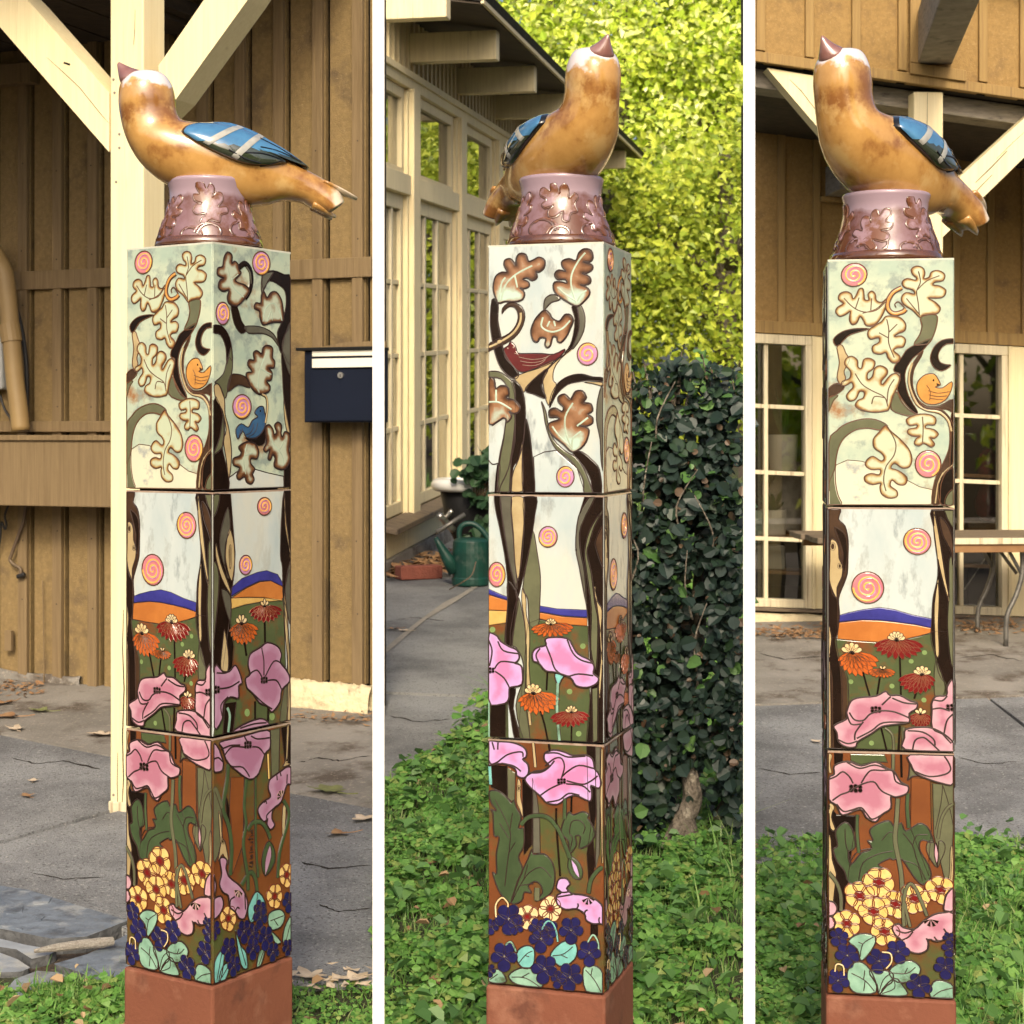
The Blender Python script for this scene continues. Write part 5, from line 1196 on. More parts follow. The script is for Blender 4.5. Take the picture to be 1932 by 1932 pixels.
a.oak([(655, 1240), (720, 1213), (800, 1213), (852, 1240), (846, 1290), (795, 1288), (782, 1312), (840, 1325), (872, 1360), (842, 1390), (812, 1382), (846, 1430), (820, 1452), (770, 1424), (738, 1442), (704, 1426), (716, 1390), (742, 1372), (700, 1372), (658, 1350), (664, 1320), (716, 1310), (720, 1288), (670, 1292), (648, 1265)], [[(760, 1230), (765, 1320), (760, 1420)]])
a.oak([(500, 1288), (535, 1330), (602, 1390), (662, 1460), (686, 1530), (672, 1592), (620, 1602), (565, 1568), (540, 1602), (592, 1622), (652, 1670), (640, 1722), (590, 1722), (548, 1690), (536, 1732), (582, 1770), (580, 1812), (520, 1820), (474, 1790), (462, 1740), (468, 1712), (410, 1722), (358, 1700), (354, 1660), (400, 1640), (456, 1650), (462, 1612), (400, 1612), (358, 1580), (370, 1540), (412, 1515), (470, 1550), (492, 1526), (470, 1490), (420, 1452), (414, 1390), (452, 1340)], [[(525, 1320), (572, 1420), (560, 1510), (505, 1590), (488, 1690), (505, 1770)]])
a.sun(268, 155, 94, 88); a.sun(800, 1575, 90, 98)
# ---------------------------------------------------------------- side A, middle block
a = Panel('A', 1, [(105, 48), (972, 48), (945, 1785), (105, 1808)]); a.bg('sky_mid')
a.one('hill', [(180, 892), (185, 842), (250, 820), (350, 795), (460, 777), (560, 790), (680, 825), (810, 850), (810, 918), (700, 895), (580, 882), (460, 872), (340, 872)], 'blue', sm=False, line='line_dark', lw=.0008)
a.one('hill', [(170, 1018), (180, 896), (340, 873), (460, 873), (580, 883), (700, 897), (812, 918), (812, 955), (730, 978), (600, 1012), (450, 1032), (300, 1027)], 'ochre', sm=False, lw=.0010)
a.one('meadow', [(105, 1000), (170, 1015), (300, 1026), (450, 1031), (600, 1011), (730, 977), (830, 940), (950, 940), (945, 1783), (105, 1803)], 'meadow', sm=False, lw=.0010)
for x, y in ((760, 1095), (670, 1160), (262, 1322), (540, 1342), (752, 1432), (400, 1752)): a.begin('spot').fill(a.ell(x, y, 24, 24, 12), 'spot', False, line=False).end()
a.one('tree_trunk', [(105, 55), (195, 55), (180, 130), (225, 180), (246, 280), (246, 400), (240, 540), (210, 630), (180, 720), (186, 840), (175, 950), (162, 1040), (195, 1200), (242, 1300), (240, 1560), (205, 1800), (106, 1800)], 'umber', lw=.002)
a.one('tree_trunk', [(150, 190), (215, 228), (240, 290), (244, 400), (225, 520), (203, 480), (205, 380), (175, 270)], 'dark', lw=.0014)
a.one('tree_trunk', [(106, 600), (140, 690), (175, 742), (175, 950), (160, 1040), (196, 1250), (205, 1560), (200, 1800), (140, 1800), (130, 1300), (106, 1180)], 'dark', lw=.0014)
a.begin('birch_strip').fill([(120, 290), (160, 290), (182, 340), (186, 420), (210, 480), (205, 560), (172, 640), (170, 722), (140, 680), (112, 580), (116, 440)], 'beige', lw=.0014).fill(a.ell(138, 335, 20, 30, 10), 'umber', False, lw=.001).fill(a.ell(188, 480, 16, 22, 10), 'umber', False, lw=.001).fill([(107, 925), (132, 985), (130, 1060), (107, 1150)], 'beige', lw=.0012).fill([(107, 1185), (122, 1210), (128, 1500), (128, 1800), (107, 1802)], 'beige', sm=False, lw=.0012).end()
a.one('tree_trunk', [(820, 55), (832, 180), (852, 380), (856, 540), (822, 700), (812, 850), (804, 1000), (832, 1120), (850, 1230), (890, 1300), (950, 1295), (972, 55)], 'dark', lw=.002)
a.begin('birch_strip').fill([(835, 58), (862, 180), (892, 400), (912, 560), (934, 700), (920, 710), (882, 560), (852, 400), (832, 200)], 'beige', lw=.0012).fill([(856, 560), (866, 700), (857, 900), (860, 1108), (832, 1112), (826, 950), (826, 750)], 'beige', lw=.0012).fill([(905, 58), (968, 58), (968, 185), (922, 120)], 'olive', sm=False, lw=.0012).fill([(930, 420), (966, 470), (962, 1100), (932, 1170), (912, 900), (925, 650)], 'olive', lw=.0012).fill([(833, 1150), (890, 1300), (882, 1390), (822, 1392)], 'olive', lw=.0014).fill([(870, 110), (920, 150), (960, 260), (965, 420), (930, 330), (890, 240)], 'umber', lw=.0012).end()
a.sun(720, 290, 93, 97, turns=2.6); a.sun(380, 635, 110, 116, 'sunpink', turns=2.4)
for p, w in (([(345, 1250), (368, 1340), (392, 1425)], .004), ([(460, 1275), (440, 1410)], .004), ([(594, 1120), (600, 1420)], .004), ([(705, 1370), (688, 1425)], .004), ([(465, 1640), (500, 1795)], .004), ([(590, 1620), (580, 1795)], .005)): a.stem(p, w, 'dark', edge=False)
a.stem([(490, 1640), (540, 1690), (548, 1795)], .004, 'olive'); a.stem([(615, 1630), (608, 1790)], .005, 'olive')
a.cone(268, 1112, 172, 455, 1285, 'orange'); a.cone(478, 1225, 375, 565, 1290, 'orange', top=2); a.cone(572, 1010, 415, 755, 1152, 'red', top=6); a.cone(742, 1250, 578, 830, 1392, 'red'); a.cone(728, 1530, 645, 805, 1630, 'red', top=3)
a.poppy([(145, 1640), (230, 1590), (232, 1540), (262, 1460), (320, 1432), (430, 1416), (495, 1380), (525, 1406), (592, 1405), (660, 1440), (704, 1452), (702, 1492), (652, 1530), (652, 1590), (562, 1610), (470, 1630), (400, 1682), (310, 1742), (292, 1782), (230, 1786), (176, 1752), (166, 1690)],
        [[(250, 1540), (285, 1590), (345, 1592), (392, 1545), (470, 1518), (560, 1524), (652, 1560)], [(345, 1602), (292, 1680), (287, 1735)], [(232, 1545), (262, 1622), (330, 1618)], [(470, 1478), (530, 1415)], [(540, 1425), (620, 1455), (700, 1460)], [(170, 1735), (240, 1762), (305, 1740)], [(300, 1722), (400, 1662), (480, 1602), (640, 1592)]], (430, 1512, 16), 'pinkA')
a.poppy([(803, 1450), (830, 1402), (900, 1390), (906, 1330), (950, 1300), (945, 1705), (870, 1662), (803, 1622), (803, 1500)], [[(805, 1492), (860, 1482), (920, 1500)], [(880, 1660), (900, 1570), (940, 1520)], [(812, 1425), (870, 1430), (905, 1395)]], (934, 1475, 17), 'pinkA')
a.poppy([(630, 1642), (720, 1622), (800, 1624), (880, 1662), (942, 1722), (944, 1783), (625, 1783), (620, 1700)], [[(672, 1783), (690, 1715), (740, 1692), (780, 1715), (850, 1783)], [(640, 1650), (740, 1655), (810, 1700), (820, 1745)]], None, 'pinkA')
# ---------------------------------------------------------------- side A, lower block
a = Panel('A', 2, [(107, 92), (943, 78), (900, 1735), (80, 1800)]); a.bg('rust')
a.one('panel', [(662, 250), (788, 255), (785, 600), (765, 800), (760, 920), (650, 600)], 'bandrust', sm=False, lw=.0014)
a.one('tree_trunk', [(800, 285), (938, 285), (930, 600), (900, 930), (860, 930), (800, 640)], 'olive', sm=False, lw=.0014)
a.begin('tree_trunk').line_([(865, 290), (850, 420), (810, 600)], None, .0016).line_([(868, 300), (900, 420), (925, 560)], None, .0016).end()
a.one('tree_trunk', [(150, 100), (210, 100), (205, 190), (150, 190)], 'dark', sm=False, lw=.001)
a.one('tree_trunk', [(100, 470), (160, 540), (285, 540), (280, 640), (240, 900), (200, 1220), (160, 1420), (90, 1420)], 'dark', sm=False, lw=.0014)
a.begin('birch_strip').fill([(108, 470), (145, 485), (128, 560), (152, 640), (130, 660), (108, 620)], 'beige', lw=.0012).fill([(100, 690), (122, 720), (128, 860), (155, 960), (130, 1160), (92, 1170)], 'beige', sm=False, lw=.0012).fill([(106, 110), (135, 120), (120, 180), (130, 240), (106, 230)], 'beige', lw=.001).fill([(918, 700), (926, 760), (910, 960), (870, 1010), (880, 960), (895, 860), (900, 740)], 'beige', lw=.0012).end()
a.one('meadow', [(262, 100), (490, 95), (510, 150), (430, 150), (330, 178), (262, 150)], 'meadow', sm=False, lw=.0014)
a.stem([(300, 530), (296, 650), (305, 800)], .006); a.stem([(572, 400), (560, 560), (548, 700), (580, 900), (588, 1080), (600, 1270)], .0085, 'olive'); a.stem([(640, 360), (632, 460), (640, 600)], .007); a.stem([(548, 90), (545, 200)], .006, 'olive'); a.stem([(600, 90), (600, 250)], .005, 'dark', edge=False)
a.leaf([(660, 120), (650, 220), (640, 270), (670, 240), (735, 228), (690, 205)], [], 'olive')
L = [(150, 660), (215, 590), (265, 640), (282, 760), (235, 800), (252, 885), (320, 800), (378, 775), (388, 745), (366, 710), (402, 705), (380, 640), (432, 590), (510, 560), (545, 600), (590, 570), (620, 625), (700, 568), (740, 572), (770, 602), (795, 690), (730, 678), (706, 706), (712, 760), (762, 850), (774, 930), (722, 985), (660, 930), (590, 822), (530, 830), (510, 822), (432, 872), (470, 900), (375, 920), (340, 960), (320, 1015), (232, 1010), (205, 935), (155, 870), (132, 790), (162, 760)]
a.leaf(L, [[(215, 640), (218, 740), (250, 850), (245, 900)], [(250, 860), (300, 790), (400, 760)], [(300, 1000), (330, 870), (430, 800), (530, 770)], [(460, 700), (510, 640), (548, 650)], [(600, 640), (660, 720), (690, 830), (740, 950)], [(660, 720), (690, 650), (760, 640)], [(600, 830), (690, 860), (720, 960)]], 'green', 'poppy_leaf')
a.stem([(940, 412), (890, 450), (850, 530), (826, 660)], .0055, 'olive')
a.begin('bud').fill([(800, 680), (760, 690), (748, 740), (770, 800), (815, 860), (800, 780)], 'olive', lw=.0018).fill([(830, 680), (865, 690), (868, 740), (840, 810), (818, 860), (826, 780)], 'olive', lw=.0018).fill([(812, 690), (825, 740), (822, 800), (812, 830), (800, 780), (803, 730)], 'pinkA', lw=.0014).end()
for x, y, r, ro in ((540, 1135, 98, .2), (305, 1100, 108, .5), (435, 995, 112, .1), (665, 1085, 105, .8), (830, 1010, 98, .3), (395, 1200, 104, .0), (215, 1300, 100, .5), (465, 1330, 100, .9)): a.daisy(x, y, r, 6 if r > 97 else 7, 'yellow', ro)
a.stem([(592, 1280), (590, 1160), (606, 1040), (640, 985), (675, 1020), (705, 1090), (742, 1195)], .0062, 'olive'); a.stem([(632, 1280), (612, 1190), (600, 1120)], .0055, 'olive'); a.stem([(95, 950), (150, 1020), (178, 1110), (178, 1215)], .007, 'olive')
a.poppy([(516, 1290), (560, 1268), (590, 1290), (660, 1292), (722, 1230), (790, 1180), (860, 1160), (922, 1150), (922, 1250), (882, 1322), (802, 1362), (750, 1352), (742, 1420), (682, 1456), (612, 1440), (578, 1380), (532, 1342)], [[(540, 1310), (600, 1325), (660, 1295)], [(580, 1375), (620, 1350), (650, 1310)], [(740, 1420), (745, 1380), (735, 1345)], [(785, 1330), (800, 1352), (820, 1355)], [(845, 1270), (865, 1300), (860, 1330)]], None, 'pinkA', fan=(765, 1215, 52, .1))
a.poppy([(80, 1165), (130, 1160), (152, 1205), (125, 1250), (80, 1245)], [], None, 'pinkA'); a.poppy([(78, 1262), (130, 1275), (130, 1330), (80, 1350)], [], None, 'pinkA'); a.poppy([(862, 1060), (882, 1020), (916, 998), (918, 1150), (880, 1150), (850, 1140)], [], None, 'pinkA')
a.poppy([(660, 88), (942, 76), (940, 272), (852, 276), (742, 242), (690, 212), (664, 160)], [[(690, 205), (780, 235), (880, 215), (918, 180), (905, 130), (880, 90)]], None, 'pinkA')
a.poppy([(108, 285), (148, 250), (150, 190), (240, 155), (332, 182), (430, 150), (500, 190), (550, 212), (592, 282), (642, 312), (630, 362), (560, 390), (526, 390), (524, 470), (462, 520), (422, 572), (360, 546), (320, 490), (200, 540), (160, 472), (108, 430)], [[(110, 290), (160, 265), (206, 230), (250, 262), (275, 310)], [(330, 305), (365, 245), (402, 210), (470, 208), (540, 208), (562, 282), (640, 308)], [(132, 440), (190, 395), (242, 372), (330, 315), (412, 290), (450, 335), (480, 362), (545, 388)], [(160, 462), (205, 512), (260, 500), (325, 478), (360, 515), (400, 555), (470, 515)], [(235, 160), (320, 200), (420, 172), (500, 195)]], (292, 345, 20), 'pinkA')
for out, v in (([(225, 1420), (300, 1362), (402, 1368), (392, 1440), (330, 1530), (300, 1540), (282, 1470)], [[(390, 1375), (320, 1430), (300, 1520)], [(320, 1430), (290, 1420)]]), ([(212, 1640), (250, 1572), (320, 1560), (382, 1632), (400, 1750), (270, 1772), (220, 1722)], [[(240, 1640), (330, 1680), (390, 1745)], [(320, 1672), (330, 1610)], [(330, 1680), (320, 1750)]]), ([(360, 1610), (500, 1600), (512, 1660), (470, 1700), (420, 1762), (408, 1700)], [[(500, 1610), (450, 1660), (420, 1750)]]), ([(430, 1762), (520, 1640), (580, 1690), (598, 1748)], [[(520, 1650), (520, 1710), (440, 1755)]]), ([(488, 1600), (560, 1530), (640, 1510), (694, 1560), (645, 1640), (540, 1664)], [[(500, 1605), (600, 1600), (660, 1550)], [(590, 1600), (610, 1560)]]), ([(752, 1740), (770, 1640), (830, 1620), (900, 1650), (898, 1730)], [[(770, 1730), (820, 1690), (895, 1660)]])):
    a.leaf(out, v, 'mint', 'heart_leaf')
for x, y, r, ro in ((160, 1400, 72, .6), (215, 1520, 92, 0), (425, 1535, 92, .2), (550, 1455, 86, -.2), (682, 1672, 92, .1), (850, 1530, 82, 0), (885, 1400, 62, .3), (878, 1330, 45, .1), (150, 1700, 86, .1)): a.violet(x, y, r, ro)
a.stem([(130, 1640), (140, 1590), (185, 1595), (190, 1660)], .003, 'cream'); a.stem([(445, 1470), (500, 1475), (505, 1530), (470, 1580)], .003, 'cream')

# ---------------------------------------------------------------- side C, upper block
c = Panel('C', 0, [(28, 40), (882, 50), (880, 1895), (38, 1880)], .955, 'line_dark', .0026); c.bg('sky_mid')
c.one('hill', [(372, 1622), (450, 1587), (540, 1575), (690, 1710), (745, 1890), (385, 1888)], 'sky_mid', sm=False, lw=.0022); c.begin('hill_line').line_([(38, 1640), (70, 1672), (112, 1665)], None, .0026).end()
c.one('tree_trunk', [(60, 445), (105, 472), (104, 600), (128, 720), (150, 830), (192, 910), (260, 1000), (240, 1042), (190, 1022), (130, 960), (92, 870), (66, 760), (48, 620)], 'dark')
c.one('branch', [(445, 535), (450, 462), (490, 425), (540, 428), (565, 462), (500, 482), (462, 522)], 'grey_olive')
c.one('branch', [(650, 520), (690, 520), (702, 640), (692, 720), (650, 822), (598, 862), (640, 800), (666, 700), (672, 600)], 'dark', lw=.002)
c.one('branch', [(690, 520), (722, 518), (747, 600), (738, 700), (692, 792), (650, 832), (692, 720), (704, 640)], 'grey_olive', lw=.002)
c.one('branch', [(650, 832), (570, 900), (520, 980), (515, 1060), (537, 1100), (480, 1245), (440, 1080), (452, 1010), (522, 930), (600, 868)], 'beige', lw=.002)
c.one('branch', [(228, 1032), (300, 1000), (400, 960), (515, 910), (482, 962), (362, 1060), (300, 1142), (270, 1090)], 'beige', lw=.002)
c.one('branch', [(360, 1060), (482, 965), (430, 1090), (466, 1192), (380, 1162), (308, 1130)], 'dark', lw=.002)
c.one('branch', [(488, 1262), (500, 1170), (552, 1080), (632, 1030), (722, 1018), (800, 1040), (880, 1050), (880, 1076), (780, 1066), (700, 1075), (622, 1092), (552, 1150), (518, 1205)], 'dark', lw=.002)
c.one('branch', [(742, 1080), (800, 1078), (880, 1086), (876, 1112), (805, 1092)], 'beige', lw=.0016)
c.begin('branch').fill([(30, 835), (30, 780), (110, 740), (190, 700), (240, 640), (256, 570), (232, 512), (190, 502), (152, 530), (136, 552), (140, 510), (180, 475), (232, 474), (286, 510), (306, 580), (280, 670), (222, 740), (130, 792), (50, 825)], 'umber', lw=.002).line_([(40, 800), (120, 765), (220, 700), (270, 620), (275, 550)], 'beige', .005).fill(c.ell(118, 760, 24, 20, 10), 'beige', False, lw=.0018).end()
c.one('tree_trunk', [(35, 985), (110, 985), (182, 1030), (232, 1100), (237, 1300), (222, 1500), (190, 1700), (132, 1830), (120, 1880), (104, 1880), (118, 1640), (150, 1480), (168, 1350), (190, 1150), (132, 1040), (35, 1025)], 'olive')
c.one('tree_trunk', [(205, 1050), (272, 1090), (302, 1180), (312, 1300), (300, 1500), (262, 1640), (222, 1700), (212, 1870), (196, 1870), (210, 1650), (237, 1500), (237, 1280), (230, 1150)], 'dark', lw=.002)
c.one('tree_trunk', [(168, 1370), (230, 1300), (232, 1480), (206, 1660), (200, 1872), (115, 1872), (125, 1650), (155, 1480)], 'olive', lw=.002)
c.one('birch_strip', [(290, 1510), (292, 1600), (292, 1872), (208, 1872), (225, 1730), (262, 1640)], 'beige', lw=.002)
c.one('tree_trunk', [(312, 1335), (340, 1420), (362, 1600), (382, 1884), (298, 1884), (290, 1600), (302, 1450)], 'dark', lw=.002)
c.one('tree_trunk', [(105, 1682), (130, 1690), (112, 1880), (88, 1880)], 'dark', lw=.001)
c.one('tree_trunk', [(430, 1215), (462, 1290), (482, 1400), (522, 1500), (602, 1580), (682, 1630), (742, 1720), (792, 1850), (800, 1890), (740, 1890), (735, 1800), (690, 1710), (620, 1630), (540, 1570), (490, 1480), (460, 1380), (442, 1270)], 'olive')
c.one('tree_trunk', [(660, 1600), (722, 1588), (800, 1650), (852, 1720), (866, 1890), (802, 1890), (790, 1800), (740, 1700)], 'dark', lw=.002)
c.one('tree_trunk', [(840, 1200), (882, 1128), (882, 1700), (862, 1650), (856, 1500), (830, 1360)], 'grey_olive', lw=.002)
c.begin('relief_bird').fill([(150, 820), (185, 790), (202, 762), (238, 800), (256, 850), (340, 855), (430, 858), (520, 866), (602, 830), (572, 880), (500, 930), (400, 970), (310, 992), (258, 985), (200, 930), (160, 880)], 'redbird', lw=.002)
for q in ([(262, 880), (350, 900), (440, 895), (500, 870)], [(272, 910), (350, 925), (430, 915), (480, 880)], [(290, 940), (360, 948), (420, 935), (460, 905)], [(230, 850), (262, 865)]): c.line_(q, 'line_pale', .0012)
c.fill(c.ell(180, 812, 9, 10, 8), 'line_pale', False, line=False, inset=.001).fill(c.ell(222, 806, 9, 10, 8), 'line_pale', False, line=False, inset=.001).end()
for o_, v_ in (([(110, 472), (82, 420), (68, 350), (85, 272), (130, 240), (172, 240), (150, 192), (155, 150), (195, 140), (226, 172), (238, 190), (240, 140), (265, 104), (312, 114), (332, 165), (370, 155), (410, 138), (452, 165), (446, 222), (410, 250), (388, 246), (396, 290), (360, 312), (320, 290), (290, 300), (330, 320), (336, 356), (290, 372), (268, 362), (302, 400), (290, 450), (230, 467), (160, 462)], [[(130, 455), (160, 340), (240, 260), (360, 200)], [(110, 460), (130, 330), (160, 280)], [(230, 270), (250, 360)]]),
               ([(690, 517), (620, 482), (540, 422), (514, 370), (524, 330), (572, 330), (615, 342), (600, 312), (545, 310), (524, 270), (555, 240), (608, 254), (580, 215), (580, 175), (630, 158), (680, 175), (700, 120), (742, 90), (792, 105), (806, 160), (780, 190), (732, 186), (795, 210), (802, 246), (760, 272), (726, 272), (780, 300), (787, 346), (740, 362), (712, 356), (770, 386), (782, 430), (742, 482)], [[(688, 500), (650, 380), (650, 280), (700, 180), (750, 120)], [(685, 480), (600, 420), (545, 370)], [(690, 480), (720, 430), (760, 400)]]),
               ([(450, 535), (490, 565), (510, 600), (560, 622), (598, 576), (640, 578), (662, 620), (640, 680), (612, 740), (572, 782), (545, 770), (540, 742), (512, 740), (496, 800), (470, 817), (453, 790), (460, 750), (420, 742), (400, 772), (368, 760), (350, 700), (360, 650), (390, 590)], [[(440, 590), (430, 660), (500, 700), (580, 680), (640, 620)], [(470, 660), (490, 620)], [(530, 660), (520, 620)]]),
               ([(38, 1050), (80, 1044), (92, 1110), (128, 1090), (180, 1100), (192, 1150), (172, 1182), (230, 1200), (272, 1250), (260, 1292), (220, 1300), (192, 1282), (212, 1320), (180, 1362), (150, 1330), (38, 1372)], [[(40, 1210), (120, 1215), (210, 1270)], [(95, 1210), (95, 1120)]]),
               ([(660, 1592), (590, 1532), (510, 1462), (478, 1400), (500, 1368), (560, 1350), (540, 1332), (490, 1330), (488, 1280), (530, 1264), (578, 1290), (590, 1260), (554, 1220), (555, 1180), (600, 1164), (640, 1200), (656, 1180), (680, 1144), (730, 1144), (757, 1190), (740, 1226), (790, 1240), (802, 1290), (770, 1316), (802, 1340), (800, 1382), (750, 1402), (702, 1396), (770, 1420), (772, 1470), (740, 1542)], [[(655, 1575), (610, 1450), (605, 1330), (660, 1230)], [(650, 1560), (560, 1470), (510, 1400)], [(655, 1570), (660, 1490), (720, 1440)], [(690, 1400), (770, 1340)]])): c.oak(o_, v_, 'oak_brown')
c.sun(765, 872, 74, 82, 'sunlav', turns=1.8); c.sun(605, 1770, 64, 76, 'sunlav', turns=1.8)
# ---------------------------------------------------------------- side C, middle block
c = Panel('C', 1, [(58, 50), (910, 85), (872, 1890), (20, 1822)], .95); c.bg('sky_mid')
c.one('hill', [(45, 735), (110, 765), (190, 800), (190, 825), (110, 797), (45, 775)], 'blue', sm=False, lw=.0008); c.one('hill', [(45, 778), (110, 800), (190, 826), (185, 902), (40, 890)], 'ochre', sm=False, lw=.0008); c.one('hill', [(40, 892), (185, 902), (170, 988), (38, 1002)], 'straw', sm=False, lw=.0008)
c.one('hill', [(425, 870), (550, 895), (770, 910), (770, 966), (600, 950), (420, 915)], 'blue', sm=False, lw=.0008); c.one('hill', [(420, 918), (600, 955), (770, 970), (770, 1028), (600, 1012), (415, 965)], 'ochre', sm=False, lw=.0008)
c.one('meadow', [(38, 1002), (170, 990), (170, 1835), (25, 1822)], 'meadow', sm=False, lw=.001); c.one('meadow', [(415, 968), (600, 1014), (775, 1030), (780, 1880), (240, 1845), (330, 1000)], 'meadow', sm=False, lw=.001)
for x, y in ((735, 1175), (630, 1505), (690, 1815), (70, 1035)): c.begin('spot').fill(c.ell(x, y, 28, 28, 12), 'spot', False, line=False).end()
c.one('tree_trunk', [(105, 55), (146, 60), (162, 250), (192, 450), (217, 600), (257, 780), (232, 900), (202, 1050), (196, 1160), (160, 1130), (175, 950), (190, 780), (180, 560), (140, 300), (114, 170)], 'dark', lw=.002)
c.one('tree_trunk', [(146, 60), (230, 65), (226, 200), (240, 400), (247, 560), (262, 745), (217, 600), (192, 450), (165, 260)], 'grey_olive', lw=.002)
c.one('birch_strip', [(230, 70), (322, 80), (320, 250), (302, 420), (270, 682), (247, 560), (240, 350)], 'beige', lw=.002)
c.one('tree_trunk', [(300, 730), (350, 480), (385, 320), (412, 480), (432, 660), (422, 880), (410, 1010), (345, 1012), (335, 820)], 'olive', lw=.002)
c.one('tree_trunk', [(322, 70), (417, 75), (402, 200), (382, 320), (352, 460), (312, 620), (262, 805), (248, 740), (290, 580), (320, 300)], 'dark', lw=.002)
c.one('tree_trunk', [(190, 680), (266, 805), (242, 960), (216, 1080), (206, 1165), (164, 1130), (185, 900)], 'dark', lw=.002)
c.one('tree_trunk', [(262, 800), (290, 900), (312, 1050), (312, 1300), (302, 1560), (330, 1842), (280, 1842), (230, 1600), (290, 1400), (286, 1260), (240, 1170), (214, 1150), (236, 980)], 'olive', lw=.002)
c.one('birch_strip', [(300, 730), (322, 820), (322, 930), (346, 1060), (336, 1300), (342, 1480), (310, 1500), (316, 1200), (310, 1000), (290, 830)], 'beige', lw=.0016)
c.one('tree_trunk', [(45, 1560), (162, 1560), (152, 1830), (25, 1822)], 'dark', sm=False, lw=.002); c.one('tree_trunk', [(165, 1480), (232, 1470), (212, 1620), (262, 1842), (216, 1838), (190, 1660)], 'dark', lw=.002)
c.one('tree_trunk', [(770, 85), (908, 92), (905, 400), (900, 900), (888, 1300), (873, 1886), (745, 1880), (790, 1480), (780, 1000), (766, 870), (722, 600), (696, 470), (702, 350), (722, 230)], 'dark', sm=False, lw=.002)
c.begin('birch_strip').fill([(800, 88), (850, 90), (742, 300), (732, 460), (762, 640), (767, 870), (720, 600), (696, 450), (720, 230)], 'grey_olive', lw=.0016).fill([(905, 190), (842, 300), (802, 420), (782, 500), (812, 650), (832, 860), (852, 1000), (832, 1350), (790, 1200), (800, 900), (772, 640), (760, 480), (800, 330), (862, 230)], 'olive', lw=.0016).fill([(826, 740), (852, 850), (886, 920), (872, 1100), (880, 1300), (856, 1552), (840, 1480), (866, 1200), (850, 960)], 'beige', lw=.0014).fill([(792, 1490), (842, 1480), (832, 1870), (790, 1880)], 'olive', sm=False, lw=.0014).fill([(905, 300), (845, 400), (850, 480), (895, 610), (905, 560)], 'umber', lw=.0014).end()
c.sun(495, 367, 68, 76, 'sunlav', turns=2.4); c.sun(110, 632, 62, 90, 'sunpink')
for p, w, m_ in (([(470, 1350), (460, 1490)], .004, 'dark'), ([(412, 1640), (440, 1740), (462, 1862)], .004, 'dark'), ([(640, 1755), (635, 1875)], .0035, 'dark'), ([(545, 1440), (535, 1640), (548, 1865)], .006, 'mint'), ([(328, 1640), (335, 1740)], .005, 'beige'), ([(30, 1560), (25, 1700), (22, 1820)], .006, 'mint')): c.stem(p, w, m_, edge=m_ != 'dark')
c.leaf([(525, 1370), (595, 1380), (570, 1420), (552, 1460), (535, 1440)], [], 'turq')
c.cone(502, 1008, 352, 672, 1108, 'orange'); c.cone(362, 1508, 245, 560, 1672, 'orange'); c.cone(642, 1655, 482, 775, 1768, 'red')
c.poppy([(30, 1098), (95, 1075), (130, 1120), (190, 1160), (250, 1190), (266, 1240), (250, 1272), (232, 1284), (272, 1300), (286, 1340), (280, 1440), (200, 1460), (186, 1480), (180, 1550), (130, 1582), (22, 1542)], [[(42, 1110), (66, 1190), (45, 1300)], [(110, 1120), (150, 1190), (258, 1215)], [(80, 1322), (130, 1270), (240, 1282)], [(85, 1340), (150, 1390), (190, 1465)]], (48, 1332, 15), 'pinkC')
c.poppy([(365, 1212), (400, 1175), (466, 1160), (460, 1120), (500, 1103), (622, 1113), (662, 1170), (700, 1230), (790, 1280), (817, 1330), (810, 1376), (847, 1410), (830, 1452), (760, 1477), (680, 1460), (640, 1402), (530, 1360), (460, 1347), (410, 1290), (368, 1270)], [[(466, 1162), (500, 1250), (532, 1340), (610, 1390), (700, 1376), (810, 1392)], [(622, 1120), (662, 1220), (722, 1275), (812, 1302)], [(422, 1180), (390, 1230), (412, 1290)]], None, 'pinkC')
# ---------------------------------------------------------------- side C, lower block
c = Panel('C', 2, [(55, 60), (905, 115), (868, 1910), (28, 1795)], .95); c.bg('rust')
c.one('tree_trunk', [(75, 240), (192, 250), (186, 485), (112, 420), (70, 400)], 'dark', sm=False, lw=.0016); c.one('tree_trunk', [(190, 260), (250, 300), (242, 520), (190, 480)], 'olive', sm=False, lw=.0016)
c.one('tree_trunk', [(300, 350), (375, 340), (362, 820), (302, 890), (310, 700), (300, 600)], 'dark', sm=False, lw=.0016); c.one('tree_trunk', [(375, 340), (405, 480), (422, 640), (422, 882), (368, 880), (372, 600)], 'grey_olive', sm=False, lw=.0016)
c.begin('birch_strip').fill([(265, 350), (290, 380), (285, 470), (300, 560), (300, 620), (275, 560), (255, 500)], 'beige', lw=.0012).fill(c.ell(274, 412, 14, 22, 10), 'umber', False, lw=.001).end()
c.one('tree_trunk', [(780, 112), (842, 116), (838, 600), (812, 760), (826, 960), (780, 1190), (765, 900), (800, 700), (782, 500)], 'dark', sm=False, lw=.0016); c.one('tree_trunk', [(842, 118), (888, 122), (872, 500), (858, 900), (825, 1000), (842, 600)], 'grey_olive', sm=False, lw=.0016)
c.one('birch_strip', [(880, 130), (902, 140), (895, 900), (875, 965), (872, 500)], 'beige', sm=False, lw=.0014); c.one('tree_trunk', [(785, 1395), (835, 1400), (835, 1490), (780, 1485)], 'dark', sm=False, lw=.001)
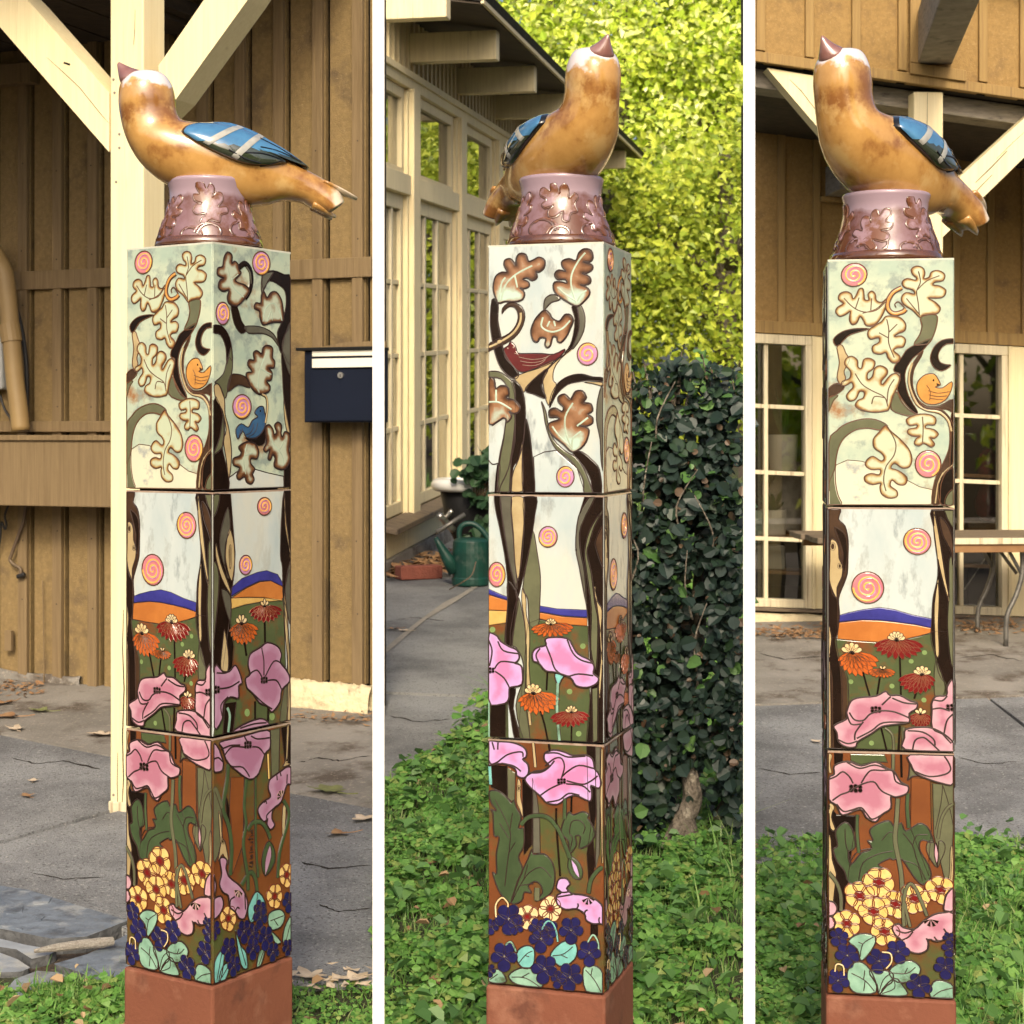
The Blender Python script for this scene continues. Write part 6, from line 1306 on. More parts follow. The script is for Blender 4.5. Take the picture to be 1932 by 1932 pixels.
c.stem([(545, 560), (545, 700), (565, 1050)], .0045, 'dark', edge=False); c.stem([(660, 480), (655, 590)], .0045, 'dark', edge=False); c.stem([(610, 490), (605, 640)], .007, 'green'); c.stem([(500, 75), (505, 150)], .005, 'dark', edge=False); c.stem([(385, 70), (398, 260)], .005, 'beige'); c.stem([(65, 250), (70, 380)], .007, 'turq'); c.stem([(395, 1130), (392, 1220)], .012, 'olive')
c.leaf([(635, 892), (630, 800), (578, 740), (600, 650), (640, 590), (668, 612), (740, 590), (785, 612), (778, 640), (805, 680), (830, 752), (800, 812), (760, 842), (708, 852), (720, 770), (682, 768), (690, 830)], [[(640, 870), (660, 780), (640, 740), (660, 660), (720, 655), (755, 700), (740, 750)]], 'green', 'poppy_leaf')
c.leaf([(58, 430), (130, 430), (190, 480), (215, 515), (238, 495), (252, 550), (287, 620), (265, 700), (305, 705), (302, 830), (262, 905), (292, 1000), (252, 1080), (202, 1232), (150, 1190), (110, 1130), (72, 1010), (102, 1020), (102, 880), (125, 760), (88, 745), (82, 590), (65, 560), (110, 570), (70, 510)], [[(100, 490), (200, 700), (200, 820), (180, 960), (160, 1110)], [(205, 700), (225, 590)], [(195, 770), (130, 660)], [(190, 880), (240, 800)]], 'green', 'poppy_leaf')
c.leaf([(205, 1232), (250, 1100), (292, 1000), (332, 920), (362, 850), (372, 890), (452, 890), (512, 960), (527, 1060), (502, 1160), (432, 1212), (380, 1222), (432, 1170), (420, 1110), (380, 1085), (330, 1115), (352, 1165), (300, 1160), (280, 1222)], [[(215, 1215), (270, 1110), (340, 1020), (430, 985), (500, 1060)], [(270, 1110), (370, 1100)], [(300, 1060), (330, 960)]], 'green', 'poppy_leaf')
c.stem([(285, 675), (340, 622), (430, 612), (500, 640), (560, 720), (602, 820), (640, 922)], .0085)
c.begin('bud').fill([(640, 915), (700, 950), (732, 1020), (716, 1078), (660, 1062), (622, 990)], 'green', lw=.002).fill([(645, 930), (692, 980), (712, 1068), (690, 1060), (660, 1010)], 'pinkC', lw=.0014).end()
c.poppy([(58, 68), (130, 72), (210, 76), (290, 100), (332, 140), (330, 186), (305, 202), (342, 240), (347, 300), (312, 337), (262, 320), (248, 270), (160, 232), (70, 242), (57, 230)], [[(120, 222), (190, 170), (260, 150), (305, 152), (308, 185)], [(150, 228), (240, 250), (292, 290)], [(85, 75), (100, 130)], [(128, 78), (125, 130)], [(60, 210), (80, 235), (130, 215)]], None, 'pinkC')
c.poppy([(320, 342), (380, 295), (450, 285), (500, 252), (465, 210), (470, 160), (530, 138), (602, 150), (680, 180), (770, 178), (822, 210), (837, 282), (862, 310), (882, 380), (862, 422), (805, 400), (812, 450), (802, 512), (760, 502), (690, 470), (622, 490), (560, 532), (480, 522), (430, 470), (352, 400)], [[(470, 252), (540, 200), (592, 200), (612, 260), (590, 340)], [(595, 330), (642, 290), (722, 252), (832, 277)], [(340, 300), (430, 300), (490, 270), (540, 215)], [(625, 362), (740, 390), (802, 370), (858, 330)], [(580, 385), (500, 420), (432, 465)], [(622, 385), (740, 400), (800, 450)], [(475, 160), (560, 160), (640, 190), (770, 185)], [(480, 515), (570, 500), (640, 455), (720, 470)]], (588, 365, 15), 'pinkC')
c.stem([(772, 1180), (790, 1090), (840, 1022), (892, 990)], .008)
c.daisy(490, 1285, 96, 7, 'cream', .2); c.daisy(320, 1335, 92, 6, 'cream', .6)
c.poppy([(540, 1110), (560, 1070), (612, 1070), (637, 1110), (612, 1140), (652, 1180), (722, 1190), (790, 1210), (852, 1250), (888, 1310), (882, 1402), (850, 1402), (802, 1402), (750, 1372), (742, 1330), (682, 1290), (602, 1292), (540, 1250), (540, 1190), (572, 1170), (540, 1140)], [[(545, 1200), (620, 1190), (655, 1185)], [(555, 1150), (580, 1168), (630, 1165)], [(680, 1292), (695, 1270), (690, 1250)], [(740, 1335), (745, 1310), (765, 1300)], [(850, 1400), (845, 1375), (852, 1355)]], None, 'pinkC', fan=(770, 1212, 52, .1))
for out, v, m_ in (([(238, 1640), (250, 1570), (312, 1540), (367, 1570), (357, 1680), (290, 1702)], [[(255, 1660), (310, 1600), (355, 1580)], [(300, 1610), (330, 1620)]], 'turq'), ([(488, 1602), (560, 1530), (642, 1513), (682, 1570), (662, 1650), (572, 1702), (500, 1652)], [[(500, 1620), (580, 1610), (650, 1560)], [(560, 1615), (610, 1640)]], 'turq'), ([(178, 1750), (260, 1700), (352, 1710), (412, 1780), (412, 1842), (240, 1815)], [[(200, 1760), (300, 1770), (400, 1835)], [(270, 1765), (330, 1735)]], 'mint'), ([(723, 1720), (800, 1700), (868, 1760), (862, 1902), (740, 1882)], [[(740, 1730), (800, 1800), (850, 1890)], [(780, 1770), (790, 1720)]], 'mint'), ([(36, 1722), (110, 1700), (162, 1780), (120, 1802), (30, 1782)], [[(45, 1770), (100, 1735)]], 'mint')): c.leaf(out, v, m_, 'heart_leaf')
c.stem([(95, 1330), (95, 1240), (140, 1192), (180, 1230), (182, 1260)], .0036, 'cream'); c.stem([(425, 1430), (460, 1375), (500, 1380), (530, 1440), (540, 1520)], .0036, 'turq'); c.stem([(755, 1540), (800, 1480), (835, 1530), (840, 1590)], .0036, 'mint'); c.stem([(160, 1530), (200, 1510), (235, 1580)], .0036, 'mint')
for x, y, r, ro in ((62, 1395, 62, .2), (240, 1400, 66, .5), (185, 1345, 118, 0), (395, 1420, 80, .2), (465, 1430, 90, .5), (420, 1495, 105, .1), (640, 1440, 105, 0), (150, 1610, 112, .05), (440, 1710, 112, .2), (545, 1790, 70, .4), (770, 1608, 102, 0), (625, 1775, 112, .1), (45, 1705, 50, 0)): c.violet(x, y, r, ro)

# ---------------------------------------------------------------- side B, upper block
b = Panel('B', 0, [(62, 22), (630, 75), (628, 1870), (52, 1878)], .64, 'line_dark', .0026); b.bg('sky_top')
b.one('hill', [(168, 1785), (250, 1722), (350, 1720), (450, 1752), (572, 1782), (572, 1870), (168, 1872)], 'sky_mid', sm=False, lw=.002)
b.begin('branch').line_([(245, 205), (290, 168), (328, 205), (340, 285), (325, 370), (290, 430)], 'dark', .0130).line_([(300, 190), (330, 240), (335, 320)], 'grey_olive', .006).end()
b.one('branch', [(190, 485), (232, 490), (266, 600), (302, 660), (262, 692), (212, 620)], 'dark', lw=.0014); b.one('branch', [(285, 640), (400, 638), (500, 690), (542, 792), (490, 722), (420, 690), (320, 690)], 'grey_olive', lw=.0018)
b.one('branch', [(432, 235), (500, 212), (580, 240), (627, 268), (627, 600), (582, 700), (562, 835), (540, 790), (528, 680), (562, 600), (592, 480), (587, 370), (542, 320), (470, 290), (425, 350), (415, 290)], 'dark', lw=.0018); b.one('branch', [(412, 282), (430, 237), (500, 222), (452, 310), (413, 385)], 'grey_olive', lw=.0018)
b.one('tree_trunk', [(560, 820), (600, 900), (628, 985), (628, 1450), (600, 1330), (577, 1200), (565, 1000)], 'dark', lw=.0018); b.one('branch', [(628, 615), (590, 680), (560, 780), (582, 900), (628, 995)], 'grey_olive', lw=.0018); b.one('tree_trunk', [(577, 1735), (628, 1640), (628, 1870), (575, 1870)], 'dark', sm=False, lw=.0018); b.one('birch_strip', [(575, 1180), (600, 1330), (622, 1450), (600, 1440), (580, 1330)], 'beige', lw=.0014)
b.one('branch', [(62, 636), (120, 640), (167, 700), (192, 792), (197, 900), (172, 870), (156, 925), (150, 800), (112, 705), (62, 690)], 'dark', lw=.0018); b.one('branch', [(190, 792), (197, 950), (167, 1100), (140, 1185), (100, 1082), (70, 1062), (130, 1000), (158, 900)], 'olive', lw=.0018)
b.one('tree_trunk', [(60, 1200), (120, 1290), (132, 1450), (120, 1560), (150, 1700), (167, 1872), (54, 1876)], 'dark', lw=.0018); b.one('birch_strip', [(64, 1090), (100, 1080), (137, 1180), (142, 1300), (167, 1400), (187, 1560), (182, 1700), (166, 1792), (150, 1650), (130, 1500), (150, 1420), (122, 1270), (80, 1200)], 'beige', lw=.0018); b.one('tree_trunk', [(130, 1300), (137, 1450), (116, 1560), (58, 1602), (100, 1480)], 'olive', lw=.0018)
b.one('branch', [(182, 1008), (260, 1004), (312, 1040), (322, 1102), (240, 1080), (160, 1132)], 'umber', lw=.0018); b.stem([(410, 1150), (445, 1175), (452, 1260), (436, 1370)], .005, 'beige')
b.one('branch', [(285, 1480), (370, 1490), (442, 1395), (432, 1522), (370, 1537)], 'dark', lw=.001)
b.begin('relief_bird').fill([(358, 1292), (384, 1250), (420, 1244), (432, 1290), (442, 1352), (420, 1432), (370, 1482), (300, 1482), (270, 1432), (235, 1492), (220, 1420), (260, 1374), (310, 1402), (340, 1350), (380, 1322)], 'bluebird', lw=.002)
for q in ([(350, 1380), (330, 1440), (290, 1460)], [(380, 1370), (360, 1440), (310, 1475)], [(240, 1470), (255, 1420)], [(262, 1450), (270, 1410)]): b.line_(q, None, .0012)
b.fill(b.ell(400, 1278, 8, 12, 8), 'dark', False, line=False, inset=.001).end()
for o_, v_ in (([(287, 432), (230, 487), (175, 470), (163, 420), (175, 370), (130, 380), (98, 350), (110, 300), (138, 282), (94, 260), (95, 210), (130, 195), (140, 130), (165, 87), (197, 110), (195, 170), (217, 154), (240, 175), (247, 215), (262, 240), (220, 290), (240, 312), (292, 330), (322, 372)], [[(280, 420), (200, 340), (165, 200)], [(185, 300), (240, 250)]]), ([(415, 617), (398, 560), (395, 520), (358, 500), (370, 460), (405, 460), (410, 400), (430, 374), (452, 420), (480, 380), (520, 374), (557, 430), (572, 520), (567, 595), (500, 602), (440, 622)], [[(420, 600), (440, 500), (500, 460), (550, 540), (560, 590)], [(450, 600), (480, 520), (490, 590)]]), ([(392, 1152), (340, 1110), (305, 1040), (298, 990), (340, 980), (308, 930), (320, 890), (355, 890), (350, 840), (375, 820), (410, 842), (420, 800), (455, 779), (492, 800), (490, 870), (507, 900), (500, 950), (460, 950), (487, 985), (480, 1042), (445, 1050), (472, 1090), (460, 1132)], [[(390, 1140), (385, 1020), (420, 900), (455, 820)], [(385, 1130), (340, 1050)], [(400, 960), (480, 1000)]]), ([(300, 1513), (360, 1530), (387, 1590), (372, 1642), (330, 1640), (328, 1680), (357, 1720), (340, 1760), (352, 1800), (330, 1837), (295, 1820), (280, 1780), (240, 1802), (223, 1770), (245, 1710), (203, 1690), (200, 1640), (245, 1620), (258, 1590), (240, 1550)], [[(300, 1530), (275, 1650), (290, 1760)], [(280, 1620), (340, 1600)]]), ([(440, 1400), (465, 1384), (492, 1420), (502, 1460), (520, 1440), (505, 1390), (530, 1364), (557, 1390), (552, 1450), (565, 1480), (580, 1440), (612, 1450), (622, 1500), (612, 1580), (622, 1650), (590, 1722), (540, 1727), (500, 1700), (508, 1640), (490, 1612), (475, 1652), (455, 1640), (470, 1572), (440, 1592), (423, 1570), (445, 1520), (438, 1460)], [[(455, 1410), (490, 1520), (560, 1620), (570, 1700)], [(540, 1580), (580, 1500)]])): b.oak(o_, v_, 'oak_mid')
b.sun(410, 160, 64, 88, 'sunlav', turns=2.2); b.sun(128, 545, 48, 84, 'sunlav', turns=2.0); b.sun(265, 1245, 68, 92, 'sunlav', turns=2.3)
# ---------------------------------------------------------------- side B, middle block
b = Panel('B', 1, [(50, 70), (625, 65), (632, 1790), (70, 1893)], .64); b.bg('sky_mid')
b.one('hill', [(190, 792), (270, 722), (380, 680), (450, 668), (530, 700), (570, 770), (570, 795), (480, 747), (400, 747), (300, 792), (190, 857)], 'blue', sm=False, lw=.0008); b.one('hill', [(190, 868), (300, 797), (400, 752), (480, 747), (570, 795), (570, 902), (430, 872), (300, 867)], 'ochre', sm=False, lw=.001); b.one('hill', [(190, 868), (300, 866), (430, 872), (565, 900), (400, 907), (300, 922), (190, 952)], 'straw', sm=False, lw=.001)
b.one('meadow', [(190, 950), (300, 921), (400, 906), (575, 900), (605, 1795), (70, 1888)], 'meadow', sm=False, lw=.001)
for x, y in ((315, 1722), (495, 1756)): b.begin('spot').fill(b.ell(x, y, 24, 36, 12), 'spot', False, line=False).end()
b.one('tree_trunk', [(50, 75), (180, 80), (200, 330), (217, 520), (212, 680), (190, 850), (190, 1050), (217, 1230), (205, 1420), (58, 1420)], 'dark', sm=False, lw=.002)
b.begin('birch_strip').fill([(52, 90), (100, 82), (82, 200), (52, 245)], 'olive', lw=.0014).fill([(160, 180), (182, 330), (150, 450), (145, 620), (172, 725), (112, 540), (105, 380)], 'grey_olive', lw=.0014).fill([(175, 340), (212, 470), (212, 650), (190, 742), (150, 600), (148, 480)], 'beige', lw=.0014).fill([(170, 500), (185, 470), (188, 620), (178, 640)], 'umber', lw=.001).fill([(78, 450), (112, 600), (182, 790), (182, 835), (120, 720), (74, 550)], 'beige', lw=.0014).fill([(120, 800), (187, 850), (187, 1042), (150, 950)], 'grey_olive', lw=.0014).fill([(145, 1100), (172, 1250), (177, 1380), (152, 1465), (120, 1380), (130, 1230)], 'beige', lw=.0014).fill([(58, 600), (102, 700), (82, 1050), (55, 1250), (56, 1000)], 'olive', lw=.0014).end()
b.one('tree_trunk', [(575, 70), (628, 70), (630, 600), (602, 700), (570, 885), (565, 650), (550, 560), (555, 300)], 'dark', lw=.002); b.one('tree_trunk', [(630, 610), (590, 740), (590, 900), (630, 1085)], 'grey_olive', lw=.0016); b.one('birch_strip', [(575, 82), (592, 300), (628, 575), (610, 505), (580, 330)], 'beige', lw=.0014); b.one('tree_trunk', [(565, 880), (600, 1000), (605, 1250), (600, 1420), (550, 1790), (600, 1785), (625, 1400), (610, 1150)], 'olive', lw=.0014); b.one('birch_strip', [(578, 850), (602, 1000), (614, 1200), (623, 1400), (628, 1785), (606, 1785), (606, 1400), (584, 1100)], 'beige', lw=.0014)
b.sun(430, 182, 52, 68, 'sunpink', turns=2.0); b.sun(295, 622, 46, 74, 'sunlav', turns=2.0)
for p, w, m_ in (([(436, 1050), (440, 1220)], .0055, 'dark'), ([(290, 1200), (305, 1300)], .0055, 'dark'), ([(370, 1640), (372, 1820)], .0055, 'dark'), ([(465, 1690), (465, 1790)], .0055, 'dark')): b.stem(p, w, m_, edge=False)
b.cone(265, 1060, 178, 392, 1222, 'orange', top=4); b.cone(432, 935, 320, 562, 1060, 'red', top=3)
b.one('tree_trunk', [(150, 1650), (232, 1640), (212, 1855), (138, 1872)], 'dark', sm=False, lw=.0014); b.stem([(165, 1680), (185, 1740), (175, 1860)], .007, 'mint')
b.poppy([(205, 1862), (280, 1810), (400, 1768), (457, 1790), (457, 1828), (300, 1855)], [[(260, 1835), (360, 1805), (450, 1800)]], None, 'pinkB')
b.poppy([(315, 1370), (330, 1290), (400, 1245), (455, 1208), (530, 1240), (557, 1300), (550, 1360), (602, 1430), (617, 1500), (560, 1562), (547, 1650), (490, 1724), (460, 1680), (400, 1652), (350, 1580), (310, 1540), (298, 1470), (330, 1440)], [[(412, 1245), (428, 1340), (430, 1450)], [(320, 1440), (380, 1410), (420, 1472)], [(440, 1460), (500, 1350), (560, 1370), (602, 1435)], [(450, 1490), (520, 1490), (560, 1560)], [(330, 1560), (400, 1630), (440, 1665), (490, 1700)]], (432, 1485, 17), 'pinkB')
b.poppy([(70, 1382), (130, 1412), (180, 1412), (220, 1368), (252, 1420), (272, 1500), (247, 1522), (247, 1612), (190, 1602), (140, 1652), (130, 1762), (72, 1818)], [[(90, 1540), (180, 1530), (252, 1490)], [(85, 1420), (140, 1425), (180, 1412)], [(130, 1740), (120, 1660), (170, 1600)]], (82, 1545, 20), 'pinkB')
# ---------------------------------------------------------------- side B, lower block
b = Panel('B', 2, [(52, 118), (635, 20), (642, 1745), (62, 1910)], .64); b.bg('rust')
b.one('panel', [(185, 400), (285, 400), (280, 900), (200, 1110), (170, 800)], 'bandrust', sm=False, lw=.0014); b.one('tree_trunk', [(480, 65), (552, 52), (545, 420), (490, 420)], 'olive', sm=False, lw=.0014); b.one('tree_trunk', [(560, 50), (632, 35), (634, 330), (590, 300)], 'dark', sm=False, lw=.0014)
b.one('tree_trunk', [(55, 500), (120, 640), (112, 900), (58, 1000)], 'olive', lw=.0014); b.one('tree_trunk', [(150, 540), (187, 700), (187, 860), (165, 800)], 'dark', lw=.001)
b.begin('birch_strip').fill([(603, 45), (622, 42), (612, 290), (632, 322), (575, 342), (596, 280)], 'beige', lw=.0014).fill(b.ell(604, 295, 13, 16, 10), 'dark', False, lw=.001).fill([(95, 640), (115, 700), (125, 840), (145, 870), (170, 1000), (160, 1040), (130, 960), (95, 1010), (110, 900), (100, 760)], 'beige', lw=.0014).fill([(575, 650), (600, 640), (590, 850), (572, 840)], 'beige', lw=.0012).fill(b.ell(128, 870, 12, 18, 10), 'dark', False, lw=.001).end()
b.stem([(165, 300), (160, 400), (135, 560), (130, 640), (172, 760), (192, 900), (192, 1000), (184, 1120)], .0105); b.stem([(300, 420), (285, 620), (300, 750), (280, 900), (312, 1130), (318, 1240)], .009); b.stem([(368, 400), (370, 700), (376, 950), (392, 1150)], .006); b.stem([(312, 800), (350, 745), (410, 745), (450, 790), (482, 870)], .009); b.stem([(268, 1200), (330, 1112), (368, 1150), (385, 1255)], .0095); b.stem([(578, 590), (620, 680), (602, 800), (552, 980), (540, 1165)], .009); b.stem([(55, 505), (75, 485), (122, 620)], .009, 'olive'); b.stem([(460, 240), (468, 425)], .005, 'straw')
b.begin('bud').fill([(470, 888), (512, 950), (515, 1050), (450, 1145), (418, 1062), (430, 960)], 'green', lw=.002).fill([(478, 918), (492, 1000), (447, 1145), (440, 1100), (446, 1015)], 'pinkB', lw=.0014).end()
# the maker's name scratched upright into the rust field
b.begin('signature')
for q in ([(322, 1060), (345, 1070), (350, 1045), (325, 1040), (352, 1030)], [(330, 1010), (350, 1000), (335, 990), (352, 980)], [(322, 965), (352, 960)], [(330, 945), (350, 940), (335, 925), (352, 915)], [(330, 890), (352, 885), (348, 900)], [(312, 865), (352, 862)], [(325, 875), (328, 845)], [(335, 840), (352, 835)], [(335, 820), (350, 818), (335, 805), (352, 798)]): b.line_(q, 'line_dark', .0018)
b.end()
b.daisy(605, 1150, 95, 6, 'yellow', .4); b.daisy(515, 1300, 98, 6, 'yellow', .1); b.daisy(170, 1435, 100, 6, 'yellow', .2)
b.poppy([(52, 150), (90, 180), (112, 240), (127, 280), (120, 342), (85, 357), (52, 332)], [[(55, 260), (90, 250), (122, 282)]], None, 'pinkB')
b.poppy([(103, 135), (250, 105), (452, 62), (477, 130), (472, 202), (435, 242), (390, 382), (322, 422), (230, 357), (160, 292), (135, 232), (120, 180)], [[(137, 232), (190, 176), (282, 182)], [(340, 182), (390, 190), (432, 242)], [(150, 270), (190, 320), (270, 330), (322, 402)], [(280, 100), (302, 140)], [(110, 190), (180, 165), (250, 165)], [(330, 100), (380, 125), (470, 120)]], (308, 165, 19), 'pinkB')
b.poppy([(640, 360), (602, 345), (560, 372), (500, 410), (470, 440), (463, 500), (480, 560), (430, 590), (388, 640), (395, 692), (430, 742), (460, 722), (453, 760), (480, 804), (512, 770), (490, 720), (502, 650), (560, 602), (602, 480), (640, 472)], [[(430, 600), (445, 590), (450, 610)], [(450, 720), (455, 690), (500, 650)], [(525, 400), (530, 440)], [(550, 375), (558, 410)], [(602, 470), (605, 400)]], None, 'pinkB', fan=(560, 565, 50, 2.6))
b.poppy([(103, 1000), (130, 984), (157, 1010), (150, 1070), (182, 1140), (240, 1190), (292, 1260), (312, 1352), (290, 1442), (250, 1442), (220, 1392), (180, 1352), (168, 1270), (130, 1242), (103, 1180), (118, 1100)], [[(150, 1072), (165, 1120), (182, 1140)], [(180, 1350), (185, 1300), (215, 1280)], [(220, 1390), (235, 1360), (250, 1370)], [(290, 1260), (295, 1380)]], None, 'pinkB', fan=(245, 1235, 52, .5))
b.poppy([(52, 1108), (76, 1170), (72, 1240), (52, 1282)], [], None, 'pinkB'); b.poppy([(52, 1300), (112, 1268), (132, 1330), (102, 1402), (55, 1428)], [], None, 'pinkB')
for out, v, m_ in (([(380, 1254), (432, 1312), (442, 1400), (340, 1482), (313, 1390), (338, 1310)], [[(385, 1270), (370, 1380), (340, 1470)]], 'turq'), ([(468, 1430), (550, 1400), (592, 1450), (560, 1532), (480, 1542)], [[(480, 1480), (580, 1450)], [(510, 1475), (540, 1520)]], 'mint'), ([(588, 1542), (640, 1460), (640, 1642), (578, 1662)], [[(600, 1640), (630, 1520)]], 'mint'), ([(72, 1902), (68, 1750), (120, 1660), (142, 1700), (112, 1882)], [[(85, 1890), (120, 1690)]], 'turq'), ([(130, 1780), (182, 1770), (150, 1882), (100, 1892)], [[(110, 1880), (170, 1785)]], 'turq'), ([(222, 1530), (262, 1640), (302, 1700), (312, 1812), (262, 1780)], [[(240, 1580), (300, 1790)]], 'turq'), ([(400, 1700), (442, 1690), (412, 1800), (380, 1810)], [[(395, 1800), (430, 1700)]], 'mint'), ([(490, 1560), (562, 1640), (520, 1652)], [], 'mint')): b.leaf(out, v, m_, 'heart_leaf')
for x, y, r, ro in ((65, 1510, 80, .1), (400, 1390, 80, .4), (620, 1350, 85, .1), (350, 1560, 85, .3), (285, 1540, 95, 0), (405, 1445, 95, .2), (445, 1600, 100, .1), (350, 1670, 90, 0), (170, 1660, 98, .1), (210, 1785, 85, .2), (500, 1710, 80, .1), (610, 1690, 72, 0)): b.violet(x, y, r, ro)

# ---------------------------------------------------------------- pedestal on top
prof = [(.1125, 0), (.1140, .006), (.1125, .020), (.1040, .045), (.0945, .070), (.0880, .095), (.0858, .115), (.0870, .130), (.0905, .142), (.0915, .147), (.0895, .151), (.080, .152), (.02, .151)]
mb = MB(); mb.lathe(prof, 'mauve', 48, (0, 0, PH)); ped = mb.build('pedestal', proto, smooth=True)
mb = MB(); mb.lathe([(.1165, .0), (.1175, .008), (.1155, .020), (.110, .021)], 'rustglaze', 48, (0, 0, PH)); mb.build('foot_ring', ped, smooth=True)
def pr(z):
    for (r0, z0), (r1, z1) in zip(prof[1:-3], prof[2:-2]):
        if z <= z1: return r0+(r1-r0)*(z-z0)/(z1-z0)
    return .086
class Wrap(Panel):
    def __init__(s): s.L = .0006; s.asp = 1; s.line = 'rustglaze'; s.lw = .003; s.mb = None
    def m2(s, p): return (p[0], p[1])
    def to3(s, p, h): z = min(max(p[1], .016), .136); r = pr(z)+h; t = p[0]/.10; return (r*math.cos(t), r*math.sin(t), PH+z)
    def stroke(s, r, mat, w, closed=True):
        s.L += .00002; n = len(r); vs_ = []
        for i in range(n):
            a_, c_ = (r[i-1 if i > 0 else n-2], r[(i+1) if i < n-1 else 1]) if closed else (r[max(i-1, 0)], r[min(i+1, n-1)])
            tx_, ty_ = c_[0]-a_[0], c_[1]-a_[1]; l = math.hypot(tx_, ty_) or 1e-9; nx, ny = -ty_/l*w/2, tx_/l*w/2; q = r[i]
            vs_ += [s.to3((q[0]+nx, q[1]+ny), s.L), s.to3(q, s.L+.0016), s.to3((q[0]-nx, q[1]-ny), s.L)]
        s.mb.add(vs_, [(3*i+j, 3*i+3+j, 3*i+4+j, 3*i+1+j) for i in range(n-1) for j in (0, 1)], mat)
    def end(s): o = s.mb.build(s.nm, ped, smooth=True); s.mb = None; return o
w_ = Wrap()
OAK = [(0, -.5), (.12, -.38), (.30, -.40), (.34, -.28), (.16, -.20), (.34, -.12), (.40, .02), (.28, .10), (.14, .04), (.28, .20), (.24, .34), (.10, .28), (.10, .46), (0, .54), (-.10, .46), (-.10, .28), (-.24, .34), (-.28, .20), (-.14, .04), (-.28, .10), (-.40, .02), (-.34, -.12), (-.16, -.20), (-.34, -.28), (-.30, -.40), (-.12, -.38)]
for k in range(6):
    t0 = .1047*k+.02; ro = (-.9, .7, -.5, 1.1, -.7, .5)[k]; zc = .078+(.014 if k % 2 else -.010); S = .098
    pts = [(t0+S*(x*math.cos(ro)-y*math.sin(ro)), zc+S*(x*math.sin(ro)+y*math.cos(ro))) for x, y in OAK]
    w_.begin('oak_leaf').fill(pts, 'relief_mauve', inset=.003, lift=.0026, lw=.004)
    w_.line_([(t0+S*(-y*.45*math.sin(ro)+.06*math.sin(y*3)), zc+S*y*.45*math.cos(ro)) for y in (-1, -.6, -.3, .3, .6, 1)], 'rustglaze', .004).end()
for k in range(12):
    t0 = .0524*k+.03; sg = 1 if k % 2 else -1; R0 = .026+.006*(k % 3)
    arc = [(t0+sg*R0*(1-.10*q)*math.cos(q*.55), .020+.9*R0*(1-.10*q)*math.sin(q*.55)+.004*(k % 3)) for q in range(0, 8)]
    w_.begin('scroll').line_(arc, 'rustglaze', .0052).line_([(x+sg*.006, y+.002) for x, y in arc[:5]], 'relief_mauve', .0045).end()
# ---------------------------------------------------------------- the bird
BS = 1743.0
def bp(x, y): return ((775-x)/BS, (915-y)/BS)       # side view -> (forward, up) from the top of the tile block
birdp = empty('bird_sculpture', local=True)
st = [((528, 248), (560, 246), .018), ((480, 258), (606, 258), .040), ((445, 296), (636, 298), .052), ((437, 350), (648, 348), .056), ((442, 410), (654, 392), .055), ((458, 480), (672, 426), .059), ((486, 545), (720, 436), .071), ((530, 606), (790, 440), .080), ((600, 662), (860, 446), .086), ((690, 705), (930, 468), .087), ((790, 735), (1000, 506), .080), ((890, 748), (1060, 548), .068), ((980, 742), (1115, 586), .055), ((1050, 724), (1170, 614), .047), ((1120, 728), (1225, 644), .045), ((1170, 752), (1270, 680), .047), ((1215, 772), (1290, 722), .049)]
flat = [(*bp(*f), *bp(*t), w) for f, t, w in st]; flat = spline(flat, False, 5)
mb = MB(); SEG = 36; rings = []
for fx_, fz, tx2, tz, w in flat:
    cx_, cz = (fx_+tx2)/2, (fz+tz)/2; ax_, az = (fx_-tx2)/2, (fz-tz)/2; ring = []
    for k in range(SEG):
        t = 2*math.pi*k/SEG; cu, su = math.cos(t), math.sin(t); cu2 = math.copysign(abs(cu)**.92, cu); su2 = math.copysign(abs(su)**.92, su)
        ring.append((cx_+ax_*cu2, w*su2, cz+az*cu2))
    rings.append(ring)
vs_ = [v for r_ in rings for v in r_]; fs = []
for i in range(len(rings)-1):
    for k in range(SEG): q = i*SEG+k; q2 = i*SEG+(k+1) % SEG; fs.append((q, q2, q2+SEG, q+SEG))
fs.append(list(range(SEG))[::-1])
# hollow tail end: an inner wall
last = rings[-1]; cxl = sum(v[0] for v in last)/SEG; czl = sum(v[2] for v in last)/SEG
inner = [(cxl+(v[0]-cxl)*.82, v[1]*.82, czl+(v[2]-czl)*.82) for v in last]; deep = [(v[0]+.03, v[1]*.8, v[2]+.015) for v in inner]
o0 = len(vs_); vs_ += inner+deep
for k in range(SEG): q = (len(rings)-1)*SEG+k; q2 = (len(rings)-1)*SEG+(k+1) % SEG; fs.append((q, q2, o0+(k+1) % SEG, o0+k)); fs.append((o0+k, o0+(k+1) % SEG, o0+SEG+(k+1) % SEG, o0+SEG+k))
fs.append([o0+SEG+k for k in range(SEG)])
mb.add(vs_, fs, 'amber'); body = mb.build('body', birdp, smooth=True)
tree_bvh = BVHTree.FromPolygons([Vector(v) for v in mb.v], mb.f)
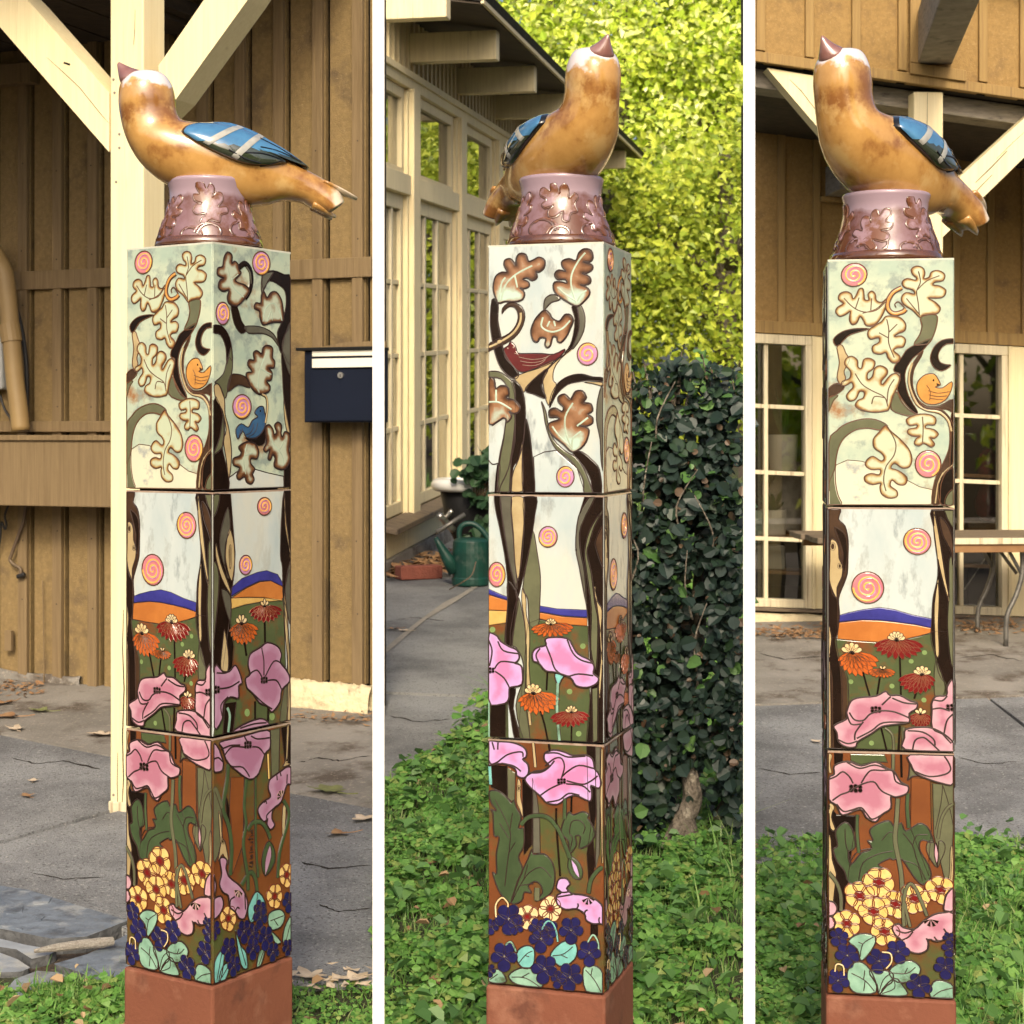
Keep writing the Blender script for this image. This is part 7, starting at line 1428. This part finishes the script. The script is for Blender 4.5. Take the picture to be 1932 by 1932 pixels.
# beak
bb = [((448, 300), (540, 252), .033), ((441, 284), (514, 243), .0255), ((437, 266), (488, 236), .017), ((435, 250), (468, 228), .0105), ((433, 236), (453, 221), .006), ((432, 226), (442, 216), .003), ((434, 220), (438, 216), .001)]
mb = MB(); rg = []
for f, t, w in bb:
    f, t = bp(*f), bp(*t); cx_, cz = (f[0]+t[0])/2, (f[1]+t[1])/2; ax_, az = (f[0]-t[0])/2, (f[1]-t[1])/2
    rg.append([(cx_+ax_*math.cos(6.2832*k/20), w*math.sin(6.2832*k/20), cz+az*math.cos(6.2832*k/20)) for k in range(20)])
loft(mb, rg, 'beak_glaze'); mb.build('beak', birdp, smooth=True)
# tail feathers past the open end
def tongue(name, p0, p1, y0, w, th_, mat='amber'):
    a_, b_ = bp(*p0), bp(*p1); mb = MB(); n = 6; rg = []
    dx_, dz = b_[0]-a_[0], b_[1]-a_[1]; l = math.hypot(dx_, dz); nx, nz = -dz/l, dx_/l
    for i in range(n+1):
        t = i/n; ww = w*(1-.85*t**2.2); tt = th_*(1-.6*t); cx_, cz = a_[0]+dx_*t, a_[1]+dz*t
        rg.append([(cx_+nx*tt*q, y0+ww*s_, cz+nz*tt*q+.004*(s_*s_)) for s_, q in ((-1, -.4), (-.5, -1), (.5, -1), (1, -.4), (1, .4), (.5, 1), (-.5, 1), (-1, .4))])
    loft(mb, rg, mat); return mb.build(name, birdp, smooth=True)
tongue('tail_feather', (1205, 656), (1340, 710), .0, .038, .007)
tongue('tail_feather', (1165, 742), (1254, 786), .020, .018, .007); tongue('tail_feather', (1165, 742), (1246, 786), -.018, .018, .007)
# wings
WO = [(668, 492), (690, 462), (760, 438), (850, 436), (940, 464), (1010, 502), (1075, 540), (1150, 596), (1075, 574), (1030, 566), (1066, 588), (1005, 604), (940, 610), (880, 603), (800, 574), (730, 538), (690, 512)]
def ysurf(x, z, side):
    h = tree_bvh.ray_cast(Vector((x, side*.3, z)), Vector((0, -side, 0)))
    return abs(h[0].y) if h[0] is not None else None
for side in (1, -1):
    out = spline(WO, True, 4); cx_, cy_ = 880, 530; rg = []; ys = .05
    prev = None
    for s_ in (1.0, .96, .88, .75, .6, .42, .22):
        row = []
        for px, py in out:
            qx, qy = cx_+(px-cx_)*s_, cy_+(py-cy_)*s_; x, z = bp(qx, qy); y = ysurf(x, z, side)
            if y is None: y = .022
            y = max(y, .022); row.append([x, y, z])
        rg.append((s_, row))
    lifts = {1.0: .001, .96: .011, .88: .015, .75: .017, .6: .018, .42: .019, .22: .019}
    mb = MB(); m_ = len(out); vs2 = []; fs2 = []
    for s_, row in rg: vs2 += [(x, side*(y+lifts[s_]), z) for x, y, z in row]
    base_in = len(vs2); vs2 += [(x, side*(y-.02), z) for x, y, z in rg[0][1]]
    fs2 += [(i*m_+k, i*m_+(k+1) % m_, (i+1)*m_+(k+1) % m_, (i+1)*m_+k) for i in range(len(rg)-1) for k in range(m_)]+[[(len(rg)-1)*m_+k for k in range(m_)]]+[(k, (k+1) % m_, base_in+(k+1) % m_, base_in+k) for k in range(m_)]
    mb.add(vs2, fs2, 'wing_blue')
    ol = mb.slot('black_glaze'); lo_ = mb.slot('wing_low'); ri = mb.slot('wing_line')
    for i, f in enumerate(mb.f):
        cxx = sum(mb.v[q][0] for q in f)/len(f); czz = sum(mb.v[q][2] for q in f)/len(f); pxx, pyy = 775-cxx*BS, 915-czz*BS
        if i < m_ or i >= len(mb.f)-m_: mb.m[i] = ol
        elif pyy > 545+(pxx-880)*.10: mb.m[i] = lo_
    wing = mb.build('wing', birdp, smooth=True)
    wb = BVHTree.FromPolygons([Vector(v) for v in mb.v], mb.f)
    def onw(px, py, off=.0015):
        x, z = bp(px, py); h_ = wb.ray_cast(Vector((x, side*.3, z)), Vector((0, -side, 0)))
        return Vector((x, h_[0].y+side*off if h_[0] is not None else side*.03, z))
    for (xa, ya), (xb, yb) in (((745, 548), (892, 452)), ((852, 598), (968, 482))):
        mb = MB(); vv = []; n = 14
        for i in range(n+1):
            t = i/n; px, py = xa+(xb-xa)*t, ya+(yb-ya)*t; vv += [onw(px-11, py-6), onw(px, py, .0028), onw(px+11, py+6)]
        mb.add(vv, [(3*i+j, 3*i+3+j, 3*i+4+j, 3*i+1+j) for i in range(n) for j in (0, 1)], 'wing_line'); mb.build('wing_bar', wing, smooth=True)
    for pts in ([(1110, 574), (1040, 548), (960, 540)], [(1040, 580), (970, 566), (900, 568)], [(960, 603), (900, 590), (840, 560)], [(1120, 580), (1040, 532), (960, 500)]):
        mb = MB(); mb.tube([onw(*p, .001) for p in spline(pts, n=4)], .0016, 'black_glaze', 6); mb.build('feather_line', wing)
    mb = MB(); mb.tube([onw(*p, -.002) for p in spline([(672, 470), (668, 492), (690, 516), (730, 540), (800, 576), (880, 605), (940, 611), (1000, 601), (1046, 583)], n=3)], .0028, 'black_glaze', 6); mb.build('wing_edge', wing)

# ---------------------------------------------------------------- three of each
def copy_tree(o, parent=None):
    c_ = o.copy(); COL.objects.link(c_); c_.parent = parent; c_.matrix_parent_inverse = o.matrix_parent_inverse.copy()
    for ch in list(o.children): copy_tree(ch, c_)
    return c_
spots = [((401, 3.635), (.5, -.5), -33, 1.0, 455, 1.0), ((1139, 3.59), (-.5, -.5), 73, 1.0, 455, 1.055), ((1562, 3.54), (-.5, -.5), -8, .9615, 489, 1.14)]
labs = [('glazed ceramic pillar with a corner turned to the viewer, standing before the porch post', 'glazed brown bird in side view, beak to the left, before the tall cream post'),
        ('glazed ceramic pillar with the red bird side facing front, standing beside the hedge', 'glazed brown bird seen breast on with its beak to the right, before the sunlit trees'),
        ('glazed ceramic pillar with the tan bird side facing front, before the porch windows', 'glazed brown bird with beak straight up and tail to the right, before porch braces')]
jobs = []
for i, ((px, d), (lx_, ly_), ang, zs_, pytop, bz_) in enumerate(spots):
    N = Vector(((px-966)/F*d, d, 0)); rz = R(ang); rot = Matrix.Rotation(rz, 3, 'Z')
    cen = N-rot @ Vector((lx_*PA, ly_*PA, 0)); ztop = CAMH-(pytop-HZ)/F*d
    p_ = proto if i == 0 else copy_tree(proto)
    p_.location = (cen.x, cen.y, ztop-PH*zs_); p_.rotation_euler = (0, 0, rz); p_.scale = (1, 1, zs_)
    tag(p_, labs[i][0], 'ceramic pillar', 'glazed ceramic pillars')
    b_ = birdp if i == 0 else copy_tree(birdp)
    hd = math.atan2(-.7071, -.7071)+rz
    b_.location = (cen.x, cen.y, ztop+.001+(.150*zs_-.150)*1.0); b_.rotation_euler = (0, 0, hd); b_.scale = (1, 1, bz_)
    tag(b_, labs[i][1], 'bird sculpture', 'ceramic birds on the pillars')
